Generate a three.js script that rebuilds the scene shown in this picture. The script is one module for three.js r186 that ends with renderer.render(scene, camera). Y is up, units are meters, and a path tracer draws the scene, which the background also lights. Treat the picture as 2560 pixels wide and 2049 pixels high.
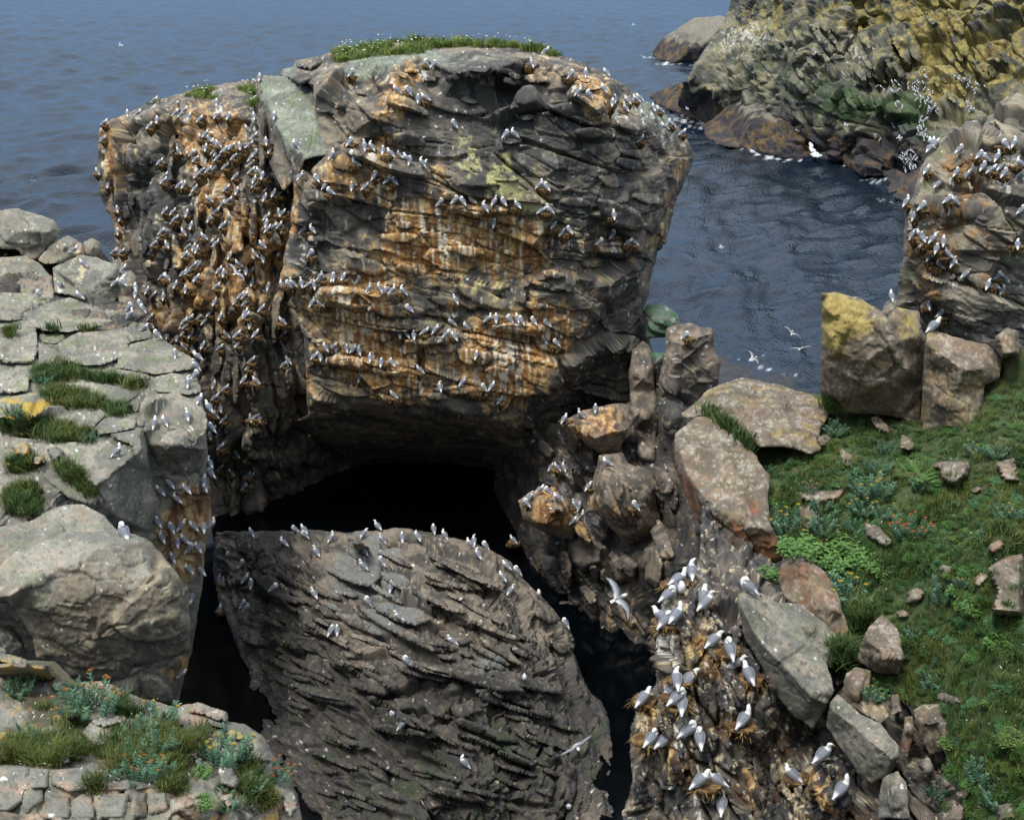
import * as THREE from 'three';
import { mergeGeometries } from 'three/addons/utils/BufferGeometryUtils.js';

// ---------------------------------------------------------------- camera, sky, sun, exposure
const EYE = 26, PITCH = 22 * Math.PI / 180, FOCAL = 2975.3;        // eye height over the sea, downward pitch, focal length in survey units
const scene = new THREE.Scene();
const camera = new THREE.PerspectiveCamera(38, 2560 / 2049, 0.5, 12000);
camera.position.set(0, EYE, 0);
camera.rotation.set(-PITCH, 0, 0);
const renderer = new THREE.WebGLRenderer({ antialias: true });
renderer.toneMapping = THREE.LinearToneMapping;
renderer.toneMappingExposure = 1.42;
renderer.shadowMap.enabled = true;

const sun = new THREE.DirectionalLight(new THREE.Color(1, 0.96, 0.89), 2.4);
sun.position.set(-30, 98, -12);
sun.target.position.set(0, 6, -45);
sun.castShadow = true;
sun.shadow.radius = 30;
sun.shadow.mapSize.set(2048, 2048);
Object.assign(sun.shadow.camera, { left: -60, right: 60, top: 60, bottom: -60, near: 1, far: 260 });
scene.add(sun, sun.target);

// ---------------------------------------------------------------- noise
function rng(seed) { let s = seed | 0; return () => { s = (s + 0x6d2b79f5) | 0; let t = Math.imul(s ^ (s >>> 15), 1 | s); t = (t + Math.imul(t ^ (t >>> 7), 61 | t)) ^ t; return ((t ^ (t >>> 14)) >>> 0) / 4294967296; }; }
const PERM = new Uint8Array(512); { const r = rng(7), a = [...Array(256).keys()]; for (let i = 255; i > 0; i--) { const j = Math.floor(r() * (i + 1)); const t = a[i]; a[i] = a[j]; a[j] = t; } for (let i = 0; i < 512; i++) PERM[i] = a[i & 255]; }
const gr = (h, x, y, z) => { const u = (h & 15) < 8 ? x : y, v = (h & 15) < 4 ? y : ((h & 15) === 12 || (h & 15) === 14 ? x : z); return ((h & 1) ? -u : u) + ((h & 2) ? -v : v); };
function noise(x, y, z) {
  const X = Math.floor(x), Y = Math.floor(y), Z = Math.floor(z); x -= X; y -= Y; z -= Z;
  const u = x * x * x * (x * (x * 6 - 15) + 10), v = y * y * y * (y * (y * 6 - 15) + 10), w = z * z * z * (z * (z * 6 - 15) + 10);
  const a = PERM[X & 255] + (Y & 255), b = PERM[(X + 1) & 255] + (Y & 255), zz = Z & 255, z1 = (Z + 1) & 255;
  const A = PERM[a & 511], B = PERM[(a + 1) & 511], C = PERM[b & 511], D = PERM[(b + 1) & 511];
  const g = (q, k, dx, dy, dz) => gr(PERM[(q + k) & 511], dx, dy, dz);
  const l = (t, p, q) => p + t * (q - p);
  return l(w, l(v, l(u, g(A, zz, x, y, z), g(C, zz, x - 1, y, z)), l(u, g(B, zz, x, y - 1, z), g(D, zz, x - 1, y - 1, z))),
    l(v, l(u, g(A, z1, x, y, z - 1), g(C, z1, x - 1, y, z - 1)), l(u, g(B, z1, x, y - 1, z - 1), g(D, z1, x - 1, y - 1, z - 1))));
}
function fbm(x, y, z, n = 3) { let s = 0, a = 0.5, f = 1; for (let i = 0; i < n; i++) { s += a * noise(x * f + i * 17.3, y * f, z * f - i * 9.1); a *= 0.5; f *= 2.03; } return s; }
const W = { f1: 0, f2: 0, id: 0, lx: 0, ly: 0, lz: 0 };
function ihash(x, y, z) { let h = Math.imul(x, 374761393) + Math.imul(y, 668265263) + Math.imul(z, 1274126177) | 0; h = Math.imul(h ^ (h >>> 13), 1274126177); h ^= h >>> 16; h = Math.imul(h, 0x85ebca6b); return (h ^ (h >>> 13)) >>> 0; }
function worley(x, y, z) {
  const X = Math.floor(x), Y = Math.floor(y), Z = Math.floor(z); let f1 = 1e9, f2 = 1e9, id = 0, bx = 0, by = 0, bz = 0;
  for (let i = -1; i <= 1; i++) for (let j = -1; j <= 1; j++) for (let k = -1; k <= 1; k++) {
    const h = ihash(X + i, Y + j, Z + k), dx = X + i + (h & 1023) / 1023 - x, dy = Y + j + ((h >>> 10) & 1023) / 1023 - y, dz = Z + k + ((h >>> 20) & 1023) / 1023 - z, d = dx * dx + dy * dy + dz * dz;
    if (d < f1) { f2 = f1; f1 = d; id = h; bx = dx; by = dy; bz = dz; } else if (d < f2) f2 = d;
  }
  W.f1 = Math.sqrt(f1); W.f2 = Math.sqrt(f2); W.id = Math.imul(id, 2654435761) >>> 0; W.lx = -bx; W.ly = -by; W.lz = -bz;
}
const ss = (a, b, x) => { const t = Math.min(1, Math.max(0, (x - a) / (b - a))); return t * t * (3 - 2 * t); };
const lerp = (a, b, t) => a + (b - a) * t;
const mix3 = (a, b, t) => [lerp(a[0], b[0], t), lerp(a[1], b[1], t), lerp(a[2], b[2], t)];
const R01 = (id, k) => ((Math.imul(id ^ (k * 0x9e3779b1), 2246822519) >>> 8) & 65535) / 65535;

// ---------------------------------------------------------------- sky: bright overcast, one even bluish-white deck
{
  const w = 512, h = 256, d = new Float32Array(w * h * 4);
  for (let j = 0; j < h; j++) for (let i = 0; i < w; i++) {
    const el = ((j + 0.5) / h - 0.5) * Math.PI, az = (i + 0.5) / w * 2 * Math.PI, y = Math.sin(el), c = Math.cos(el);
    const n = fbm(Math.cos(az) * c * 2.2, y * 4.5, Math.sin(az) * c * 2.2, 4);
    const k = 0.9 * (1 + 0.25 * n) * (1 + 2 * Math.max(0, y)) / 3, hz = ss(0.7, 0, y), o = (j * w + i) * 4;      // the standard overcast sky: zenith three times the horizon
    d[o] = lerp(1.22, 0.46, hz) * k; d[o + 1] = lerp(1.3, 0.8, hz) * k; d[o + 2] = lerp(1.42, 1.34, hz) * k; d[o + 3] = 1;
  }
  const sky = new THREE.DataTexture(d, w, h, THREE.RGBAFormat, THREE.FloatType);
  sky.mapping = THREE.EquirectangularReflectionMapping; sky.magFilter = THREE.LinearFilter; sky.needsUpdate = true;
  scene.background = sky; scene.environment = sky;
}

// ---------------------------------------------------------------- naming and tagging
const taken = new Map();
function numbered(n) { const k = taken.get(n) || 0; taken.set(n, k + 1); return k ? n + '_' + String(k).padStart(3, '0') : n; }
function tag(o, label, category, group, kind) { o.userData.label = label; if (category) o.userData.category = category; if (group) o.userData.group = group; if (kind) o.userData.kind = kind; return o; }
function add(o, name, parent) { o.name = parent ? name : numbered(name); o.traverse((m) => { if (m.isMesh) { m.castShadow = true; m.receiveShadow = true; } }); (parent || scene).add(o); return o; }

// ---------------------------------------------------------------- survey: bearing (x, y) and range of a point -> world metres
const SP = Math.sin(PITCH), CP = Math.cos(PITCH);
const dirY = (py) => -SP + CP * (1024.5 - py) / FOCAL;
function P(px, py, d) { const sx = (px - 1280) / FOCAL, sy = (1024.5 - py) / FOCAL; return [sx * d, EYE + (-SP + CP * sy) * d, (-CP - SP * sy) * d]; }
const rangeAt = (py, h) => (EYE - h) / -dirY(py);                    // range of the level h along a bearing
function bearing(x, y, z) { const dy = y - EYE, d = -SP * dy - CP * z, u = CP * dy - SP * z; return [1280 + x / d * FOCAL, 1024.5 - u / d * FOCAL, d]; }
const SHEETS = { A: [0, 0], B: [850, 0], C: [1700, 0], D: [0, 680], E: [850, 680], F: [1700, 680], G: [0, 1349], H: [850, 1349], I: [1700, 1349] };
const K = 2121 / 860;
const sheet = (s) => (s ? (q) => [SHEETS[s][0] + q[0] / K, SHEETS[s][1] + q[1] / K, ...q.slice(2)] : (q) => q);

// coarse map of the ranges already surveyed, used to set birds, stones and plants down on the rock
const ZC = 4, ZW = 900, ZH = 580, ZOX = -320, ZOY = -120, zbuf = new Float32Array(ZW * ZH).fill(1e9), znor = new Float32Array(ZW * ZH * 3), zid = new Int16Array(ZW * ZH).fill(-1), rockNames = [];
function zput(x, y, z, nx, ny, nz, id) {
  const b = bearing(x, y, z), i = Math.floor((b[0] - ZOX) / ZC), j = Math.floor((b[1] - ZOY) / ZC);
  if (i < 0 || j < 0 || i >= ZW || j >= ZH) return; const k = j * ZW + i;
  if (b[2] < zbuf[k]) { zbuf[k] = b[2]; znor[k * 3] = nx; znor[k * 3 + 1] = ny; znor[k * 3 + 2] = nz; zid[k] = id; }
}
function zget(px, py, r = 1, nearest = false) {
  const i0 = Math.floor((px - ZOX) / ZC), j0 = Math.floor((py - ZOY) / ZC), v = [];
  for (let j = -r; j <= r; j++) for (let i = -r; i <= r; i++) { const a = i0 + i, b = j0 + j; if (a < 0 || b < 0 || a >= ZW || b >= ZH) continue; const k = b * ZW + a; if (zbuf[k] < 1e8) v.push([zbuf[k], k]); }
  if (!v.length) return null; v.sort((a, b) => a[0] - b[0]);
  const m = v[nearest ? 0 : v.length >> 1], k = m[1];
  return { d: m[0], n: [znor[k * 3], znor[k * 3 + 1], znor[k * 3 + 2]], id: zid[k] };
}
// ---------------------------------------------------------------- rock builder
function delaunay(pts) {
  const n = pts.length, R = 1e5, P3 = pts.map((p) => [p[0], p[1]]); P3.push([-R, -R], [3 * R, -R], [-R, 3 * R]);
  const circ = (a, b, c) => { const [ax, ay] = P3[a], [bx, by] = P3[b], [cx, cy] = P3[c], d = 2 * (ax * (by - cy) + bx * (cy - ay) + cx * (ay - by)) || 1e-12; const A = ax * ax + ay * ay, B = bx * bx + by * by, C = cx * cx + cy * cy; const x = (A * (by - cy) + B * (cy - ay) + C * (ay - by)) / d, y = (A * (cx - bx) + B * (ax - cx) + C * (bx - ax)) / d; return [a, b, c, x, y, (ax - x) ** 2 + (ay - y) ** 2]; };
  let T = [circ(n, n + 1, n + 2)];
  for (let i = 0; i < n; i++) {
    const e = new Map(), keep = [], [x, y] = P3[i];
    for (const t of T) {
      if ((t[3] - x) ** 2 + (t[4] - y) ** 2 < t[5] * (1 + 1e-12)) { for (const [a, b] of [[t[0], t[1]], [t[1], t[2]], [t[2], t[0]]]) { const k = a < b ? a * 100000 + b : b * 100000 + a; e.set(k, (e.get(k) || 0) + 1); } } else keep.push(t);
    }
    for (const [k, c] of e) if (c === 1) keep.push(circ(Math.floor(k / 100000), k % 100000, i));
    T = keep;
  }
  return T.filter((t) => t[0] < n && t[1] < n && t[2] < n);
}
const rangeOf = (q) => (q[2] < 0 ? rangeAt(q[1], -q[2]) : q[2]);

// A closed body of rock: surveyed outline and ridge points, meshed finely, broken along joints, with flanks and back.
function rockGeometry(s) {
  const step = s.step || 3.5, tr = sheet(s.at), jag = Math.min(s.jag ?? 2.5, 0.035 * Math.sqrt(s.o.length > 2 ? Math.abs(s.o.reduce((a, q, i) => { const w = s.o[(i + 1) % s.o.length]; return a + q[0] * w[1] - w[0] * q[1]; }, 0)) / 2 / (s.at ? K * K : 1) : 1e4)), seed = s.seed || 1;
  const rel = (q) => { const t = tr(q); if (!s.rel) return [t[0], t[1], rangeOf(t)]; let z = zget(t[0], t[1], 2), r = 4; while (!z && r < 40) { z = zget(t[0], t[1], r); r += 6; } return [t[0], t[1], (z ? z.d : 40) + t[2]]; };
  if (s.plane) {                                                            // a flat-bedded slab: fit one plane to the ground under it and stand it on that
    const q = s.o.map(tr), S = [0, 0, 0, 0, 0, 0, 0, 0, 0], bb = [Math.min(...q.map((a) => a[0])), Math.max(...q.map((a) => a[0])), Math.min(...q.map((a) => a[1])), Math.max(...q.map((a) => a[1]))], smp = [];
    for (let i = 0; i <= 12; i++) for (let j = 0; j <= 12; j++) { const x = lerp(bb[0], bb[1], i / 12), y = lerp(bb[2], bb[3], j / 12); let inside = false; for (let a = 0, b = q.length - 1; a < q.length; b = a++) if ((q[a][1] > y) !== (q[b][1] > y) && x < (q[b][0] - q[a][0]) * (y - q[a][1]) / (q[b][1] - q[a][1]) + q[a][0]) inside = !inside; const z = inside && zget(x, y, 1); if (z) smp.push([x - bb[0], y - bb[2], 1 / z.d]); }
    if (smp.length > 6) {
      for (const [x, y, w] of smp) { S[0]++; S[1] += x; S[2] += y; S[3] += x * x; S[4] += x * y; S[5] += y * y; S[6] += w; S[7] += x * w; S[8] += y * w; }
      const m = new THREE.Matrix3().set(S[0], S[1], S[2], S[1], S[3], S[4], S[2], S[4], S[5]).invert(), k = new THREE.Vector3(S[6], S[7], S[8]).applyMatrix3(m);
      const res = smp.map(([x, y, w]) => 1 / w - 1 / (k.x + k.y * x + k.z * y)).sort((a, b) => a - b), bias = res[Math.floor(res.length * 0.2)];
      s = { ...s, at: null, rel: false }; const fx = (t) => [t[0], t[1], 1 / (k.x + k.y * (t[0] - bb[0]) + k.z * (t[1] - bb[2])) + t[2]];
      const mid = 1 / smp[smp.length >> 1][2]; if (q.some((t) => { const d = fx([t[0], t[1], 0])[2]; return !(d > mid * 0.9 && d < mid * 1.1); })) return null;
      s.p = (s.p || []).map(tr).map((t) => fx([t[0], t[1], t[2] + bias])); s.o = q.map(fx);
      return rockGeometry({ ...s, plane: false });
    }
  }
  const o0 = s.o.map(rel), out = [];
  for (let i = 0; i < o0.length; i++) {
    const a = o0[i], b = o0[(i + 1) % o0.length], L = Math.hypot(b[0] - a[0], b[1] - a[1]), n = Math.max(1, Math.round(L / Math.max(9, step * 2)));
    for (let k = 0; k < n; k++) {
      const t = k / n, x = lerp(a[0], b[0], t), y = lerp(a[1], b[1], t), w = s.smooth ? 0.6 : 1;
      out.push([x + w * jag * 2.4 * fbm(x * 0.035, y * 0.035, seed, 3), y + w * jag * 2.4 * fbm(x * 0.035, y * 0.035, seed + 31, 3), 1 / lerp(a[2], b[2], t)]);
    }
  }
  const ctl = [...out, ...(s.p || []).map(rel).map((q) => [q[0] + 0.013, q[1] + 0.007, 1 / q[2]])];
  for (let i = 0; i < ctl.length; i++) { ctl[i][0] += 1e-3 * Math.sin(i * 12.9); ctl[i][1] += 1e-3 * Math.cos(i * 7.7); }
  const T = delaunay(ctl);
  let x0 = 1e9, x1 = -1e9, y0 = 1e9, y1 = -1e9; for (const q of out) { x0 = Math.min(x0, q[0]); x1 = Math.max(x1, q[0]); y0 = Math.min(y0, q[1]); y1 = Math.max(y1, q[1]); }
  const nx = Math.ceil((x1 - x0) / step) + 1, ny = Math.ceil((y1 - y0) / step) + 1, N = nx * ny, inn = new Uint8Array(N), inv = new Float64Array(N), X = new Float32Array(N), Y = new Float32Array(N);
  for (let j = 0; j < ny; j++) {
    const y = y0 + j * step + 1e-4, xs = [];
    for (let i = 0; i < out.length; i++) { const a = out[i], b = out[(i + 1) % out.length]; if ((a[1] <= y) !== (b[1] <= y)) xs.push(a[0] + (y - a[1]) / (b[1] - a[1]) * (b[0] - a[0])); }
    xs.sort((a, b) => a - b);
    for (let i = 0; i < nx; i++) { X[j * nx + i] = x0 + i * step; Y[j * nx + i] = y0 + j * step; }
    for (let k = 0; k + 1 < xs.length; k += 2) for (let i = Math.max(0, Math.ceil((xs[k] - x0) / step)); i < nx && x0 + i * step <= xs[k + 1]; i++) inn[j * nx + i] = 1;
  }
  for (const t of T) {
    const a = ctl[t[0]], b = ctl[t[1]], c = ctl[t[2]], det = (b[1] - c[1]) * (a[0] - c[0]) + (c[0] - b[0]) * (a[1] - c[1]); if (Math.abs(det) < 1e-9) continue;
    const j0 = Math.max(0, Math.floor((Math.min(a[1], b[1], c[1]) - y0) / step)), j1 = Math.min(ny - 1, Math.ceil((Math.max(a[1], b[1], c[1]) - y0) / step)), i0 = Math.max(0, Math.floor((Math.min(a[0], b[0], c[0]) - x0) / step)), i1 = Math.min(nx - 1, Math.ceil((Math.max(a[0], b[0], c[0]) - x0) / step));
    for (let j = j0; j <= j1; j++) for (let i = i0; i <= i1; i++) {
      const x = x0 + i * step, y = y0 + j * step, u = ((b[1] - c[1]) * (x - c[0]) + (c[0] - b[0]) * (y - c[1])) / det, v = ((c[1] - a[1]) * (x - c[0]) + (a[0] - c[0]) * (y - c[1])) / det;
      if (u >= -0.002 && v >= -0.002 && u + v <= 1.002) inv[j * nx + i] = u * a[2] + v * b[2] + (1 - u - v) * c[2];
    }
  }
  for (let k = 0; k < N; k++) if (inn[k] && !inv[k]) { let b = 1e18; for (const q of ctl) { const d = (q[0] - X[k]) ** 2 + (q[1] - Y[k]) ** 2; if (d < b) { b = d; inv[k] = q[2]; } } }
  const cell = (i, j) => i >= 0 && j >= 0 && i < nx - 1 && j < ny - 1 && inn[j * nx + i] && inn[j * nx + i + 1] && inn[(j + 1) * nx + i] && inn[(j + 1) * nx + i + 1];
  // used vertices and border
  const idx = new Int32Array(N).fill(-1), use = [], border = new Uint8Array(N);
  for (let j = 0; j < ny; j++) for (let i = 0; i < nx; i++) {
    const c = (cell(i, j) ? 1 : 0) + (cell(i - 1, j) ? 1 : 0) + (cell(i, j - 1) ? 1 : 0) + (cell(i - 1, j - 1) ? 1 : 0);
    if (c) { idx[j * nx + i] = use.length; use.push(j * nx + i); if (c < 4) border[j * nx + i] = 1; }
  }
  for (let pass = 0; pass < (s.blur ?? 2); pass++) {
    const src = inv.slice();
    for (const k of use) if (!border[k]) inv[k] = (src[k] * 2 + src[k - 1] + src[k + 1] + src[k - nx] + src[k + nx]) / 6;
  }
  // distance from the outline, for rounded edges
  const dist = new Float32Array(N).fill(1e6); for (const k of use) if (border[k]) dist[k] = 0;
  for (let j = 1; j < ny; j++) for (let i = 1; i < nx - 1; i++) { const k = j * nx + i; dist[k] = Math.min(dist[k], dist[k - 1] + 1, dist[k - nx] + 1, dist[k - nx - 1] + 1.4, dist[k - nx + 1] + 1.4); }
  for (let j = ny - 2; j >= 0; j--) for (let i = nx - 2; i > 0; i--) { const k = j * nx + i; dist[k] = Math.min(dist[k], dist[k + 1] + 1, dist[k + nx] + 1, dist[k + nx + 1] + 1.4, dist[k + nx - 1] + 1.4); }
  for (const k of use) if (border[k]) {                                     // border vertices onto the outline itself
    let bd = 1e9, bx = X[k], by = Y[k];
    for (let i = 0; i < out.length; i++) { const a = out[i], b = out[(i + 1) % out.length], ex = b[0] - a[0], ey = b[1] - a[1], t = Math.min(1, Math.max(0, ((X[k] - a[0]) * ex + (Y[k] - a[1]) * ey) / (ex * ex + ey * ey + 1e-9))), qx = a[0] + t * ex, qy = a[1] + t * ey, d = (qx - X[k]) ** 2 + (qy - Y[k]) ** 2; if (d < bd) { bd = d; bx = qx; by = qy; } }
    if (bd < (step * 1.6) ** 2) { X[k] = bx; Y[k] = by; }
  }
  if (use.length < 9) return null;
  const nf = use.length, round = (s.round ?? 0.15) * 0.55, pos = [], tri = [];
  for (const k of use) {
    let d = 1 / inv[k]; const rp = Math.max(2, (round * FOCAL / d) / step), t = Math.min(1, dist[k] / rp);
    d += round * (1 - Math.sqrt(Math.max(0, 1 - (1 - t) ** 2)));
    const q = P(X[k], Y[k], d); pos.push(q[0], q[1], q[2]);
  }
  const edge = new Map(), tap = (a, b, c) => { tri.push(a, b, c); for (const [p, q] of [[a, b], [b, c], [c, a]]) { const r = q * 4194304 + p; if (edge.has(r)) edge.delete(r); else edge.set(p * 4194304 + q, [p, q]); } };
  for (let j = 0; j < ny - 1; j++) for (let i = 0; i < nx - 1; i++) if (cell(i, j)) {
    const a = idx[j * nx + i], b = idx[j * nx + i + 1], c = idx[(j + 1) * nx + i], d = idx[(j + 1) * nx + i + 1];
    if ((i + j) & 1) { tap(a, c, b); tap(b, c, d); } else { tap(a, c, d); tap(a, d, b); }
  }
  const normals = (count) => { const n = new Float32Array(count * 3); for (let t = 0; t < tri.length; t += 3) { const a = tri[t] * 3, b = tri[t + 1] * 3, c = tri[t + 2] * 3; if (Math.max(a, b, c) >= count * 3) continue; const ux = pos[b] - pos[a], uy = pos[b + 1] - pos[a + 1], uz = pos[b + 2] - pos[a + 2], vx = pos[c] - pos[a], vy = pos[c + 1] - pos[a + 1], vz = pos[c + 2] - pos[a + 2], x = uy * vz - uz * vy, y = uz * vx - ux * vz, z = ux * vy - uy * vx; for (const k of [a, b, c]) { n[k] += x; n[k + 1] += y; n[k + 2] += z; } } for (let k = 0; k < count; k++) { const l = Math.hypot(n[k * 3], n[k * 3 + 1], n[k * 3 + 2]) || 1; n[k * 3] /= l; n[k * 3 + 1] /= l; n[k * 3 + 2] /= l; } return n; };
  const n0 = normals(nf), st = s.style, cellId = new Uint32Array(nf), lift = new Float32Array(nf);
  // smoother guide normals so that the joints open along the large form
  for (let v = 0; v < nf; v++) {
    const x = pos[v * 3], y = pos[v * 3 + 1], z = pos[v * 3 + 2], q = breakRock(st, x, y, z, seed); cellId[v] = q[1]; lift[v] = q[0];
    const len = Math.hypot(x, y - EYE, z), face = Math.abs(n0[v * 3] * x + n0[v * 3 + 1] * (y - EYE) + n0[v * 3 + 2] * z) / len;   // thin out the joints where the skin turns away and at the rim, so they do not tear
    const w = q[0] * lerp(st.keep || 0.08, 1, ss(0.1, 0.62, face)) * lerp(0.2, 1, ss(0, 9, dist[use[v]]));
    pos[v * 3] += n0[v * 3] * w; pos[v * 3 + 1] += n0[v * 3 + 1] * w; pos[v * 3 + 2] += n0[v * 3 + 2] * w;
  }
  // flanks and back
  const rimV = [...new Set([...edge.values()].flat())], ringOf = new Map(); let cx = 0, cy = 0, cz = 0;
  for (const v of rimV) { cx += pos[v * 3]; cy += pos[v * 3 + 1]; cz += pos[v * 3 + 2]; } cx /= rimV.length; cy /= rimV.length; cz /= rimV.length;
  const th = s.thick ?? 2, rings = [0.06, 0.22, 0.5, 0.8, 1], shr = [0.0, 0.06, 0.2, 0.5, 0.85];
  const L0 = Math.hypot(cx, cy - EYE, cz), ax = cx / L0, ay = (cy - EYE) / L0 - (s.sink || 0), az = cz / L0;
  rings.forEach((r, g) => { for (const v of rimV) {
    const x = pos[v * 3], y = pos[v * 3 + 1], z = pos[v * 3 + 2], l = Math.hypot(x, y - EYE, z), f = shr[g], t = th * r, e = lerp(1, 0.4, r);
    const vx = lerp(ax, x / l, e), vy = lerp(ay, (y - EYE) / l, e), vz = lerp(az, z / l, e);
    ringOf.set(v * 8 + g, pos.length / 3);
    const m = 0.12 * th * r * fbm(x * 1.3, y * 1.3 + g * 5, z * 1.3, 2);
    pos.push(lerp(x, cx, f) + vx * t + m, lerp(y, cy, f) + vy * t + m, lerp(z, cz, f) + vz * t);
  } });
  const cap = pos.length / 3; pos.push(cx + ax * th * 1.05, cy + ay * th * 1.05, cz + az * th * 1.05);
  for (const [a, b] of edge.values()) {
    let p = a, q = b;
    for (let g = 0; g < rings.length; g++) { const p2 = ringOf.get(a * 8 + g), q2 = ringOf.get(b * 8 + g); tri.push(q, p, p2, q, p2, q2); p = p2; q = q2; }
    tri.push(q, p, cap);
  }
  const nv = pos.length / 3, nor = normals(nv), col = new Float32Array(nv * 3), uv = new Float32Array(nv * 2), id = rockNames.push(s.zone || s.name) - 1;
  for (let v = 0; v < nv; v++) {
    const x = pos[v * 3], y = pos[v * 3 + 1], z = pos[v * 3 + 2], c = s.paint(x, y, z, v < nf ? cellId[v] : 12345, v < nf ? lift[v] : 0, nor[v * 3 + 1]);
    const gk = 0.8 + 0.4 * R01(ihash(Math.round(x * 90), Math.round(y * 90), Math.round(z * 90)), 2);        // crystal speckle
    col[v * 3] = c[0] * gk; col[v * 3 + 1] = c[1] * gk; col[v * 3 + 2] = c[2] * gk;
    uv[v * 2] = x * 0.9 + z * 0.43; uv[v * 2 + 1] = y * 0.9 + z * 0.55 - x * 0.12;
    if (v < nf) zput(x, y, z, nor[v * 3], nor[v * 3 + 1], nor[v * 3 + 2], id);
  }
  const g = new THREE.BufferGeometry();
  g.setAttribute('position', new THREE.BufferAttribute(new Float32Array(pos), 3)); g.setAttribute('normal', new THREE.BufferAttribute(nor, 3));
  g.setAttribute('color', new THREE.BufferAttribute(col, 3)); g.setAttribute('uv', new THREE.BufferAttribute(uv, 2)); g.setIndex(new THREE.BufferAttribute(new Uint32Array(tri), 1));
  return g;
}
// Joints and bedding: each layer splits the rock into blocks that stand proud, tilt or sit back, with open cracks between.
function breakRock(st, x, y, z, seed) {
  const m = st.m; let d = 0, id = 1;
  const wq = st.warp || 0; const wx = x + wq * noise(x * 0.4, y * 0.4, z * 0.4 + 3), wy = y + wq * noise(x * 0.4 + 9, y * 0.4, z * 0.4), wz = z + wq * noise(x * 0.4, y * 0.4 + 5, z * 0.4);
  const a = m[0] * wx + m[1] * wy + m[2] * wz, b = m[3] * wx + m[4] * wy + m[5] * wz, c = m[6] * wx + m[7] * wy + m[8] * wz;
  for (let k = 0; k < st.layers.length; k++) {
    const L = st.layers[k]; worley(a / L.s[0] + k * 13 + seed * 3.1, b / L.s[1] + k * 7, c / L.s[2] + k * 3);
    const i = W.id; if (k === (st.tone || 0)) id = i;
    const e = W.f2 - W.f1; d += ss(0, L.b || st.b || 0.1, e) * (L.a * (R01(i, 1) * 2 - 1) + (L.t || 0) * ((R01(i, 2) - 0.5) * W.lx * L.s[0] + (R01(i, 3) - 0.5) * W.ly * L.s[1] + (R01(i, 4) - 0.5) * W.lz * L.s[2]));
    if (L.c) { d -= L.c * (0.35 + 0.65 * R01(i, 5)) * (1 - ss(L.w * 0.3, L.w, e)); }
  }
  d += 0.012 * (st.rough ?? 1) * noise(x * 14, y * 14, z * 14);
  const F = st.fbm; for (let k = 0; k < F.length; k += 2) d += F[k + 1] * fbm(a * F[k] + 5, b * F[k] * (st.grain || 1), c * F[k], 3);
  return [d, id];
}
const basis = (dipDeg, turnDeg = 0) => { const a = dipDeg * Math.PI / 180, t = turnDeg * Math.PI / 180; const e = new THREE.Matrix4().makeRotationZ(a).premultiply(new THREE.Matrix4().makeRotationY(t)).elements; return [e[0], e[1], e[2], e[4], e[5], e[6], e[8], e[9], e[10]]; };
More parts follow.
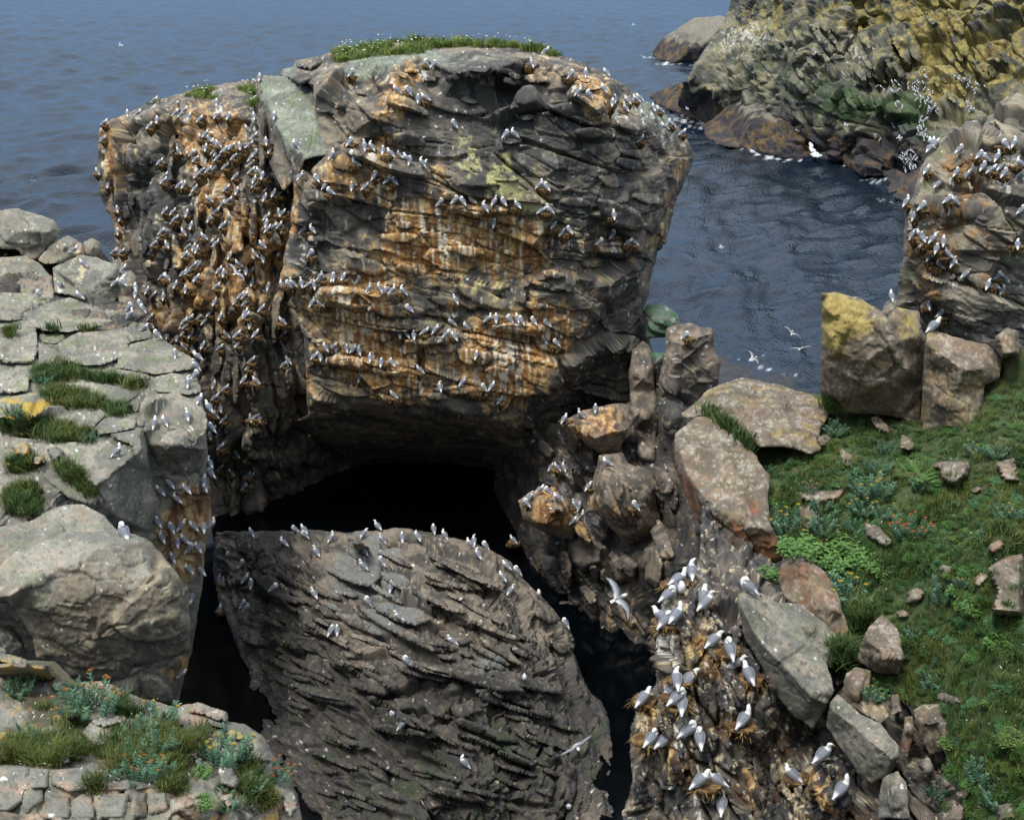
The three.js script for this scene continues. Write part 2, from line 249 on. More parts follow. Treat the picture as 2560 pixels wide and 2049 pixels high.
const STYLE = {
  face: { m: basis(-15), warp: 0.1, layers: [{ s: [5.4, 1.8, 3.6], a: 0.26, t: 0.42, c: 0.32, w: 0.05 }, { s: [2.0, 0.6, 1.5], a: 0.06, t: 0.26, c: 0.13, w: 0.06 }, { s: [0.6, 0.2, 0.5], a: 0.016, t: 0.3, c: 0.035, w: 0.09 }], fbm: [0.35, 0.16, 8, 0.03], grain: 1.6, tone: 1, b: 0.05 },
  ribs: { m: basis(3, 30), warp: 0.2, layers: [{ s: [1.1, 7, 1.2], a: 0.34, t: 0.4, c: 0.55, w: 0.2 }, { s: [0.5, 1.6, 0.6], a: 0.12, t: 0.4, c: 0.16, w: 0.16 }, { s: [0.22, 0.3, 0.25], a: 0.04, t: 0.3 }], fbm: [0.6, 0.3, 3, 0.1, 8, 0.06], grain: 0.6, b: 0.12, tone: 1 },
  slab: { m: basis(-8, 20), warp: 0.4, layers: [{ s: [2.3, 1.6, 1.8], a: 0.06, t: 0.14, c: 0.12, w: 0.05 }, { s: [0.6, 0.45, 0.6], a: 0.02, t: 0.18, c: 0.03, w: 0.07 }, { s: [0.16, 0.13, 0.16], a: 0.006, t: 0.2 }], fbm: [0.8, 0.1, 4, 0.035] },
  bigboulder: { m: basis(-20, 15), warp: 0.1, layers: [{ s: [2.0, 1.2, 1.6], a: 0.03, t: 0.18, c: 0.07, w: 0.03 }, { s: [0.6, 0.36, 0.5], a: 0.02, t: 0.24, c: 0.03, w: 0.05 }, { s: [0.16, 0.11, 0.14], a: 0.008, t: 0.3 }], fbm: [0.9, 0.05, 6, 0.022, 16, 0.012], b: 0.05 },
  thinslab: { m: basis(-30, 15), warp: 0.2, layers: [{ s: [1.6, 0.9, 1.2], a: 0.015, t: 0.06, c: 0.06, w: 0.035 }, { s: [0.3, 0.2, 0.26], a: 0.01, t: 0.16, c: 0.012, w: 0.08 }], fbm: [1.2, 0.05, 8, 0.02], b: 0.07 },
  boulder: { m: basis(-20, 15), warp: 0.1, layers: [{ s: [2.6, 1.5, 2.1], a: 0.08, t: 0.46, c: 0.07, w: 0.03 }, { s: [0.8, 0.45, 0.7], a: 0.022, t: 0.24, c: 0.03, w: 0.05 }, { s: [0.2, 0.14, 0.18], a: 0.01, t: 0.3 }], fbm: [0.9, 0.05, 6, 0.022, 16, 0.014], b: 0.05 },
  stone: { m: basis(-12, 30), warp: 0.2, layers: [{ s: [0.3, 0.24, 0.28], a: 0.014, t: 0.2, c: 0.02, w: 0.06 }, { s: [0.09, 0.08, 0.09], a: 0.006, t: 0.25 }], fbm: [1.6, 0.05, 9, 0.014] },
  knoll: { m: basis(-6, 20), warp: 0.25, layers: [{ s: [0.55, 0.42, 0.5], a: 0.04, t: 0.2, c: 0.1, w: 0.1 }, { s: [0.16, 0.13, 0.15], a: 0.012, t: 0.25, c: 0.015, w: 0.12 }], fbm: [1, 0.14, 6, 0.03] },
  shale: { m: [.81, 0, .59, -.237, .915, .325, -.54, -.403, .741], warp: 0.15, tone: 1, b: 0.07, layers: [{ s: [5.2, 0.8, 1.7], a: 0.22, t: 0.3, c: 0.26, w: 0.1 }, { s: [1.9, 0.34, 0.62], a: 0.12, t: 0.42, c: 0.14, w: 0.12 }, { s: [0.6, 0.15, 0.24], a: 0.04, t: 0.5, c: 0.05, w: 0.14 }], fbm: [0.5, 0.25, 3, 0.05, 9, 0.03], grain: 2 },
  chasm: { m: basis(-62, 10), warp: 0.12, b: 0.06, layers: [{ s: [3.4, 1.0, 1.8], a: 0.3, t: 0.45, c: 0.3, w: 0.08 }, { s: [1.0, 0.34, 0.6], a: 0.08, t: 0.4, c: 0.08, w: 0.1 }], fbm: [0.7, 0.3, 3, 0.07, 9, 0.04] },
  nestcliff: { m: basis(-72, 12), warp: 0.3, layers: [{ s: [1.5, 0.4, 0.7], a: 0.17, t: 0.4, c: 0.26, w: 0.14 }, { s: [0.5, 0.15, 0.26], a: 0.05, t: 0.5, c: 0.06, w: 0.14 }, { s: [0.1, 0.05, 0.08], a: 0.01, t: 0.4 }], fbm: [1.1, 0.14, 7, 0.03, 18, 0.015], b: 0.08, tone: 1 },
  far: { m: basis(-58, 20), warp: 0.5, keep: 0.2, b: 0.06, tone: 1, layers: [{ s: [26, 6, 10], a: 1.0, t: 0.3, c: 1.0, w: 0.1, b: 0.35 }, { s: [8, 2, 3.6], a: 0.5, t: 0.55, c: 0.5, w: 0.1 }, { s: [2.6, 0.9, 1.6], a: 0.16, t: 0.5, c: 0.15, w: 0.14 }], fbm: [0.12, 0.8, 1.4, 0.16] },
  kelp: { m: basis(0), warp: 0.8, layers: [{ s: [2.2, 1.4, 2], a: 0.16, t: 0.35, c: 0.1, w: 0.2 }, { s: [0.7, 0.6, 0.7], a: 0.12, t: 0.5 }], fbm: [0.3, 0.7, 1.6, 0.3] },
  turf: { m: basis(0), warp: 0.2, layers: [{ s: [0.7, 0.7, 0.7], a: 0.05, t: 0.15 }], fbm: [0.5, 0.5, 1.8, 0.2], b: 0.4 },
};
// fine grain shared by all rock: speckle of the crystals (colour) and its relief
function grain(n, f) { const d = new Uint8Array(n * n * 4); for (let j = 0; j < n; j++) for (let i = 0; i < n; i++) { const v = Math.max(0, Math.min(255, f(i, j, n))); const o = (j * n + i) * 4; d[o] = d[o + 1] = d[o + 2] = v; d[o + 3] = 255; } const t = new THREE.DataTexture(d, n, n); t.wrapS = t.wrapT = THREE.RepeatWrapping; t.magFilter = THREE.LinearFilter; t.needsUpdate = true; return t; }
const tileN = (i, j, n, f, s) => { const a = i / n * 2 * Math.PI, b = j / n * 2 * Math.PI, r = f / (2 * Math.PI); return noise(Math.cos(a) * r + s, Math.sin(a) * r + Math.cos(b) * r * 0.83, Math.sin(b) * r + s * 2.7); };
const rockMat = new THREE.MeshStandardMaterial({ vertexColors: true, roughness: 0.9 });
const wetMat = new THREE.MeshStandardMaterial({ vertexColors: true, roughness: 0.5 });
const farMat = new THREE.MeshStandardMaterial({ vertexColors: true, roughness: 0.85 });
function rock(s) { const geo = rockGeometry(s); if (!geo) return null; const m = new THREE.Mesh(geo, s.mat || rockMat); add(m, s.name, s.parent); if (s.kind) m.userData.kind = s.kind; if (s.label) tag(m, s.label, s.parent ? null : s.cat || 'boulder', s.group); return m; }
// A loose stone or slab: outline set on the ground already built, rising h towards the sky.
function stone(at, o, h, s) {
  const c = o.reduce((a, q) => [a[0] + q[0] / o.length, a[1] + q[1] / o.length], [0, 0]), k = s.k ?? 0.78, dense = [];
  o.forEach((a, i) => { const b = o[(i + 1) % o.length], n = Math.max(1, Math.round(Math.hypot(b[0] - a[0], b[1] - a[1]) / (at ? 22 : 9))); for (let j = 0; j < n; j++) dense.push([lerp(a[0], b[0], j / n), lerp(a[1], b[1], j / n)]); });
  const tx = (R01(ihash(Math.round(c[0]), Math.round(c[1]), 5), 1) - 0.5) * 0.5, ty = (R01(ihash(Math.round(c[0]), Math.round(c[1]), 6), 2) - 0.5) * 0.5, sz = Math.max(20, Math.max(...o.map((q) => Math.hypot(q[0] - c[0], q[1] - c[1]))));
  const P2 = dense.map((q) => [c[0] + (q[0] - c[0]) * k, c[1] + (q[1] - c[1]) * k, -h * (1 + tx * (q[0] - c[0]) / sz + ty * (q[1] - c[1]) / sz)]);
  return rock({ at, rel: true, o: o.map((q) => [q[0], q[1], s.base ?? 0.06]), p: [...P2, [c[0], c[1], -h]], thick: s.thick ?? 0.6, round: s.round ?? 0.08, plane: true, ...s });
}

// Angular blocks standing out of a wall or lying on a rock: each its own piece, set along the bedding.
function blocks(poly, n, seed, { size, aspect, turn, h, ...s }) {
  const R = rng(seed), p = poly.map(sheet(s.on)), x0 = Math.min(...p.map((q) => q[0])), x1 = Math.max(...p.map((q) => q[0])), y0 = Math.min(...p.map((q) => q[1])), y1 = Math.max(...p.map((q) => q[1]));
  const hit = (x, y) => { let c = false; for (let i = 0, j = p.length - 1; i < p.length; j = i++) if ((p[i][1] > y) !== (p[j][1] > y) && x < (p[j][0] - p[i][0]) * (y - p[i][1]) / (p[j][1] - p[i][1]) + p[i][0]) c = !c; return c; };
  for (let i = 0, made = 0; i < n * 6 && made < n; i++) {
    const x = lerp(x0, x1, R()), y = lerp(y0, y1, R()), w = lerp(size[0], size[1], R() * R()), a = (turn + (R() - 0.5) * 22) * Math.PI / 180, asp = Math.max(lerp(aspect[0], aspect[1], R()), 7 / w), o = [], m = 5 + Math.floor(R() * 3);
    for (let k = 0; k < m; k++) { const f = (k + 0.65 * (R() - 0.5)) / m * 6.283, u = Math.cos(f) * w * (0.8 + 0.4 * R()), v = Math.sin(f) * w * asp * (0.8 + 0.4 * R()); o.push([x + u * Math.cos(a) - v * Math.sin(a), y + u * Math.sin(a) + v * Math.cos(a)]); }
    if (!hit(x, y) || !o.every((q) => hit(q[0], q[1]))) continue; made++;
    const up = h * (0.6 + 0.8 * R()); stone(null, o, up, { ...s, seed: seed + i, k: 0.86, base: -0.62 * up, thick: 0.8, step: 3, round: 0.05, blur: 1 });
  }
}

// ---------------------------------------------------------------- what the rocks are made of (linear base colours)
const patchList = (list) => list.map(([x, y, r, k, d]) => { const c = P(x, y, d); return [c[0], c[1], r * d / FOCAL, k, c[2]]; });
const patchAt = (L, x, y, z) => { let v = 0; for (const q of L) { const dx = x - q[0], dy = y - q[1], dz = (z - q[4]) * 0.35, e = (dx * dx + dy * dy + dz * dz) / (q[2] * q[2]); if (e < 4) v += q[3] * Math.exp(-e * 1.2); } return v; };
const white = [0.72, 0.72, 0.68];
function specks(c, x, y, z, size, amount, col) { worley(x / size, y / size, z / size); if (W.f1 < 0.22 + 0.18 * R01(W.id, 3) && R01(W.id, 7) < amount) return mix3(c, col, 0.35 + 0.5 * R01(W.id, 9)); return c; }
function granite(x, y, z, id, warm, lichen) {                              // pale grey-brown slab rock with crustose lichens
  const a = fbm(x * 0.9, y * 0.9, z * 0.9), b = fbm(x * 3.7 + 4, y * 3.7, z * 3.7), e = fbm(x * 9, y * 9, z * 9 + 7, 2);
  let c = mix3([0.135, 0.133, 0.112], [0.26, 0.25, 0.205], ss(-0.28, 0.3, a + 0.5 * b));
  c = mix3(c, [0.30, 0.19, 0.12], warm * ss(-0.05, 0.35, b + 0.4 * a + 0.1 * (R01(id, 11) - 0.5)));
  c = mix3(c, [0.14, 0.165, 0.085], lichen * ss(0.02, 0.3, fbm(x * 1.7 + 20, y * 1.7, z * 1.7) + 0.35 * e));
  c = mix3(c, [0.07, 0.068, 0.062], 0.6 * ss(0.16, 0.3, e + 0.25 * b));
  const k = 0.86 + 0.28 * R01(id, 12); return [c[0] * k, c[1] * k, c[2] * k];
}
// ---------------------------------------------------------------- the sea
const seaFoam = [];
const foamAt = (at, x, y, r, k = 1) => { const t = sheet(at)([x, y]), q = P(t[0], t[1], rangeAt(t[1], 0)); seaFoam.push([q[0], q[2], r, k]); };
[[130, 760, 5], [60, 745, 5], [10, 720, 4], [180, 830, 2.4], [430, 925, 2.6], [480, 940, 2.6], [560, 965, 2.2], [680, 985, 2.2], [730, 990, 2], [840, 965, 3], [880, 970, 2], [1000, 1010, 1.4], [1230, 1095, 2.4], [1270, 1095, 1.6], [1150, 1100, 1.5], [1300, 1230, 1.4], [-120, 660, 3], [-60, 390, 4], [-160, 350, 4], [100, 400, 3]].forEach((q) => foamAt('C', q[0], q[1], q[2] * 0.75));
[[440, 560, 1.4], [520, 600, 1], [620, 640, 1.2], [690, 660, 1]].forEach((q) => foamAt('F', q[0], q[1], q[2], 0.7));
{
  const th = [], rs = []; for (let a = -180; a < -34; a += 6) th.push(a); for (let a = -34; a <= 34; a += 0.118) th.push(a); for (let a = 40; a <= 180; a += 6) th.push(a);
  let r = 14; while (r < 900) { rs.push(r); r += Math.max(0.3, r * 0.0056); } while (r < 11000) { rs.push(r); r *= 1.25; }
  const R = rng(21), waves = []; for (let i = 0; i < 30; i++) { const L = 0.9 * Math.pow(10, i / 29), a = (R() - 0.5) * 2.2 + 0.9; waves.push([Math.cos(a) / L * 6.283, Math.sin(a) / L * 6.283, R() * 6.283, 0.0215 * Math.pow(L, 0.72) * (1 + 0.35 * ss(2.5, 5, L)), L]); }
  const n = th.length, pos = new Float32Array(n * rs.length * 3), col = new Float32Array(n * rs.length * 3), uv = new Float32Array(n * rs.length * 2), tri = [], gul = [];
  for (let j = 0; j < rs.length; j++) for (let i = 0; i < n; i++) {
    const a = th[i] * Math.PI / 180, x = Math.sin(a) * rs[j], z = -Math.cos(a) * rs[j], o = j * n + i; let y = 0;
    const gust = 0.75 + 0.7 * fbm(x * 0.02, 3, z * 0.02, 2), calm = ss(48, 95, rs[j]) * 0.97 + 0.03, res = rs[j] * 0.014;
    if (rs[j] < 1500 && Math.abs(th[i]) < 36) { const px = x + 2.5 * noise(x * 0.07, 1, z * 0.07), pz = z + 2.5 * noise(x * 0.07, 8, z * 0.07); for (const w of waves) if (w[4] > res) y += w[3] * Math.sin(w[0] * px + w[1] * pz + w[2]); y += 0.05 * fbm(x * 0.8, 0.2, z * 0.8, 2); y *= gust * calm; }
    pos[o * 3] = x; pos[o * 3 + 1] = y; pos[o * 3 + 2] = z; uv[o * 2] = x; uv[o * 2 + 1] = z;
    let f = 0; for (const q of seaFoam) { const d = Math.hypot(x - q[0], (z - q[1]) * 0.8) / q[2]; if (d < 2) f = Math.max(f, q[3] * (1 - d / 2)); }
    if (f) f = ss(0.55, 0.85, f * 0.7 + 1.2 * fbm(x * 1.6, 1, z * 1.6, 3));
    const c = mix3(mix3([0.004, 0.011, 0.021], [0.006, 0.017, 0.032], ss(-0.3, 0.4, fbm(x * 0.012, 5, z * 0.012, 2))), [0.7, 0.74, 0.76], f);
    col[o * 3] = c[0]; col[o * 3 + 1] = c[1]; col[o * 3 + 2] = c[2];
    if (j && i) { const b = o - 1, d = o - n, e = o - n - 1; (rs[j] < 60 ? gul : tri).push(e, o, b, e, d, o); }
  }
  const g = new THREE.BufferGeometry(); g.setAttribute('position', new THREE.BufferAttribute(pos, 3)); g.setAttribute('color', new THREE.BufferAttribute(col, 3)); g.setAttribute('uv', new THREE.BufferAttribute(uv, 2)); g.setIndex(new THREE.BufferAttribute(new Uint32Array(tri), 1)); g.computeVertexNormals();
  const rip = grain(512, (i, j, n2) => 128 + 80 * tileN(i, j, n2, 24, 2) + 60 * tileN(i, j, n2, 50, 6)); rip.repeat.set(0.16, 0.11);
  const m = new THREE.Mesh(g, new THREE.MeshPhysicalMaterial({ vertexColors: true, roughness: 0.09, ior: 1.333, bumpMap: rip, bumpScale: 0.1 }));
  add(m, 'sea'); m.userData.kind = 'structure'; m.castShadow = false;
  const g2 = g.clone(); g2.setIndex(new THREE.BufferAttribute(new Uint32Array(gul), 1)); const m2 = new THREE.Mesh(g2, new THREE.MeshPhysicalMaterial({ vertexColors: true, roughness: 0.12, ior: 1.333, color: new THREE.Color().setRGB(0.2, 0.14, 0.11) })); add(m2, 'gully_water'); m2.userData.kind = 'structure';  // darker copy of the sea water: the gully's shade is put into its tint
}

// ---------------------------------------------------------------- the sea stack
const ochreSpots = patchList([[1090, 560, 90, .9, 46], [1230, 590, 110, .85, 46], [1330, 640, 80, .7, 46], [930, 470, 70, .7, 46], [850, 430, 60, .6, 46], [1000, 640, 80, .7, 46], [1130, 640, 80, .8, 46], [910, 770, 90, 1, 47], [790, 745, 80, .9, 47.5], [1316, 862, 110, 1, 48], [1200, 900, 80, .9, 48], [1280, 960, 80, 1, 49], [900, 890, 90, .9, 48], [1050, 880, 60, .8, 48], [1255, 862, 70, .8, 48], [1000, 950, 80, .7, 48.5], [1390, 825, 55, .8, 48], [1024, 190, 50, .8, 46], [984, 264, 50, .8, 45.5], [1070, 300, 40, .6, 45], [1336, 170, 60, .6, 45.5], [1470, 200, 60, .7, 46], [1500, 270, 60, .6, 46], [1520, 620, 45, 1, 46], [1690, 520, 40, .7, 50], [1665, 600, 40, .7, 50], [1710, 430, 30, .7, 51], [960, 390, 40, .9, 46], [1090, 430, 30, .8, 46], [740, 960, 60, .5, 49],
  [470, 330, 80, .7, 52], [530, 480, 70, .85, 51.5], [560, 620, 90, .7, 51], [450, 640, 60, .65, 53], [620, 560, 60, .6, 49.5], [680, 650, 60, 1, 49], [500, 760, 90, .65, 52], [600, 800, 80, .55, 51], [710, 480, 40, .9, 47], [290, 350, 60, .8, 56], [310, 440, 60, .7, 56], [285, 570, 40, .9, 56], [460, 900, 60, .6, 53], [500, 400, 80, .9, 51.5], [570, 330, 50, .9, 50], [620, 700, 60, .8, 50], [390, 800, 60, .6, 54], [725, 560, 40, .9, 47]]);
const darkSpots = patchList([[330, 480, 60, .9, 55], [450, 440, 50, .7, 53], [430, 660, 60, .6, 53.6], [540, 570, 40, .5, 51.5], [480, 560, 50, .6, 52.5], [640, 460, 40, .8, 49.5], [600, 640, 40, .6, 50.4], [520, 860, 60, .7, 52.4], [640, 900, 70, .9, 50.6], [400, 500, 75, 1, 54], [370, 580, 60, 1, 55], [390, 420, 50, .8, 54], [1150, 260, 120, 1, 45.5], [1290, 300, 120, .9, 45.5], [1400, 340, 90, .6, 45.5], [1050, 400, 80, .5, 46], [770, 640, 50, 1.1, 47], [800, 590, 50, 1, 47], [900, 540, 50, .6, 46], [1450, 950, 110, 1, 50.5], [1560, 800, 90, .7, 50], [1180, 420, 60, .5, 46], [680, 350, 40, 1.2, 48], [680, 440, 40, 1, 48], [1480, 480, 80, .6, 46], [1560, 540, 60, .5, 47]]);
const greySpots = patchList([[690, 215, 45, 1.2, 51], [720, 270, 55, 1.2, 49], [750, 330, 50, 1.2, 47.6], [790, 385, 30, 1, 46.6], [720, 175, 40, 1, 53], [900, 160, 60, .8, 49], [1090, 130, 60, .8, 48], [1200, 135, 60, .5, 47], [980, 150, 50, .8, 48], [1600, 260, 60, .8, 50.5], [1660, 310, 40, .8, 51.5], [550, 245, 40, .6, 55], [600, 262, 30, .6, 53], [330, 290, 40, .5, 56]]);
const lichenSpots = patchList([[1170, 400, 40, .8, 46], [1280, 460, 60, .8, 46], [1250, 420, 40, .7, 46], [1330, 500, 40, .9, 46], [1440, 560, 50, .5, 46], [1180, 700, 60, .5, 47], [1260, 740, 60, .5, 47], [1370, 380, 40, .5, 45.5]]);
const paintStack = (x, y, z, id, l, ny) => {
  const a = fbm(x * 0.55, y * 0.55, z * 0.55), b = fbm(x * 2.2 + 3, y * 2.2, z * 2.2), v = fbm(x * 3.1, y * 0.42, z * 3.1 + 5, 3), e = fbm(x * 7, y * 5, z * 7, 2), w = fbm(x * 6.5, y * 0.6, z * 6.5 + 11, 2);
  const dk = patchAt(darkSpots, x, y, z), oc = patchAt(ochreSpots, x, y, z) - 0.75 * dk, gy = patchAt(greySpots, x, y, z);
  let c = mix3([0.052, 0.05, 0.046], [0.195, 0.165, 0.122], ss(-0.32, 0.34, a + 0.7 * b + 0.45 * (R01(id, 12) - 0.5) - 0.34 * dk));
  c = mix3(c, [0.17, 0.175, 0.17], 0.55 * ss(0.08, 0.3, v + 0.3 * b));
  const o = ss(0.12, 0.62, oc * 0.8 + 0.85 * v + 0.7 * b + 0.3 * e);
  c = mix3(c, mix3([0.25, 0.11, 0.03], [0.52, 0.34, 0.135], ss(-0.25, 0.3, w + 0.6 * b)), o * 0.92);
  c = mix3(c, [0.56, 0.45, 0.27], 0.85 * o * ss(0.1, 0.3, w + 0.35 * e));
  c = mix3(c, [0.075, 0.04, 0.02], 0.8 * ss(0.16, 0.34, fbm(x * 1.4 + 40, y * 1.9, z * 1.4, 3) + 0.2 * oc - 0.12));
  const li = patchAt(lichenSpots, x, y, z); c = mix3(c, [0.36, 0.34, 0.16], ss(0.3, 0.5, li * 0.6 + 1.1 * b + 0.4 * e - 0.05));
  if (gy > 0.05) { const g = granite(x, y, z, id, 0.1, 0.75); c = mix3(c, [g[0] * 0.92, g[1] * 1.03, g[2] * 0.98], ss(0.35, 0.6, gy + 0.5 * b)); }
  c = mix3(c, [0.6, 0.57, 0.47], 0.8 * ss(0.2, 0.3, w + 0.25 * v - 0.14 + 0.2 * Math.max(0, oc)));
  return specks(c, x, y, z, 0.12, 0.035, white);
};
const stack = new THREE.Group(); stack.name = 'sea_stack'; taken.set('sea_stack', 1); scene.add(stack);
tag(stack, 'tall sea stack streaked ochre and black, green on top, overhanging a dark cave', 'sea stack');
rock({ name: 'buttress', parent: stack, zone: 'flank', step: 3, style: STYLE.ribs, paint: paintStack, thick: 9, round: 0.3, jag: 2.5, blur: 3,
  o: [[245, 322, 56], [268, 304, 56.5], [316, 284, 57], [353, 266, 57], [389, 247, 57.5], [450, 235, 57], [487, 222, 57.5], [568, 208, 57], [608, 202, 56.5], [640, 196, 53], [700, 300, 50.5], [790, 450, 50], [800, 620, 50.4], [840, 800, 51.4], [900, 960, 55], [880, 1080, 59], [790, 1230, 61], [680, 1420, 61], [530, 1420, 57.5], [520, 1200, 56], [500, 1050, 54.5], [440, 980, 54.5], [370, 900, 55], [320, 780, 56], [276, 649, 57], [280, 629, 57], [288, 600, 57], [284, 568, 57], [276, 540, 57], [260, 511, 57], [247, 478, 56.6], [245, 430, 56.5], [243, 385, 56.3]],
  p: [[300, 312, 55], [390, 278, 54.3], [450, 272, 53.4], [540, 285, 51.4], [620, 290, 49.6], [560, 240, 54], [300, 420, 55], [400, 400, 53.3], [500, 380, 51.6], [600, 370, 49.9], [660, 300, 49.2], [690, 420, 48.8], [640, 520, 49.6], [540, 520, 51.4], [420, 540, 53.6], [320, 560, 55.4], [680, 600, 48.9], [600, 680, 50.4], [500, 700, 52], [400, 720, 54], [640, 820, 50.2], [560, 860, 51.6], [460, 860, 53.2], [640, 960, 50.9], [560, 1000, 52.2], [620, 1080, 53], [720, 980, 51.6], [700, 1120, 54.6], [620, 1250, 56.5]] });
rock({ name: 'main_wall', parent: stack, zone: 'wall', step: 3, style: STYLE.face, paint: paintStack, thick: 11, round: 0.35, blur: 3, seed: 2,
  o: [[700, 190, 53.5], [706, 173, 54], [734, 167, 54], [737, 151, 54], [795, 141, 53.5], [835, 128, 54], [890, 122, 54], [951, 110, 54], [1032, 107, 53], [1195, 108, 52], [1276, 108, 51], [1357, 124, 50], [1414, 141, 49.5], [1458, 157, 49.5], [1499, 175, 49.5], [1527, 192, 49.6], [1556, 208, 50], [1600, 240, 50.5], [1641, 269, 51], [1681, 301, 52], [1710, 334, 52.5], [1720, 350, 52.5], [1735, 389, 53], [1722, 430, 52.6], [1704, 470, 52], [1695, 491, 51.8], [1685, 519, 51.6], [1665, 606, 51.5], [1643, 622, 51.4], [1641, 649, 51.6], [1627, 700, 51.8], [1620, 741, 52], [1608, 773, 52.2], [1616, 814, 52.3], [1631, 871, 52.6], [1637, 964, 53], [1600, 1100, 55], [1400, 1250, 66], [1320, 1420, 70], [900, 1420, 74], [520, 1420, 70], [540, 1200, 66], [640, 1080, 60], [770, 1040, 50.2], [764, 930, 49], [758, 840, 48.6], [735, 765, 48], [698, 700, 47.6], [715, 620, 47.3], [733, 520, 46.9], [733, 440, 46.8], [738, 395, 47.4], [762, 368, 47.8], [790, 325, 48], [786, 280, 47.7], [784, 215, 48.4], [740, 195, 51]],
  p: [[850, 187, 47.6], [900, 150, 50], [992, 164, 46.3], [1049, 136, 47.3], [1134, 176, 45], [1255, 164, 45.2], [1414, 176, 45.4], [1180, 128, 49], [1340, 140, 47.6], [1527, 206, 46.6], [1527, 292, 46.3], [870, 260, 46.1], [960, 280, 45], [1100, 250, 45.9], [1250, 250, 46], [1380, 265, 45.2], [1470, 280, 45.1], [850, 340, 46], [1000, 340, 45.6], [1180, 345, 45.7], [1340, 340, 45.5], [850, 410, 45.6], [1000, 410, 45.9], [1200, 420, 45.7], [1400, 410, 45.4], [1530, 400, 45.9], [1620, 340, 48.2], [1690, 400, 50.8], [770, 470, 46.3], [800, 560, 46.3], [1000, 560, 46.3], [1250, 560, 46.1], [1480, 560, 45.8], [1590, 540, 47.4], [1660, 500, 49.8], [740, 690, 46.6], [860, 700, 46.2], [880, 740, 46.9], [760, 760, 47.8], [1100, 720, 46.9], [1300, 720, 46.9], [1450, 720, 47.3], [1590, 700, 49.4], [800, 900, 48.3], [1000, 880, 48], [1250, 900, 48], [1491, 777, 47.7], [1438, 854, 48.2], [1410, 907, 48.5], [1320, 984, 49], [1280, 1065, 49.8], [1560, 850, 50.2], [1500, 920, 51], [1420, 1010, 52], [1360, 1110, 53.5], [800, 985, 48.9], [900, 1000, 48.8], [1000, 985, 48.6], [1100, 1010, 48.9], [1230, 1040, 49.3], [850, 1040, 50.6], [1000, 1035, 50.4], [1120, 1050, 50.6], [860, 1090, 54], [1000, 1085, 54], [1180, 1095, 54], [1290, 1120, 54], [820, 1140, 59], [1000, 1130, 59], [1200, 1140, 59], [1000, 1180, 66], [1200, 1190, 65], [1000, 1250, 72]] });
rock({ name: 'slab', parent: stack, zone: 'slab', at: 'A', step: 3, style: STYLE.slab, paint: paintStack, thick: 3, round: 0.12, seed: 3,
  o: [[1575, 470, 51.8], [1640, 462, 52], [1740, 470, 51.6], [1860, 480, 51], [1960, 560, 49.8], [2000, 680, 48.8], [2030, 800, 47.9], [2085, 945, 46.6], [1880, 985, 46.1], [1840, 1090, 46.6], [1740, 1180, 47.6], [1660, 1000, 48.8], [1640, 800, 49.6], [1600, 640, 50.6]],
  p: [[1600, 500, 51.3], [1690, 740, 48.4], [1790, 890, 47], [1860, 960, 46.2], [1640, 610, 49.9], [1800, 640, 49.2], [1880, 800, 47.6]] });
[[1735, 425, [[1735, 425], [1810, 412], [1900, 440], [1930, 490], [1860, 520], [1740, 470]]], [1810, 380, [[1812, 375], [1880, 365], [1960, 348], [1990, 380], [1920, 430], [1830, 412]]]].forEach((q, i) => stone('A', q[2], 0.7, { name: 'block', parent: stack, zone: 'slab', style: STYLE.boulder, paint: paintStack, thick: 1.5, step: 3, seed: 30 + i }));
// upright fins between the clefts of the flank
[[[1030, 780], [1075, 770], [1085, 950], [1070, 1080], [1100, 1230], [1060, 1250], [1000, 1250], [1025, 1080], [1045, 950]], [[1200, 1150], [1225, 1180], [1240, 1300], [1225, 1480], [1240, 1600], [1215, 1600], [1190, 1400], [1195, 1250]], [[1480, 1010], [1520, 1000], [1530, 1200], [1500, 1400], [1500, 1600], [1520, 1720], [1390, 1720], [1420, 1500], [1450, 1300], [1470, 1150]], [[1600, 560], [1640, 620], [1650, 850], [1645, 1000], [1640, 1150], [1600, 1150], [1595, 900], [1585, 700]], [[1060, 600], [1110, 590], [1100, 760], [1060, 790]], [[690, 900], [780, 870], [930, 930], [950, 1060], [900, 1110], [800, 1060], [720, 1000]], [[1310, 1380], [1345, 1370], [1350, 1600], [1330, 1720], [1290, 1720], [1300, 1550]], [[1545, 1130], [1590, 1140], [1590, 1400], [1580, 1600], [1540, 1600], [1530, 1350]]].forEach((o, i) => stone('A', o, [0.7, 0.6, 0.6, 0.8, 0.7, 0.4, 0.5, 0.5, 0.5][i], { name: 'fin', parent: stack, zone: 'flank', style: STYLE.ribs, paint: paintStack, thick: 1.6, step: 3, seed: 40 + i, k: 0.55, base: 0.25 }));
[[[1330, 0], [1400, 0], [1410, 300], [1380, 500], [1330, 480], [1310, 200]], [[1690, 60], [1760, 60], [1740, 260], [1700, 420], [1700, 560], [1660, 560], [1660, 300]], [[1430, 500], [1470, 480], [1490, 740], [1460, 900], [1430, 800]], [[1560, 420], [1620, 420], [1610, 700], [1570, 900], [1540, 800]], [[1745, 560], [1800, 540], [1835, 640], [1815, 770], [1780, 780], [1745, 680]], [[1140, 200], [1200, 190], [1190, 420], [1150, 440]]].forEach((o, i) => stone('D', o, 0.55, { name: 'fin', parent: stack, zone: 'flank', style: STYLE.ribs, paint: paintStack, thick: 1.6, step: 3, seed: 60 + i, k: 0.55, base: 0.25 }));
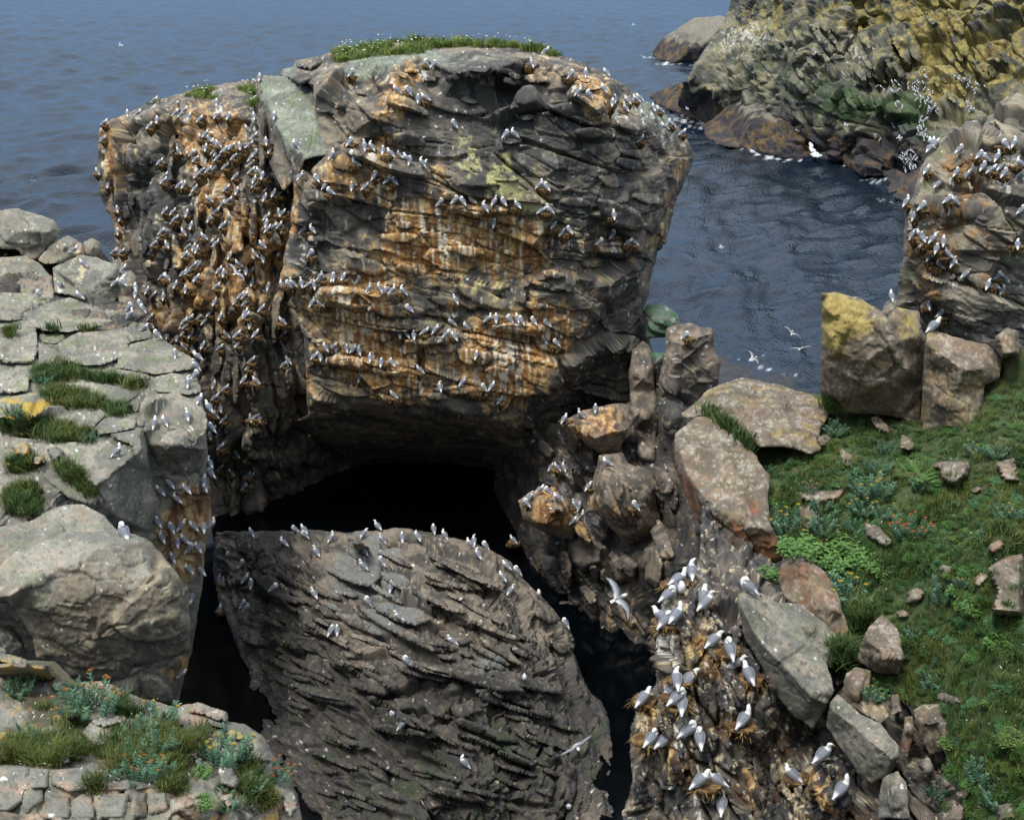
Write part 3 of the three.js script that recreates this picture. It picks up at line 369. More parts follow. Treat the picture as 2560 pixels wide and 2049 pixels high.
// ledges and blocks that stand out of the main wall
[['B', [[1395, 480], [1480, 440], [1640, 470], [1668, 560], [1660, 680], [1590, 720], [1480, 640], [1400, 600]], 0.5], ['B', [[275, 580], [330, 560], [470, 620], [560, 690], [570, 740], [480, 700], [330, 660], [280, 640]], 0.5], ['B', [[0, 900], [180, 920], [300, 970], [470, 1000], [600, 1040], [620, 1120], [480, 1110], [260, 1050], [100, 980], [0, 960]], 0.5], ['B', [[600, 1260], [720, 1250], [860, 1270], [1000, 1260], [1110, 1290], [1100, 1320], [920, 1330], [840, 1350], [740, 1320], [620, 1310]], 0.5], ['B', [[1540, 1500], [1680, 1480], [1830, 1500], [1815, 1590], [1700, 1600], [1600, 1580]], 0.5], ['B', [[1690, 700], [1850, 700], [1960, 760], [1930, 840], [1800, 830], [1700, 780]], 0.4], ['B', [[980, 860], [1110, 850], [1150, 880], [1000, 890]], 0.4],
  ['E', [[-200, 90], [0, 60], [160, 110], [420, 130], [440, 180], [300, 250], [100, 260], [-160, 190]], 0.7], ['E', [[350, 410], [480, 400], [640, 370], [730, 420], [640, 460], [480, 470], [360, 440]], 0.45], ['E', [[890, 320], [1050, 300], [1300, 320], [1320, 380], [1200, 400], [1000, 370], [900, 350]], 0.5], ['E', [[-180, 520], [0, 490], [200, 540], [360, 580], [520, 610], [500, 670], [300, 650], [0, 590], [-170, 570]], 0.5], ['E', [[520, 720], [700, 690], [980, 720], [1000, 780], [820, 790], [600, 760]], 0.45], ['E', [[1190, 430], [1340, 450], [1360, 500], [1220, 490]], 0.35]].forEach((q, i) => stone(q[0], q[1], q[2], { name: 'ledge', parent: stack, zone: 'wall', style: STYLE.boulder, paint: paintStack, thick: 1.2, step: 3, seed: 80 + i, k: 0.7, base: 0.15, round: 0.15 }));

blocks([[760, 240], [1000, 230], [1500, 230], [1680, 330], [1690, 450], [1600, 700], [1470, 790], [1300, 1000], [800, 1030], [760, 800], [730, 640], [760, 420]], 48, 900, { size: [24, 110], aspect: [0.2, 0.42], turn: 12, h: 0.24, name: 'block', parent: stack, zone: 'wall', style: STYLE.stone, paint: paintStack });
blocks([[270, 340], [600, 310], [640, 600], [700, 900], [560, 1000], [430, 860], [300, 600]], 34, 1500, { size: [14, 60], aspect: [0.25, 0.5], turn: 88, h: 0.35, name: 'block', parent: stack, zone: 'flank', style: STYLE.stone, paint: paintStack });
blocks([[820, 175], [1040, 140], [1400, 150], [1530, 215], [1500, 250], [1100, 200], [900, 240]], 18, 1800, { size: [18, 60], aspect: [0.2, 0.4], turn: 6, h: 0.3, name: 'block', parent: stack, zone: 'wall', style: STYLE.stone, paint: paintStack });

// ---------------------------------------------------------------- the chasm between stack and shore: dark wet rock
const paintDark = (x, y, z, id) => {
  const a = fbm(x * 0.8, y * 0.8, z * 0.8), b = fbm(x * 2.9, y * 2.9, z * 2.9), v = fbm(x * 4, y * 0.6, z * 4, 2);
  let c = mix3([0.045, 0.044, 0.043], [0.125, 0.104, 0.08], ss(-0.2, 0.4, a + 0.6 * b + 0.3 * (R01(id, 3) - 0.5)));
  c = mix3(c, [0.27, 0.18, 0.09], 0.8 * ss(0.22, 0.36, v + 0.5 * b + 0.2 * a));
  return specks(c, x, y, z, 0.15, 0.05, white);
};
const pillarSpots = patchList([[1440, 1090, 40, 1, 46.5], [1520, 1060, 50, 1, 46.5], [1370, 1260, 50, 1, 46.5], [1410, 1310, 40, 1, 46.5], [1340, 1290, 30, .8, 46.5], [1510, 1180, 30, .8, 46], [1545, 1260, 50, .6, 45], [1480, 1260, 20, 1, 46], [1470, 1330, 25, 1, 46.5], [1380, 1190, 25, 1, 48]]);
const paintPillar = (x, y, z, id) => {
  const b = fbm(x * 2.4, y * 2.4, z * 2.4), v = fbm(x * 4, y * 0.6, z * 4 + 2, 3), e = fbm(x * 8, y * 8, z * 8, 2), o = patchAt(pillarSpots, x, y, z);
  let c = mix3([0.075, 0.066, 0.056], [0.215, 0.172, 0.128], ss(-0.3, 0.3, b + fbm(x * 0.7, y * 0.7, z * 0.7)));
  c = mix3(c, mix3([0.17, 0.075, 0.028], [0.46, 0.3, 0.14], ss(-0.2, 0.25, v + 0.4 * e)), ss(0.25, 0.6, 0.7 * o + 0.7 * v + 0.5 * b));
  return specks(c, x, y, z, 0.12, 0.08, white);
};
rock({ name: 'cliff', kind: 'structure', zone: 'chasm', style: STYLE.chasm, paint: paintDark, mat: wetMat, thick: 6, round: 0.4, seed: 4,
  o: [[1290, 1065, 53], [1340, 1050, 51.6], [1400, 1060, 50.3], [1480, 1020, 50.5], [1600, 1000, 51], [1640, 900, 51], [1665, 880, 49], [1700, 1000, 46.5], [1745, 1050, 43], [1765, 1200, 40], [1770, 1330, 38], [1760, 1450, 38], [1740, 1600, 44], [1650, 1670, 46.8], [1560, 1650, 47.6], [1480, 1600, 48.6], [1400, 1540, 50], [1330, 1480, 53], [1260, 1420, 57], [1225, 1280, 61], [1240, 1150, 58]],
  p: [[1400, 1150, 50], [1500, 1200, 49], [1380, 1320, 48.6], [1550, 1400, 47], [1480, 1480, 47.8], [1600, 1520, 46.2], [1650, 1300, 46], [1700, 1200, 44], [1640, 1100, 48], [1470, 1100, 49]] });
rock({ at: 'E', name: 'boulder', zone: 'mid', style: STYLE.boulder, paint: paintPillar, thick: 2.4, round: 0.3, seed: 5, label: 'tall brown boulder column wedged against the right foot of the stack', step: 3,
  o: [[1800, 480, 49.5], [1870, 420, 49.7], [1925, 480, 49.3], [1940, 700, 48.8], [1965, 900, 48.5], [1950, 1060, 48.3], [1900, 1100, 48.5], [1820, 1010, 48.7], [1790, 800, 49], [1780, 650, 49.3]], p: [[1870, 650, 48.2], [1880, 900, 47.8]] });
rock({ at: 'E', name: 'boulder', zone: 'shelf', style: STYLE.boulder, paint: paintPillar, thick: 2, round: 0.15, seed: 6, label: 'rust-brown flat-topped ledge block jutting out below the stack', step: 3,
  o: [[1370, 930, 47.2], [1500, 850, 47.6], [1730, 808, 47.6], [1855, 840, 46.6], [1850, 890, 46.5], [1760, 1000, 46.8], [1720, 1110, 47.5], [1600, 1110, 47.7], [1520, 1060, 47.3], [1480, 1010, 47.1]], p: [[1500, 985, 46.4], [1570, 1030, 46.3], [1680, 985, 46.2], [1820, 885, 46.2], [1620, 900, 47]] });
rock({ at: 'E', name: 'boulder', zone: 'lowblock', style: STYLE.boulder, paint: paintPillar, thick: 2, round: 0.25, seed: 7, label: 'orange-stained nest block low in the chasm, left of the slanted boulder', step: 3,
  o: [[1095, 1410, 47], [1170, 1360, 47.3], [1280, 1320, 47.5], [1400, 1395, 47.2], [1430, 1450, 47], [1475, 1540, 47], [1440, 1650, 47.4], [1380, 1645, 47.3], [1250, 1600, 47.3], [1130, 1530, 47.3]], p: [[1200, 1420, 46.4], [1330, 1430, 46.3], [1350, 1550, 46.5], [1220, 1500, 46.5]] });
rock({ at: 'E', name: 'boulder', zone: 'leaning', style: STYLE.boulder, paint: paintPillar, thick: 2.5, round: 0.2, seed: 8, label: 'big slanted brown boulder with ochre left edge leaning in the chasm', step: 3,
  o: [[1600, 1130, 46], [1740, 1110, 46.3], [1780, 1180, 46], [1920, 1220, 45.6], [1965, 1285, 45.4], [1960, 1400, 45.6], [1985, 1640, 46], [1900, 1655, 46], [1780, 1665, 46], [1680, 1595, 45.8], [1570, 1480, 46], [1500, 1490, 46.4], [1545, 1330, 46.2]], p: [[1650, 1180, 44.6], [1780, 1300, 43.9], [1880, 1400, 44], [1650, 1420, 44.4], [1750, 1520, 44.3], [1880, 1560, 44.5], [1600, 1300, 44.8]] });
stone('E', [[1280, 1230], [1350, 1210], [1400, 1230], [1395, 1290], [1340, 1330], [1290, 1290]], 0.6, { name: 'boulder', zone: 'lowblock', style: STYLE.boulder, paint: paintPillar, seed: 9, thick: 1.2, step: 3, label: 'small nest-stained knob under three gulls in the chasm' });
stone('E', [[1820, 1020], [1880, 1000], [1950, 1080], [1950, 1180], [1860, 1160], [1830, 1100]], 0.6, { name: 'boulder', zone: 'mid', style: STYLE.boulder, paint: paintPillar, seed: 10, thick: 1.2, step: 3, label: 'dark rounded boulder just above the slanted chasm boulder' });
stone('E', [[1000, 1690], [1060, 1660], [1110, 1665], [1145, 1710], [1130, 1745], [1070, 1720]], 0.5, { name: 'boulder', zone: 'lowblock', style: STYLE.boulder, paint: paintPillar, seed: 11, thick: 1, step: 3, label: 'cream-streaked small rock at the chasm foot beside the low rock dome' });
[[[1400, 1680], [1500, 1600], [1560, 1620], [1640, 1700], [1620, 1800], [1500, 1850], [1420, 1800]], [[1640, 1780], [1760, 1740], [1850, 1800], [1830, 1900], [1700, 1920]], [[1880, 1700], [1960, 1680], [2000, 1800], [1980, 1960], [1880, 1900]], [[1990, 1330], [2060, 1300], [2090, 1360], [2080, 1500], [2010, 1480]]].forEach((o, i) => stone('E', o, 0.7, { name: 'boulder', zone: 'lowblock', style: STYLE.boulder, paint: paintPillar, seed: 13 + i, thick: 1.4, step: 3, label: ['cream-flecked block at the bottom of the chasm left of centre', 'dark block under the slanted boulder above the channel', 'brown block in the chasm, right beside the slanted boulder', 'small dark rock with a nest beside the pale right-hand slab'][i] }));
rock({ at: 'F', name: 'boulder', zone: 'block', style: STYLE.boulder, paint: paintPillar, thick: 2.5, round: 0.2, seed: 17, label: 'upright square rock pillar standing before the sea right of the stack', step: 3,
  o: [[-86, 340, 46], [0, 318, 46.3], [60, 306, 46.3], [120, 325, 46], [200, 350, 45.6], [215, 480, 45.8], [250, 560, 46], [240, 690, 46.3], [100, 800, 46.5], [0, 870, 46.5], [-110, 860, 46.6], [-130, 700, 46.5], [-90, 500, 46.3]], p: [[20, 380, 45.6], [100, 400, 45.2], [150, 600, 45.5], [0, 450, 45.3], [0, 650, 45.4], [180, 380, 45.4]] });
const paintGreen = (x, y, z, id) => { const b = fbm(x * 2, y * 2, z * 2); let c = mix3([0.10, 0.12, 0.10], [0.045, 0.12, 0.05], ss(-0.15, 0.2, b)); c = mix3(c, [0.5, 0.52, 0.5], 0.7 * ss(0.15, 0.3, fbm(x * 1.5 + 8, y * 3, z * 1.5))); return c; };
rock({ at: 'E', name: 'boulder', zone: 'green', style: STYLE.boulder, paint: paintGreen, thick: 2, round: 0.5, seed: 18, label: 'algae-green rounded boulder at the right foot of the stack by the sea', step: 3, o: [[1865, 240, 50.5], [1900, 200, 50.5], [2000, 200, 50.5], [2080, 260, 50], [2105, 320, 50], [2050, 400, 49.7], [1890, 410, 49.7]], p: [[1980, 290, 49]] });
rock({ at: 'E', name: 'boulder', zone: 'green', style: STYLE.boulder, paint: paintGreen, thick: 1, round: 0.2, seed: 19, label: 'small pale green rock in the gap below the algae-green boulder', step: 3, o: [[1920, 500, 48.2], [2015, 495, 48], [1998, 570, 48], [1935, 575, 48]], p: [[1965, 530, 47.8]] });
rock({ at: 'E', name: 'boulder', zone: 'block', style: STYLE.chasm, paint: paintDark, thick: 2, round: 0.2, seed: 20, label: 'mossy dark rock below the square pillar', step: 3, o: [[1960, 760, 46.6], [2050, 740, 46.2], [2121, 800, 45.8], [2140, 900, 45.4], [2070, 1010, 45.2], [1990, 980, 45.8], [1955, 860, 46.4]], p: [[2050, 860, 45.2]] });

// ---------------------------------------------------------------- the low domed rock in the gully
const shaleGrey = patchList([[900, 1360, 60, 1, 45], [930, 1410, 70, 1, 43.5], [860, 1430, 60, 1, 43], [960, 1520, 60, 1, 40.5], [1040, 1540, 50, .8, 40.5], [1220, 1720, 50, 1, 39], [1280, 1740, 50, .8, 39.5], [1210, 1690, 40, 1, 39.5], [1130, 1360, 30, .5, 46]]);
const shaleWet = patchList([[620, 1400, 110, 1, 46], [700, 1600, 110, 1, 43], [780, 1750, 120, .8, 40], [1100, 1980, 250, 1.1, 36], [1450, 1850, 130, 1, 41], [680, 1700, 60, 1, 43], [720, 1850, 70, 1.2, 41], [800, 1950, 160, 1.1, 37], [1000, 1860, 110, .7, 37], [1480, 1750, 60, .8, 42.6], [1300, 1900, 150, .8, 38], [640, 1520, 70, 1, 44]]);
const paintShale = (x, y, z, id) => {
  const a = fbm(x * 0.7, y * 0.7, z * 0.7), b = fbm(x * 2.6, y * 2.6, z * 2.6), e = fbm(x * 7, y * 9, z * 7, 2), wet = patchAt(shaleWet, x, y, z) + 0.5 * b, gy = patchAt(shaleGrey, x, y, z);
  let c = mix3([0.056, 0.052, 0.046], [0.18, 0.152, 0.12], ss(-0.3, 0.3, a + 0.5 * b + 0.55 * (R01(id, 9) - 0.5) + 0.5 * e));
  c = mix3(c, [0.26, 0.18, 0.11], 0.7 * ss(0.14, 0.34, e + 0.4 * b));
  c = mix3(c, [0.15, 0.157, 0.15], 0.8 * ss(0.5, 0.6, gy * 0.8 + 0.8 * (R01(id, 6) - 0.5)));
  c = mix3(c, mix3([0.035, 0.034, 0.033], [0.075, 0.064, 0.05], ss(-0.1, 0.25, e + b)), 0.92 * ss(0.3, 0.75, wet + 0.3 * (R01(id, 8) - 0.5)));
  c = mix3(c, [0.03, 0.045, 0.016], 0.75 * ss(0.3, 0.5, fbm(x * 1.3 + 30, y * 1.3, z * 1.3) + 0.3 * wet - 0.18 + 0.5 * e));
  c = specks(c, x, y, z, 0.12, 0.06, [0.42, 0.37, 0.28]);
  return specks(c, x + 3, y, z, 0.13, 0.03, white);
};
rock({ name: 'low_rock', zone: 'dome', step: 3, style: STYLE.shale, paint: paintShale, thick: 8, round: 0.25, seed: 21, label: 'low domed rock of thin tilted brown layers in the gully before the stack', cat: 'rock',
  o: [[539, 1330, 49.5], [608, 1328, 49], [680, 1326, 48.4], [730, 1330, 47.8], [760, 1322, 47.2], [850, 1330, 46.8], [931, 1326, 46.6], [992, 1318, 46.6], [1077, 1329, 46.4], [1174, 1353, 45.8], [1235, 1377, 45.3], [1276, 1406, 44.9], [1328, 1467, 44.3], [1373, 1511, 44], [1418, 1568, 43.6], [1438, 1609, 43.4], [1434, 1629, 43.3], [1458, 1694, 43], [1483, 1734, 42.8], [1515, 1779, 42.4], [1530, 1836, 41.4], [1540, 1900, 40.4], [1545, 1960, 39.6], [1545, 2020, 38.8], [1545, 2140, 36.5], [660, 2140, 36.5], [640, 2000, 39], [625, 1900, 41], [615, 1800, 43], [610, 1700, 45], [590, 1609, 46.6], [565, 1544, 48], [545, 1500, 48.8], [530, 1420, 49.6]],
  p: [[640, 1370, 47.6], [720, 1400, 45.8], [690, 1470, 45.4], [850, 1380, 44.9], [850, 1450, 42.8], [1000, 1400, 44.2], [1150, 1430, 43.4], [1250, 1480, 42.6], [700, 1560, 43.6], [780, 1520, 42.2], [900, 1560, 40.8], [1000, 1500, 41.4], [1150, 1540, 41], [1300, 1580, 41.6], [780, 1640, 41.6], [880, 1640, 39.9], [920, 1760, 39.2], [1000, 1700, 38.6], [1150, 1660, 39.2], [1200, 1700, 38.4], [1320, 1690, 40.3], [1050, 1830, 37.5], [1200, 1800, 38], [1380, 1800, 40], [940, 1900, 37.3], [1150, 1950, 35.9], [1330, 1940, 37.6], [860, 2000, 37], [1000, 2080, 35.2], [720, 1800, 41], [730, 1950, 39], [1480, 1860, 40.2], [1480, 2000, 38.2]] });
// loose plates lying on it
[['H', [[0, 200], [150, 130], [260, 150], [250, 240], [180, 300], [60, 270]], 0.35], ['H', [[150, 390], [300, 390], [500, 430], [590, 490], [480, 530], [330, 500], [230, 450]], 0.35], ['H', [[815, 840], [900, 835], [1000, 880], [980, 930], [900, 920]], 0.4], ['H', [[820, 925], [900, 920], [1000, 980], [990, 1030], [880, 990]], 0.45], ['H', [[970, 840], [1100, 820], [1180, 870], [1230, 920], [1130, 930], [1030, 900]], 0.3], ['H', [[990, 930], [1110, 950], [1120, 1000], [1010, 985]], 0.3], ['H', [[1200, 400], [1290, 400], [1370, 500], [1300, 520], [1210, 470]], 0.3], ['H', [[330, 760], [400, 740], [560, 790], [750, 860], [640, 880], [500, 850], [370, 810]], 0.4], ['H', [[220, 1030], [330, 1010], [420, 1100], [340, 1180], [250, 1160]], 0.45], ['H', [[380, 1170], [480, 1140], [640, 1200], [580, 1230], [440, 1220]], 0.4], ['H', [[160, 860], [300, 830], [360, 900], [280, 960], [170, 940]], 0.35], ['H', [[1280, 620], [1380, 640], [1440, 700], [1350, 700]], 0.3], ['H', [[590, 560], [720, 560], [830, 620], [760, 650], [640, 610]], 0.3], ['H', [[600, 10], [680, 5], [710, 40], [640, 50]], 0.25], ['G', [[1570, 260], [1600, 220], [1650, 210], [1780, 300], [1800, 380], [1690, 390], [1650, 330]], 0.5], ['G', [[1710, 160], [1790, 60], [1900, 160], [1960, 220], [1860, 260]], 0.4], ['H', [[1390, 540], [1420, 560], [1455, 640], [1430, 630]], 0.25], ['H', [[680, 1030], [790, 1000], [830, 1060], [760, 1110], [700, 1090]], 0.35]].forEach((q, i) => stone(q[0], q[1], q[2], { name: 'plate', parent: scene.getObjectByName('low_rock'), zone: 'dome', style: STYLE.stone, paint: paintShale, thick: 0.7, step: 3, seed: 100 + i, k: 0.88, base: -q[2] * 0.6, round: 0.05 }));

blocks([[560, 1345], [990, 1335], [1180, 1370], [1330, 1490], [1430, 1640], [1490, 1780], [1430, 1990], [800, 2040], [740, 1880], [650, 1660], [600, 1520]], 150, 2200, { size: [26, 150], aspect: [0.06, 0.16], turn: 21, h: 0.26, name: 'plate', parent: scene.getObjectByName('low_rock'), zone: 'dome', style: STYLE.stone, paint: paintShale });
blocks([[1290, 1080], [1600, 1010], [1720, 1100], [1740, 1400], [1600, 1550], [1400, 1490], [1300, 1350]], 24, 2700, { size: [26, 84], aspect: [0.26, 0.46], turn: 66, h: 0.5, name: 'block', parent: scene.getObjectByName('cliff'), zone: 'chasm', style: STYLE.stone, paint: paintPillar });
// ---------------------------------------------------------------- left shore: the slab terrace
const paintSlab = (warm, lich) => (x, y, z, id) => specks(granite(x, y, z, id, warm, lich), x, y, z, 0.11, 0.06, white);
const terraceNest = patchList([[460, 1300, 70, 1, 38.5], [490, 1250, 50, 1, 38.6], [440, 1350, 60, 1, 39], [470, 1420, 50, 1, 39.5], [440, 1680, 40, 1, 41], [420, 850, 30, .6, 41]]);
const paintTerrace = (x, y, z, id) => {
  let c = granite(x, y, z, id, 0.3, 0.5); const b = fbm(x * 2.2, y * 2.2, z * 2.2), v = fbm(x * 4, y * 0.5, z * 4, 3);
  c = mix3(c, [0.1, 0.1, 0.1], 0.5 * ss(0.05, 0.3, v + 0.4 * b));
  const n = patchAt(terraceNest, x, y, z); c = mix3(c, mix3([0.10, 0.045, 0.018], [0.44, 0.31, 0.15], ss(-0.2, 0.25, v)), ss(0.3, 0.6, 0.75 * n + 0.8 * v + 0.3 * b));
  const soil = ss(0.12, 0.3, fbm(x * 0.8 + 70, y * 0.8, z * 0.8)); if (y > 11.2) c = mix3(c, [0.05, 0.06, 0.022], 0.7 * soil);
  return specks(c, x, y, z, 0.11, 0.07, white);
};
rock({ at: 'D', name: 'headland', kind: 'structure', zone: 'terrace', step: 3.5, style: STYLE.slab, paint: paintTerrace, thick: 7, round: 0.25, seed: 22, blur: 2,
  o: [[-320, 110, -12.6], [-60, 125, -12.5], [200, 130, -12.2], [430, 160, -12.1], [600, 222, -12], [720, 245, -12], [880, 300, -11.9], [950, 390, -11.8], [1090, 470, -11.8], [1200, 540, -11.7], [1215, 600, -11.6], [1230, 730, -11.5], [1262, 870, -11.4], [1272, 930, -11.2], [1278, 1100, 38.4], [1285, 1250, 38.7], [1298, 1400, 39.1], [1302, 1560, 39.4], [1260, 1726, 39.8], [1245, 1950, 40.3], [1215, 2130, 40.7], [1180, 2350, 41.3], [1130, 2510, 41.7], [1090, 2700, 42], [700, 2760, 40.5], [-320, 2760, 38], [-320, 1500, -11.6]],
  p: [[600, 1330, -11.6], [640, 1290, -11.6], [760, 1190, -11.6], [830, 1130, -11.6], [860, 1000, -11.6], [900, 900, -11.5], [1040, 960, -11.4], [1160, 940, -11.3], [650, 1400, 33.2], [700, 1500, 34], [930, 1600, 38.2], [950, 1250, 38], [910, 1060, 37.6], [1100, 1100, 38], [1150, 1300, 38.2], [1000, 1400, 38.6], [1100, 1500, 38.8], [300, 700, -11.9], [300, 1000, -11.8], [600, 600, -11.8], [900, 600, -11.7], [1000, 780, -11.6], [300, 400, -12], [100, 1300, -11.6], [400, 1300, -11.6], [200, 1600, 32.2], [500, 1600, 33.6], [1000, 2000, 39.6], [1100, 2300, 40.6]] });
const TER = [ // outline, rise, name, words
  [[[0, 125], [170, 130], [290, 150], [330, 165], [275, 210], [160, 235], [130, 290], [60, 300], [-60, 295]], .35, 'pale back slab at the left edge under the grey block'],
  [[[160, 245], [280, 195], [430, 155], [570, 205], [720, 240], [875, 300], [830, 350], [700, 330], [590, 330], [560, 345], [420, 370], [220, 355], [165, 310]], .5, 'longest pale slab at the back of the left terrace'],
  [[[350, 440], [480, 370], [640, 360], [800, 335], [890, 345], [955, 400], [800, 430], [760, 520], [620, 575], [520, 575], [380, 550]], .5, 'broad green-tinged slab in the middle of the left terrace'],
  [[[800, 445], [960, 405], [1010, 415], [1100, 485], [1190, 535], [1215, 590], [1100, 610], [960, 630], [900, 620], [725, 590], [722, 540]], .4, 'slab on the terrace rim where a row of gulls stands'],
  [[[960, 645], [1060, 620], [1190, 645], [1235, 705], [1240, 740], [1160, 755], [1050, 740], [945, 735]], .4, 'rim slab between the gull row and the jutting block'],
  [[[570, 970], [640, 905], [780, 870], [842, 892], [828, 958], [700, 990], [600, 1000]], .35, 'flat pale slab left of the jutting block'],
  [[[840, 912], [895, 902], [945, 938], [850, 952]], .2, 'little wedge of rock against the jutting block'],
  [[[340, 692], [480, 682], [640, 690], [870, 742], [780, 800], [660, 820], [540, 760], [420, 720]], .2, 'low slab between two strips of turf'],
  [[[285, 835], [430, 822], [620, 852], [655, 872], [570, 958], [560, 1000], [440, 960], [300, 920]], .25, 'low white-speckled slab below the long turf strip'],
  [[[60, 1015], [200, 1032], [440, 1052], [620, 1035], [720, 1070], [770, 1062], [808, 1100], [825, 1140], [760, 1190], [640, 1290], [600, 1320], [480, 1240], [300, 1170], [210, 1190], [80, 1090]], .3, 'large sloping slab with one gull above the dark wall'],
  [[[660, 1003], [830, 972], [858, 1010], [872, 1095], [830, 1140], [800, 1058], [720, 1030]], .35, 'narrow slab dipping over the edge beside the jutting block'],
  [[[60, 450], [130, 290], [210, 310], [225, 380], [230, 480], [200, 560], [60, 562], [-40, 540]], .7, 'upright lichen-yellowed block at the left edge'],
  [[[225, 430], [300, 460], [350, 510], [310, 580], [240, 560]], .4, 'grey triangular stone beside the yellowed block'],
  [[[210, 1205], [330, 1185], [520, 1285], [598, 1400], [585, 1440], [420, 1390], [300, 1290]], .25, 'lichen-patched slab sloping toward the big near boulder'],
  [[[-40, 620], [140, 612], [178, 660], [170, 730], [60, 745], [-40, 740]], .5, 'rounded block at the left edge above the yellow-fronted block'],
  [[[130, 603], [200, 600], [225, 650], [165, 665]], .3, 'small cube of rock beside a blue-green plant'],
  [[[225, 380], [370, 380], [420, 400], [340, 440], [260, 430]], .2, 'thin slab under the longest slab'],
  [[[720, 600], [900, 625], [940, 660], [820, 660], [690, 640]], .2, 'shaded thin slab under the gull-row slab'],
  [[[720, 830], [860, 790], [855, 850], [800, 870]], .2, 'mossy slab touching the jutting block'],
];
TER.forEach((q, i) => stone('D', q[0], q[1] * 0.95, { name: 'granite_slab', zone: 'terrace', style: STYLE.slab, paint: paintSlab(0.25, 0.8), jag: 1.2, thick: 0.8, seed: 130 + i, k: 0.955, base: -q[1] * 0.45, round: 0.05, cat: 'slab', label: q[2], group: 'slabs of the left terrace' }));
const yellowFront = (x, y, z, id, l, ny) => { const b = fbm(x * 3, y * 3, z * 3); return mix3(granite(x, y, z, id, 0.2, 0.4), [0.34, 0.24, 0.04], ss(0.05, 0.25, b + patchAt(yfSpots, x, y, z) * 0.4)); };
const yfSpots = patchList([[90, 1040, 40, 1, 36.5], [60, 1055, 30, 1, 36]]);
rock({ at: 'D', name: 'boulder', zone: 'terrace', style: STYLE.boulder, paint: yellowFront, thick: 1, round: 0.1, seed: 150, label: 'flat-topped block with a yellow lichen front at the left edge', o: [[-60, 790, -12.5], [60, 772, -12.5], [180, 740, -12.5], [330, 768, -12.5], [342, 792, -12.4], [200, 890, 35.7], [140, 940, 35.6], [60, 905, 35.4], [-60, 880, 35.3]], p: [[330, 795, -12.4], [190, 860, -12.45], [100, 860, -12.45], [0, 840, -12.45]] });
const orange = (x, y, z, id) => mix3(granite(x, y, z, id, 0.4, 0.2), [0.36, 0.23, 0.03], ss(-0.05, 0.2, fbm(x * 4, y * 4, z * 4)));
[[[[60, 1065], [140, 1042], [190, 1072], [180, 1140], [100, 1132]], 'orange-lichened stone by the left edge'], [[[60, 1130], [80, 1125], [85, 1200], [50, 1210], [20, 1180]], 'sliver of orange-lichened rock at the left edge'], [[[280, 1092], [340, 1072], [395, 1102], [380, 1150], [320, 1166]], 'dark reddish stone lying on the sloping slab'], [[[110, 1412], [160, 1398], [172, 1440], [120, 1456]], 'small grey stone in green plants above the big boulder'], [[[200, 1140], [260, 1130], [280, 1170], [210, 1185]], 'little mossy stone left of the reddish stone'], [[[155, 1480], [210, 1470], [225, 1520], [160, 1540]], 'grey stone half behind the big near boulder'], [[[90, 985], [150, 975], [155, 1008], [95, 1010]], 'two-toned orange pebble stone near the turf']].forEach((q, i) => stone('D', q[0], 0.7, { name: 'boulder', zone: 'terrace', style: STYLE.stone, paint: i === 2 ? paintSlab(1, 0.1) : i === 3 || i === 5 ? paintSlab(0, 0.2) : orange, seed: 160 + i, thick: 0.5, label: q[1] }));
// the jutting block with its undercut face
const paintJut = (x, y, z, id) => { const c = granite(x, y, z, id, 0.35, 0.35), b = fbm(x * 2, y * 2, z * 2), v = fbm(x * 3, y * 0.6, z * 3); return specks(mix3(c, [0.12, 0.108, 0.085], 0.5 * ss(0.0, 0.3, v + 0.4 * b)), x, y, z, 0.11, 0.06, white); };
rock({ at: 'D', name: 'boulder', zone: 'terrace', style: STYLE.boulder, paint: paintJut, thick: 1.6, round: 0.12, seed: 23, label: 'jutting squared block with a shaded face at the terrace corner',
  o: [[868, 812, -11.8], [900, 762, -11.8], [1080, 742, -11.7], [1200, 800, -11.7], [1270, 868, -11.6], [1278, 960, 37.4], [1272, 1100, 37.8], [1250, 1262, 38.4], [1130, 1280, 38.6], [1000, 1272, 38.4], [930, 1120, 37.8], [880, 980, 37.2], [862, 892, -11.6]], p: [[955, 962, -11.4], [1050, 990, -11.35], [1160, 962, -11.4], [1262, 900, -11.5], [880, 900, -11.55], [1000, 860, -11.6], [1150, 850, -11.6], [1040, 1060, 36.9], [1180, 1040, 36.9], [1100, 1200, 37.6]] });
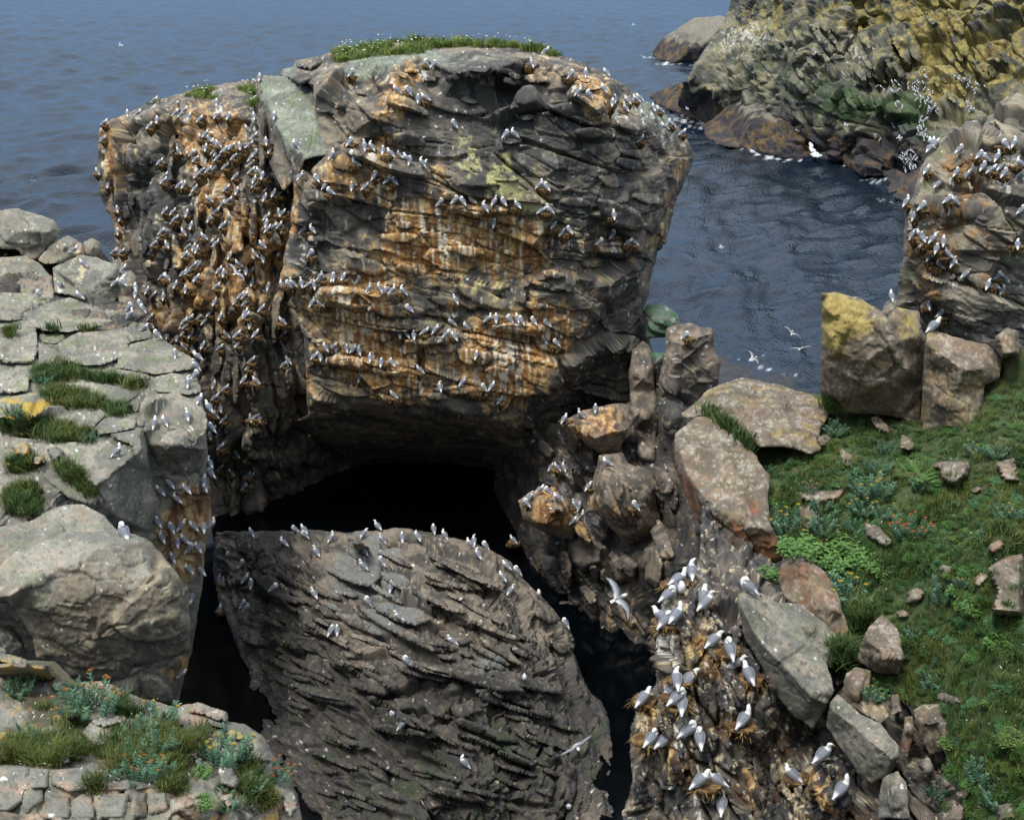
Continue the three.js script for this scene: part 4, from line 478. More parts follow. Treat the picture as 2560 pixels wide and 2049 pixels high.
// boulders behind the terrace
const BK = [
  ['A', [[-140, 1330, 50], [0, 1292, 50.5], [110, 1286, 51], [240, 1322, 51], [330, 1356, 50.6], [385, 1440, 50.3], [340, 1475, 50], [225, 1600, 49.8], [180, 1612, 49.6], [100, 1545, 49.5], [-140, 1525, 49]], [[120, 1420, 49.2], [300, 1420, 49.4]], 'big pale boulder with two gulls at the far left by the sea', .3],
  ['A', [[220, 1606, 49.4], [320, 1490, 50], [420, 1450, 50.2], [510, 1500, 49.8], [505, 1562, 49.4], [380, 1622, 49], [270, 1626, 49]], [[380, 1530, 48.9]], 'brown pointed boulder with one gull left of the stack', .8],
  ['A', [[510, 1492, 50.2], [560, 1466, 50.4], [620, 1490, 50.2], [626, 1542, 50], [590, 1592, 49.8], [520, 1570, 49.8]], [[570, 1520, 49.5]], 'yellowish knob topped by one gull left of the stack', .7],
  ['A', [[60, 1582, 49], [150, 1570, 49.2], [250, 1632, 49], [320, 1705, 48.8], [335, 1800, 48.4], [330, 1860, 48], [60, 1870, 47.6], [-140, 1860, 47.4], [-140, 1600, 48.6]], [[160, 1700, 48]], 'rusty brown boulder at the left edge behind the terrace', .9],
  ['A', [[320, 1645, 49], [500, 1572, 49.4], [600, 1592, 49.2], [725, 1632, 48.6], [748, 1740, 48.2], [705, 1870, 47.8], [590, 1895, 47.6], [430, 1822, 47.8], [330, 1800, 48.2]], [[520, 1660, 48.3], [690, 1700, 47.6], [560, 1780, 47.4]], 'blue-grey rectangular block behind the terrace', 0],
  ['A', [[750, 1665, 48.8], [800, 1666, 48.8], [842, 1705, 48.6], [835, 1790, 48.2], [815, 1880, 47.8], [745, 1870, 47.8], [705, 1760, 48.2]], [[780, 1760, 47.8]], 'narrow stained boulder between grey block and stack', .8],
];
BK.forEach((q, i) => rock({ at: q[0], name: 'boulder', zone: 'back', step: 3, style: STYLE.boulder, paint: paintSlab(q[4], 0.35), thick: 2.2, round: 0.12, seed: 170 + i, o: q[1], p: q[2], label: q[3] }));
rock({ at: 'A', name: 'headland', kind: 'structure', zone: 'back', style: STYLE.chasm, paint: paintDark, thick: 6, round: 0.3, seed: 24, o: [[-140, 1400, 52], [200, 1420, 52.5], [400, 1500, 52], [600, 1520, 51.5], [690, 1620, 51], [830, 1720, 50], [900, 1950, 46], [700, 2050, 44.5], [-140, 1950, 46]], p: [[300, 1700, 50.4], [600, 1750, 49.8]] });

// the big near boulder, a chip leaning on it, and what lies under it
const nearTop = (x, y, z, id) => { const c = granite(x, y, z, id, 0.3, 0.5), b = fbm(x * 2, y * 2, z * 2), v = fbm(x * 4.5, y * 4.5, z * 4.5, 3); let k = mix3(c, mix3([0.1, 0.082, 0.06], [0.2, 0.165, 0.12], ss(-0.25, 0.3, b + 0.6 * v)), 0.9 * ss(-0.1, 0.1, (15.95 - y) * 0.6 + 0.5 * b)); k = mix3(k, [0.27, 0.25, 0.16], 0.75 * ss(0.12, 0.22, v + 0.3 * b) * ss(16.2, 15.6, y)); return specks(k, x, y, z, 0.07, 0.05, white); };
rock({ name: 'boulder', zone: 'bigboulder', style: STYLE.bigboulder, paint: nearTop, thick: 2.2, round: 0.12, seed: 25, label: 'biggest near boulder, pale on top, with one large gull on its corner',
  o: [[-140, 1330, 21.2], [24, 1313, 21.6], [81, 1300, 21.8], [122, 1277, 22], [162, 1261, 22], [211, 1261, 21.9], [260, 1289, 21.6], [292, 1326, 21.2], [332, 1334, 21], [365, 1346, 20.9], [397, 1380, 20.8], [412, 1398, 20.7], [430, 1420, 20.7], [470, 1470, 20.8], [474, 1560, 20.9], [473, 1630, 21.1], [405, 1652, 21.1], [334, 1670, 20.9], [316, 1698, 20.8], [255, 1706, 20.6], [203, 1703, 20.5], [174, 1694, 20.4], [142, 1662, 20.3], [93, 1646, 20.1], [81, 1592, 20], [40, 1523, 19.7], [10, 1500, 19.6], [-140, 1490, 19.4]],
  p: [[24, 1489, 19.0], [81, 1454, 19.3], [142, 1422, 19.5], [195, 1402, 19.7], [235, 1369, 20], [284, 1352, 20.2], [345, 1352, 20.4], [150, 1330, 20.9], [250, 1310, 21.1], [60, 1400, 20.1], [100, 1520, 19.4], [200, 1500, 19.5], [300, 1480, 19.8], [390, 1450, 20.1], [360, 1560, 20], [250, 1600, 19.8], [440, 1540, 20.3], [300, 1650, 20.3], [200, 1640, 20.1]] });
stone('G', [[920, 445], [1000, 300], [1060, 195], [1130, 215], [1165, 290], [1168, 345], [1060, 420], [960, 445]], 0.28, { name: 'boulder', zone: 'bigboulder', style: STYLE.stone, paint: paintSlab(0.2, 0.6), seed: 26, thick: 0.6, base: 0.02, label: 'wedge of yellow-grey rock perched on the right end of the biggest boulder' });
stone('G', [[845, 850], [900, 820], [970, 835], [1050, 910], [1085, 980], [1085, 1030], [980, 1020], [880, 980]], 0.35, { name: 'boulder', zone: 'knoll', style: STYLE.stone, paint: paintSlab(0.25, 0.2), seed: 27, thick: 0.8, base: 0.1, label: 'rounded pale boulder below the biggest boulder at the chasm edge' });
rock({ at: 'G', name: 'boulder', zone: 'bigboulder', style: STYLE.boulder, paint: paintSlab(0.2, 0.2), thick: 1, round: 0.1, seed: 28, label: 'grey rock in the dark gap left of the biggest boulder', o: [[-140, 540, 19.5], [60, 530, 20.6], [110, 580, 20.7], [140, 640, 20.7], [160, 760, 20.4], [-140, 760, 19.3]], p: [[60, 620, 20.2]] });

// ---------------------------------------------------------------- the near knoll: cracked granite with turf and roseroot
const paintKnoll = (x, y, z, id) => { let c = granite(x, y, z, id, 0.75, 0.25); const s = fbm(x * 1.3 + 50, y * 1.3, z * 1.3); c = mix3(c, mix3([0.045, 0.05, 0.018], [0.09, 0.06, 0.03], ss(-0.1, 0.2, fbm(x * 8, y * 8, z * 8, 2))), 0.85 * ss(0.0, 0.16, s)); c = mix3(c, [0.36, 0.25, 0.05], 0.7 * ss(0.22, 0.32, fbm(x * 2.6 + 9, y * 2.6, z * 2.6))); return c; };
rock({ at: 'G', name: 'knoll', kind: 'structure', zone: 'knoll', step: 4, style: STYLE.knoll, paint: paintKnoll, thick: 3, round: 0.2, seed: 29, sink: 0.3,
  o: [[-340, 690, 17.2], [60, 705, 18], [170, 740, 18.1], [340, 748, 18.1], [420, 832, 17.8], [470, 880, 17.7], [640, 870, 17.8], [820, 960, 17.6], [1080, 1035, 17.5], [1160, 1012, 17.8], [1330, 1052, 17.6], [1410, 1122, 17.3], [1500, 1132, 17.2], [1620, 1212, 16.9], [1680, 1322, 16.6], [1780, 1480, 16], [1830, 1562, 15.8], [1852, 1680, 15.5], [1880, 1900, 15], [-340, 1900, 12]],
  p: [[200, 900, 17.2], [600, 1050, 16.6], [1000, 1150, 16.4], [1300, 1180, 16.5], [1550, 1330, 16.1], [200, 1200, 15.6], [600, 1300, 15.4], [1000, 1350, 15.2], [1400, 1450, 15.2], [1650, 1560, 15.4], [100, 1390, 14.6], [500, 1410, 14.5], [900, 1460, 14.5], [100, 1420, 14.1], [500, 1450, 14.1], [900, 1500, 14.2], [100, 1660, 13.7], [600, 1660, 13.7], [1100, 1620, 14], [1500, 1650, 14.6]] });
const KN = [[[50, 942], [220, 932], [250, 952], [220, 1060], [150, 1110], [50, 1210], [-60, 1210], [-60, 950]], [[240, 1052], [310, 982], [400, 1002], [390, 1080], [280, 1110]], [[500, 1182], [560, 1122], [690, 1162], [700, 1210], [640, 1280], [540, 1250]], [[250, 1342], [380, 1272], [440, 1312], [430, 1370], [300, 1382]], [[430, 1272], [510, 1252], [540, 1302], [520, 1350], [450, 1342]], [[1070, 1312], [1150, 1242], [1215, 1262], [1215, 1330], [1120, 1350]], [[560, 1102], [770, 1082], [780, 1112], [640, 1150], [570, 1132]], [[1150, 1025], [1220, 1002], [1400, 1062], [1410, 1120], [1330, 1110], [1250, 1072], [1160, 1062]], [[1250, 1095], [1330, 1120], [1400, 1140], [1390, 1165], [1290, 1140]], [[1342, 1402], [1420, 1392], [1480, 1492], [1450, 1540], [1350, 1492]],
  [[-60, 1402], [170, 1402], [180, 1500], [140, 1620], [50, 1680], [-60, 1680]], [[182, 1412], [300, 1412], [290, 1528], [182, 1530]], [[312, 1422], [540, 1402], [550, 1540], [420, 1552], [312, 1502]], [[556, 1462], [800, 1482], [815, 1548], [572, 1550]], [[822, 1492], [1010, 1472], [1000, 1520], [832, 1540]], [[442, 1612], [500, 1562], [562, 1562], [580, 1720], [440, 1720]], [[572, 1572], [800, 1562], [760, 1720], [592, 1720]], [[815, 1582], [908, 1552], [900, 1720], [800, 1720]], [[912, 1562], [1020, 1562], [1032, 1670], [912, 1700]], [[1042, 1592], [1180, 1602], [1200, 1642], [1050, 1690]], [[1112, 1502], [1270, 1492], [1270, 1572], [1190, 1600], [1112, 1562]], [[150, 1550], [260, 1532], [270, 1602], [160, 1690], [130, 1640]], [[285, 1572], [430, 1582], [430, 1720], [260, 1720]],
  [[1402, 1172], [1520, 1182], [1530, 1222], [1420, 1232]], [[1522, 1202], [1625, 1222], [1635, 1288], [1540, 1272]], [[1560, 1300], [1660, 1320], [1670, 1370], [1590, 1370]], [[330, 780], [420, 790], [430, 840], [350, 850]], [[60, 760], [320, 780], [350, 850], [240, 880], [60, 870], [-60, 860], [-60, 770]], [[60, 708], [170, 742], [160, 770], [40, 755], [-60, 740]], [[540, 880], [640, 875], [800, 960], [820, 1000], [680, 960]], [[1080, 1070], [1180, 1110], [1150, 1150], [1030, 1120]], [[400, 1090], [520, 1075], [530, 1100], [420, 1115]], [[660, 1390], [820, 1350], [930, 1345], [900, 1380], [700, 1420]], [[1200, 1350], [1240, 1340], [1250, 1390], [1210, 1400]], [[1370, 1580], [1440, 1560], [1500, 1640], [1400, 1650]], [[1560, 1570], [1640, 1540], [1680, 1600], [1600, 1640]], [[1740, 1560], [1800, 1530], [1840, 1640], [1790, 1720], [1750, 1650]], [[190, 1200], [330, 1160], [340, 1200], [220, 1230]], [[310, 880], [400, 870], [400, 920], [330, 930]]];
const KNL = ['lichened block at the left edge beside the large orange-headed plant', 'tilted stone directly left of the large orange-headed plant', 'split five-sided stone in the middle of the knoll', 'left one of two pink-grey stones in the turf', 'right one of two pink-grey stones in the turf', 'squarish stone between two blue-green plants', 'flat stone under the large orange-headed plant', 'long cap stone at the top rim of the knoll', 'thin layer of rock under the long cap stone', 'tilted grey stone at the right of the knoll'];
KN.forEach((o, i) => {
  const front = i >= 10 && i <= 22, yel = (i >= 23 && i <= 28);
  const opt = { zone: 'knoll', style: STYLE.stone, paint: yel ? orangeK : paintSlab(0.7, 0.15), seed: 200 + i, thick: 0.35, step: 3.5, k: 0.88, base: -0.02, round: 0.04 };
  if (i < 10) stone('G', o, 0.3, { ...opt, name: 'boulder', cat: 'stone', label: KNL[i] }); else stone('G', o, front ? 0.04 : 0.14, { ...opt, jag: front ? 4.5 : 2.5, name: 'rock_block', parent: scene.getObjectByName('knoll') });
});
function orangeK(x, y, z, id) { return mix3(granite(x, y, z, id, 0.6, 0.2), [0.37, 0.25, 0.05], 0.8 * ss(0.02, 0.2, fbm(x * 3.4, y * 3.4, z * 3.4))); }

// ---------------------------------------------------------------- right shore
const paintTurf = (x, y, z, id) => { const a = fbm(x * 0.8, y * 0.8, z * 0.8), b = fbm(x * 5, y * 5, z * 5); return mix3(mix3([0.03, 0.05, 0.014], [0.055, 0.08, 0.022], ss(-0.3, 0.3, a + b)), [0.075, 0.052, 0.026], 0.7 * ss(0.12, 0.3, a + 0.4 * b)); };
rock({ name: 'ground', kind: 'structure', zone: 'turf', step: 5, style: STYLE.turf, paint: paintTurf, thick: 3, round: 0.1, seed: 31, sink: 0.4,
  o: [[1740, 1110, -14], [1830, 1050, -14], [2000, 985, -14.3], [2080, 985, -14.6], [2330, 1010, -15.1], [2470, 945, -16.1], [2510, 892, -16.8], [2600, 855, -17.2], [2720, 840, -17.3], [2720, 2170, -18], [2470, 2170, -15.9], [2400, 1960, -14.9], [2330, 1810, -14.4], [2230, 1730, -14.1], [2120, 1650, -13.9], [2080, 1560, -13.9], [2000, 1490, -14], [1960, 1400, -14.1], [1930, 1330, -14.1], [1850, 1250, -14.1], [1760, 1150, -14.2]],
  p: [[2100, 1070, -14.8], [2300, 1120, -15.2], [1930, 1110, -14.4], [2040, 1130, -14.9], [2100, 1180, -15], [2300, 1200, -15.5], [2500, 1150, -16.3], [2100, 1350, -14.6], [2300, 1400, -15.3], [2500, 1500, -16.5], [2200, 1600, -14.3], [2350, 1700, -14.9], [2500, 1850, -16.4], [1990, 1200, -14.7], [2260, 1650, -14.4], [2400, 1850, -15.2], [2200, 1480, -14.7]] });
const paintTan = (warm, yel) => (x, y, z, id) => {
  const b = fbm(x * 2.4, y * 2.4, z * 2.4), e = fbm(x * 9, y * 9, z * 9, 2), a = fbm(x * 0.8 + 3, y * 0.8, z * 0.8);
  let c = mix3([0.105, 0.084, 0.06], [0.205, 0.168, 0.122], ss(-0.25, 0.3, b + 0.4 * e)); c = mix3(c, [0.21, 0.138, 0.09], warm * ss(0, 0.3, a + 0.5 * b));
  c = mix3(c, [0.36, 0.35, 0.31], 0.55 * ss(0.1, 0.25, e + 0.4 * b)); c = mix3(c, [0.075, 0.06, 0.035], 0.6 * ss(0.18, 0.3, fbm(x * 5 + 8, y * 5, z * 5)));
  return mix3(c, [0.36, 0.255, 0.05], yel * ss(0.05, 0.28, fbm(x * 1.6 + 7, y * 1.6, z * 1.6) + 0.35 * e));
};
const r1y = patchList([[2085, 760, 60, 1, 27], [2120, 800, 60, .9, 27], [2080, 860, 50, 1, 27], [2260, 790, 50, .9, 27.3], [2180, 780, 50, .6, 27], [2290, 830, 40, .7, 27.3]]);
const paintSplit = (x, y, z, id) => { let c = mix3(paintTan(0.3, 0.15)(x, y, z, id), [0.13, 0.1, 0.068], 0.55 * ss(-0.1, 0.2, fbm(x * 1.1, y * 1.1 + 4, z * 1.1))); return mix3(c, [0.31, 0.235, 0.055], 0.75 * ss(0.32, 0.75, patchAt(r1y, x, y, z) * 0.6 + fbm(x * 2.4, y * 2.4, z * 2.4) + 0.5 * fbm(x * 9, y * 9, z * 9, 2))); };
rock({ at: 'F', name: 'boulder', zone: 'split', style: STYLE.bigboulder, paint: paintSplit, thick: 2.2, round: 0.12, seed: 32, label: 'tall brown boulder with yellow lichen, left half of the split pair',
  o: [[875, 125, 27], [960, 120, 27.2], [1060, 150, 27.3], [1090, 150, 27.3], [1240, 240, 27.4], [1280, 280, 27.2], [1340, 220, 27.8], [1470, 240, 27.9], [1496, 380, 27.8], [1490, 600, 28.2], [1482, 800, 28.5], [1474, 1030, 28.5], [1400, 915, 28.3], [1300, 885, 28.4], [1100, 875, 28.7], [980, 865, 28.9], [870, 760, 28.9], [872, 500, 28]],
  p: [[900, 240, 26.9], [1000, 272, 26.75], [1060, 302, 26.7], [1270, 288, 26.8], [930, 400, 26.75], [960, 500, 26.85], [1170, 550, 26.7], [1180, 575, 27.05], [980, 530, 27.15], [1300, 450, 26.8], [1100, 700, 27.4], [1000, 780, 28.3], [1250, 700, 27.2], [1400, 600, 27.2], [1300, 820, 27.8], [1440, 400, 27.2], [1350, 300, 27.2]] });
rock({ at: 'F', name: 'boulder', zone: 'split', style: STYLE.bigboulder, paint: paintTan(0.4, 0.25), thick: 2.2, round: 0.12, seed: 33, label: 'white-speckled brown boulder, right half of the split pair',
  o: [[1520, 382, 27.3], [1560, 362, 27.5], [1640, 380, 27.6], [1760, 420, 27.4], [1900, 450, 27.6], [1985, 545, 27.6], [1970, 650, 27.2], [1880, 700, 27], [1870, 850, 27], [1915, 950, 26.8], [1925, 1060, 26.8], [1800, 1105, 27], [1640, 1095, 27.4], [1500, 1085, 27.9], [1491, 900, 27.9], [1500, 600, 27.6]],
  p: [[1600, 500, 26.6], [1750, 600, 26.2], [1600, 800, 26.9], [1750, 900, 26.4], [1850, 600, 26.4], [1700, 750, 26.5]] });
rock({ at: 'F', name: 'boulder', zone: 'rightrock', style: STYLE.bigboulder, paint: paintTan(0.5, 0.35), thick: 2, round: 0.25, seed: 34, label: 'broad rounded tan boulder with a crack, left of the split pair',
  o: [[0, 880, 30], [100, 800, 30.8], [180, 720, 31.5], [380, 650, 32], [500, 670, 31.8], [630, 700, 31.6], [760, 740, 31], [900, 800, 30], [930, 870, 29], [870, 960, 28], [850, 1040, 27.2], [880, 1090, 26.6], [800, 1125, 26.4], [700, 1085, 26.7], [500, 1078, 26.8], [470, 1060, 27], [400, 990, 27.8], [200, 880, 28.9], [40, 900, 29]], p: [[300, 790, 29.2], [600, 840, 28.5], [625, 700, 31.4], [640, 1070, 26.9], [700, 960, 27.5], [500, 950, 27.9]] });
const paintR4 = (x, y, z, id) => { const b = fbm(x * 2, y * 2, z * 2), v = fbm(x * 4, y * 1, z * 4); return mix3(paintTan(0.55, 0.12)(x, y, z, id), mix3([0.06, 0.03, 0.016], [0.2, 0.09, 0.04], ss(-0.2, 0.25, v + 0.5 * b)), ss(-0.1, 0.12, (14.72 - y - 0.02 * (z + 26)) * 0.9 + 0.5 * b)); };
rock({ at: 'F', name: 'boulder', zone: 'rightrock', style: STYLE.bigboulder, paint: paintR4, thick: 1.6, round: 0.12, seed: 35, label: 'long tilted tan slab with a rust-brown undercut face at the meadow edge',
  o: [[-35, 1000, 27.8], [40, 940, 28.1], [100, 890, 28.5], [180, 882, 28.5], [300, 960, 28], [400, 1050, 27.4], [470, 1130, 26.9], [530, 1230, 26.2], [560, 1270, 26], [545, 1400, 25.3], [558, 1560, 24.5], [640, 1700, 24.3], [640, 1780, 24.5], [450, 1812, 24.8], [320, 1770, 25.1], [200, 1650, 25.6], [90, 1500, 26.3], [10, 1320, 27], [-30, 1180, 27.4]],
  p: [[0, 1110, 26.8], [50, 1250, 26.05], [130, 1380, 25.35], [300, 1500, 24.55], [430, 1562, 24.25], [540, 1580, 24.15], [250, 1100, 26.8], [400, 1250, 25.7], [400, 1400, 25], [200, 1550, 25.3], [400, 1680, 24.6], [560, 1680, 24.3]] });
rock({ at: 'F', name: 'boulder', zone: 'split', style: STYLE.bigboulder, paint: paintDark, thick: 0.8, round: 0.1, seed: 332, label: 'added dark backing rock that darkens the gap of the split pair', o: [[1450, 400, 28.6], [1530, 400, 28.6], [1530, 1080, 29.4], [1440, 1080, 29.4]], p: [[1490, 700, 28.9]] });  // backing rock added so the gap between the two boulders reads dark
stone('F', [[700, 640], [760, 560], [790, 548], [862, 570], [864, 740], [800, 735], [720, 720]], 0.5, { name: 'boulder', zone: 'rightrock', style: STYLE.stone, paint: paintTan(0.2, 0.1), seed: 36, thick: 0.8, label: 'pale upright stone squeezed left of the tall split boulder', rel: false, o: [[700, 650, 31], [750, 560, 31.2], [790, 548, 31.2], [864, 570, 31], [866, 750, 30.4], [800, 745, 30.5], [715, 715, 30.8]], p: [[790, 640, 30.6]] });
[['F', [[1160, 890], [1230, 895], [1310, 970], [1300, 1000], [1220, 970]], .25, 'pinkish flat stone in the grass under the split boulder'], ['F', [[1365, 1000], [1440, 1030], [1445, 1090], [1360, 1100]], .3, 'orange-brown stone at the foot of the split'], ['F', [[1520, 1180], [1640, 1165], [1790, 1170], [1780, 1250], [1700, 1320], [1620, 1280], [1600, 1210]], .3, 'pale grey stone with a lichen edge beside the bright fern-like clump'], ['F', [[730, 1360], [800, 1350], [1040, 1345], [1000, 1400], [850, 1430], [740, 1400]], .15, 'low pink stone slab in the middle of the meadow'], ['F', [[740, 1440], [800, 1430], [860, 1520], [790, 1600], [740, 1560]], .15, 'pink stone left among the blue-green plants'], ['F', [[1130, 1540], [1230, 1570], [1330, 1680], [1280, 1700], [1150, 1620]], .2, 'grey-and-pink slanted stone in the meadow centre'], ['F', [[1950, 1180], [2060, 1140], [2100, 1300], [2000, 1300]], .35, 'grey stone at the right edge of the meadow'], ['F', [[1900, 1690], [1960, 1650], [2010, 1650], [1990, 1720], [1920, 1726]], .25, 'rounded pale stone near the right edge below a yellow plant'], ['F', [[970, 1070], [1060, 1130], [1060, 1220], [1010, 1180]], .12, 'narrow pink strip of rock beside the bright turf'], ['F', [[840, 1010], [920, 1000], [940, 1060], [860, 1070]], .2, 'mossy dark lump beside the broad rounded boulder'], ['F', [[1800, 1330], [1860, 1320], [1860, 1355], [1800, 1360]], .12, 'small stone in long grass right of centre'], ['F', [[1945, 400], [2010, 340], [2090, 360], [2090, 520], [1980, 530]], .4, 'grey rock standing at the right edge above the split pair'],
  ['I', [[1600, 165], [1625, 148], [1690, 180], [1675, 205], [1605, 190]], .15, 'small tan stone lying alone on the grass'], ['I', [[1400, 330], [1460, 290], [1510, 320], [1480, 380], [1390, 385]], .15, 'reddish stone half sunk in turf'], ['I', [[1330, 450], [1370, 425], [1420, 455], [1400, 475], [1340, 475]], .1, 'small pink stone just above the lone square boulder'], ['I', [[1810, 250], [1850, 200], [1900, 210], [1890, 260], [1830, 290]], .2, 'pink-grey stone left of the big right-edge rock'], ['I', [[1900, 170], [2020, 100], [2120, 80], [2120, 480], [1990, 470], [1920, 460], [1960, 320]], .35, 'large pale rock with moss at the right edge'], ['I', [[1590, 1460], [1620, 1455], [1710, 1540], [1690, 1560], [1600, 1500]], .15, 'thin slanted stone near the bottom right'], ['I', [[1600, 1700], [1640, 1620], [1690, 1598], [1765, 1660], [1760, 1740], [1600, 1760]], .3, 'pale angular boulder at the bottom right'], ['I', [[1700, 1560], [1790, 1535], [1780, 1590], [1720, 1600]], .15, 'small grey stone above the bottom right boulder'], ['I', [[1950, 1640], [2040, 1620], [2080, 1720], [1970, 1740]], .15, 'dim pink stone in the bottom right corner'], ['I', [[1540, 955], [1640, 940], [1760, 1000], [1700, 1015], [1600, 985]], .1, 'flat stone strip in grass above the knobbly block']].forEach((q, i) => stone(q[0], q[1], q[2] * 2.2, { name: 'boulder', zone: 'meadowstone', style: STYLE.stone, paint: paintTan(0.9, 0.08), seed: 240 + i, thick: 0.6, k: 0.84, base: 0.1, round: 0.06, cat: 'stone', label: q[3] }));

// the near nesting cliff under the meadow
const nestOchre = patchList([[1700, 1470, 30, 1, 21], [1660, 1560, 40, .8, 20.7], [1735, 1600, 40, 1, 20.6], [1760, 1660, 30, .9, 20.5], [1690, 1740, 50, .8, 20.4], [1800, 1680, 30, 1, 20.5], [1820, 1800, 40, 1, 20.4], [1660, 1880, 50, .8, 20.3], [1720, 1950, 50, 1, 20.3], [1870, 1860, 40, .9, 20.4], [1880, 1980, 40, .9, 20.3], [2040, 1960, 50, 1.1, 19.9], [2090, 1990, 40, .8, 19.8], [1630, 1800, 40, .6, 20.6], [1890, 1740, 30, .8, 20.4]]);
const paintNest = (x, y, z, id) => {
  const b = fbm(x * 3, y * 3, z * 3), v = fbm(x * 7, y * 1, z * 7 + 3, 3), e = fbm(x * 14, y * 9, z * 14, 2), o = patchAt(nestOchre, x, y, z);
  let c = mix3([0.03, 0.031, 0.034], [0.12, 0.104, 0.084], ss(-0.3, 0.3, b + fbm(x * 0.9, y * 0.9, z * 0.9) + 0.3 * (R01(id, 4) - 0.5)));
  c = mix3(c, [0.15, 0.155, 0.165], 0.5 * ss(0.05, 0.3, v)); c = mix3(c, mix3([0.16, 0.075, 0.026], [0.45, 0.29, 0.11], ss(-0.2, 0.3, v + 0.4 * e)), ss(0.28, 0.6, 0.65 * o + 0.8 * v + 0.45 * b));
  c = mix3(c, [0.05, 0.028, 0.014], 0.85 * ss(0.1, 0.25, fbm(x * 1.8 + 30, y * 1.8, z * 1.8) + 0.12 * o)); c = mix3(c, [0.56, 0.47, 0.29], 0.7 * ss(0.2, 0.32, v + 0.4 * e));
  return specks(c, x, y, z, 0.06, 0.07, white);
};
rock({ name: 'cliff', kind: 'structure', zone: 'nestcliff', step: 3, style: STYLE.nestcliff, paint: paintNest, thick: 4, round: 0.2, seed: 37,
  o: [[1650, 1520, 21.5], [1690, 1440, 22], [1735, 1445, 22], [1750, 1380, 23.5], [1755, 1260, 25.4], [1800, 1250, 25.5], [1900, 1380, 24.6], [1950, 1420, 24], [2000, 1500, 22.9], [2100, 1620, 21.5], [2160, 1690, 20.8], [2260, 1760, 20], [2350, 1860, 18.8], [2420, 1980, 17.9], [2440, 2140, 17.2], [1540, 2140, 21.2], [1556, 2030, 21.2], [1580, 1957, 21], [1572, 1836, 20.9], [1592, 1759, 20.9], [1637, 1714, 21], [1641, 1600, 21.2]],
  p: [[1700, 1560, 20.6], [1700, 1700, 20.4], [1680, 1850, 20.3], [1720, 2000, 20.4], [1790, 1380, 24.2], [1790, 1500, 22], [1850, 1520, 21.8], [1850, 1650, 20.7], [1850, 1800, 20.5], [1850, 1950, 20.3], [1980, 1700, 20.9], [2000, 1860, 21.6], [1960, 1930, 21], [2050, 1890, 20.6], [2060, 1960, 19.8], [2060, 2040, 19.9], [2200, 1900, 19.8], [2300, 1960, 18.9]] });
const paintPale = (x, y, z, id) => { const c = granite(x, y, z, id, 0.3, 0.35), v = fbm(x * 6, y * 6, z * 6), b = fbm(x * 1.5, y * 1.5, z * 1.5); return specks(mix3(c, [0.085, 0.078, 0.07], 0.65 * ss(0.0, 0.25, v + 0.5 * b)), x, y, z, 0.08, 0.08, white); };
const paintRust = (x, y, z, id) => { const v = fbm(x * 6, y * 3, z * 6), b = fbm(x * 1.5, y * 1.5, z * 1.5); return mix3(paintTan(0.7, 0.1)(x, y, z, id), mix3([0.05, 0.028, 0.016], [0.17, 0.085, 0.04], ss(-0.2, 0.2, v)), 0.85 * ss(-0.05, 0.2, b + 0.4 * v)); };
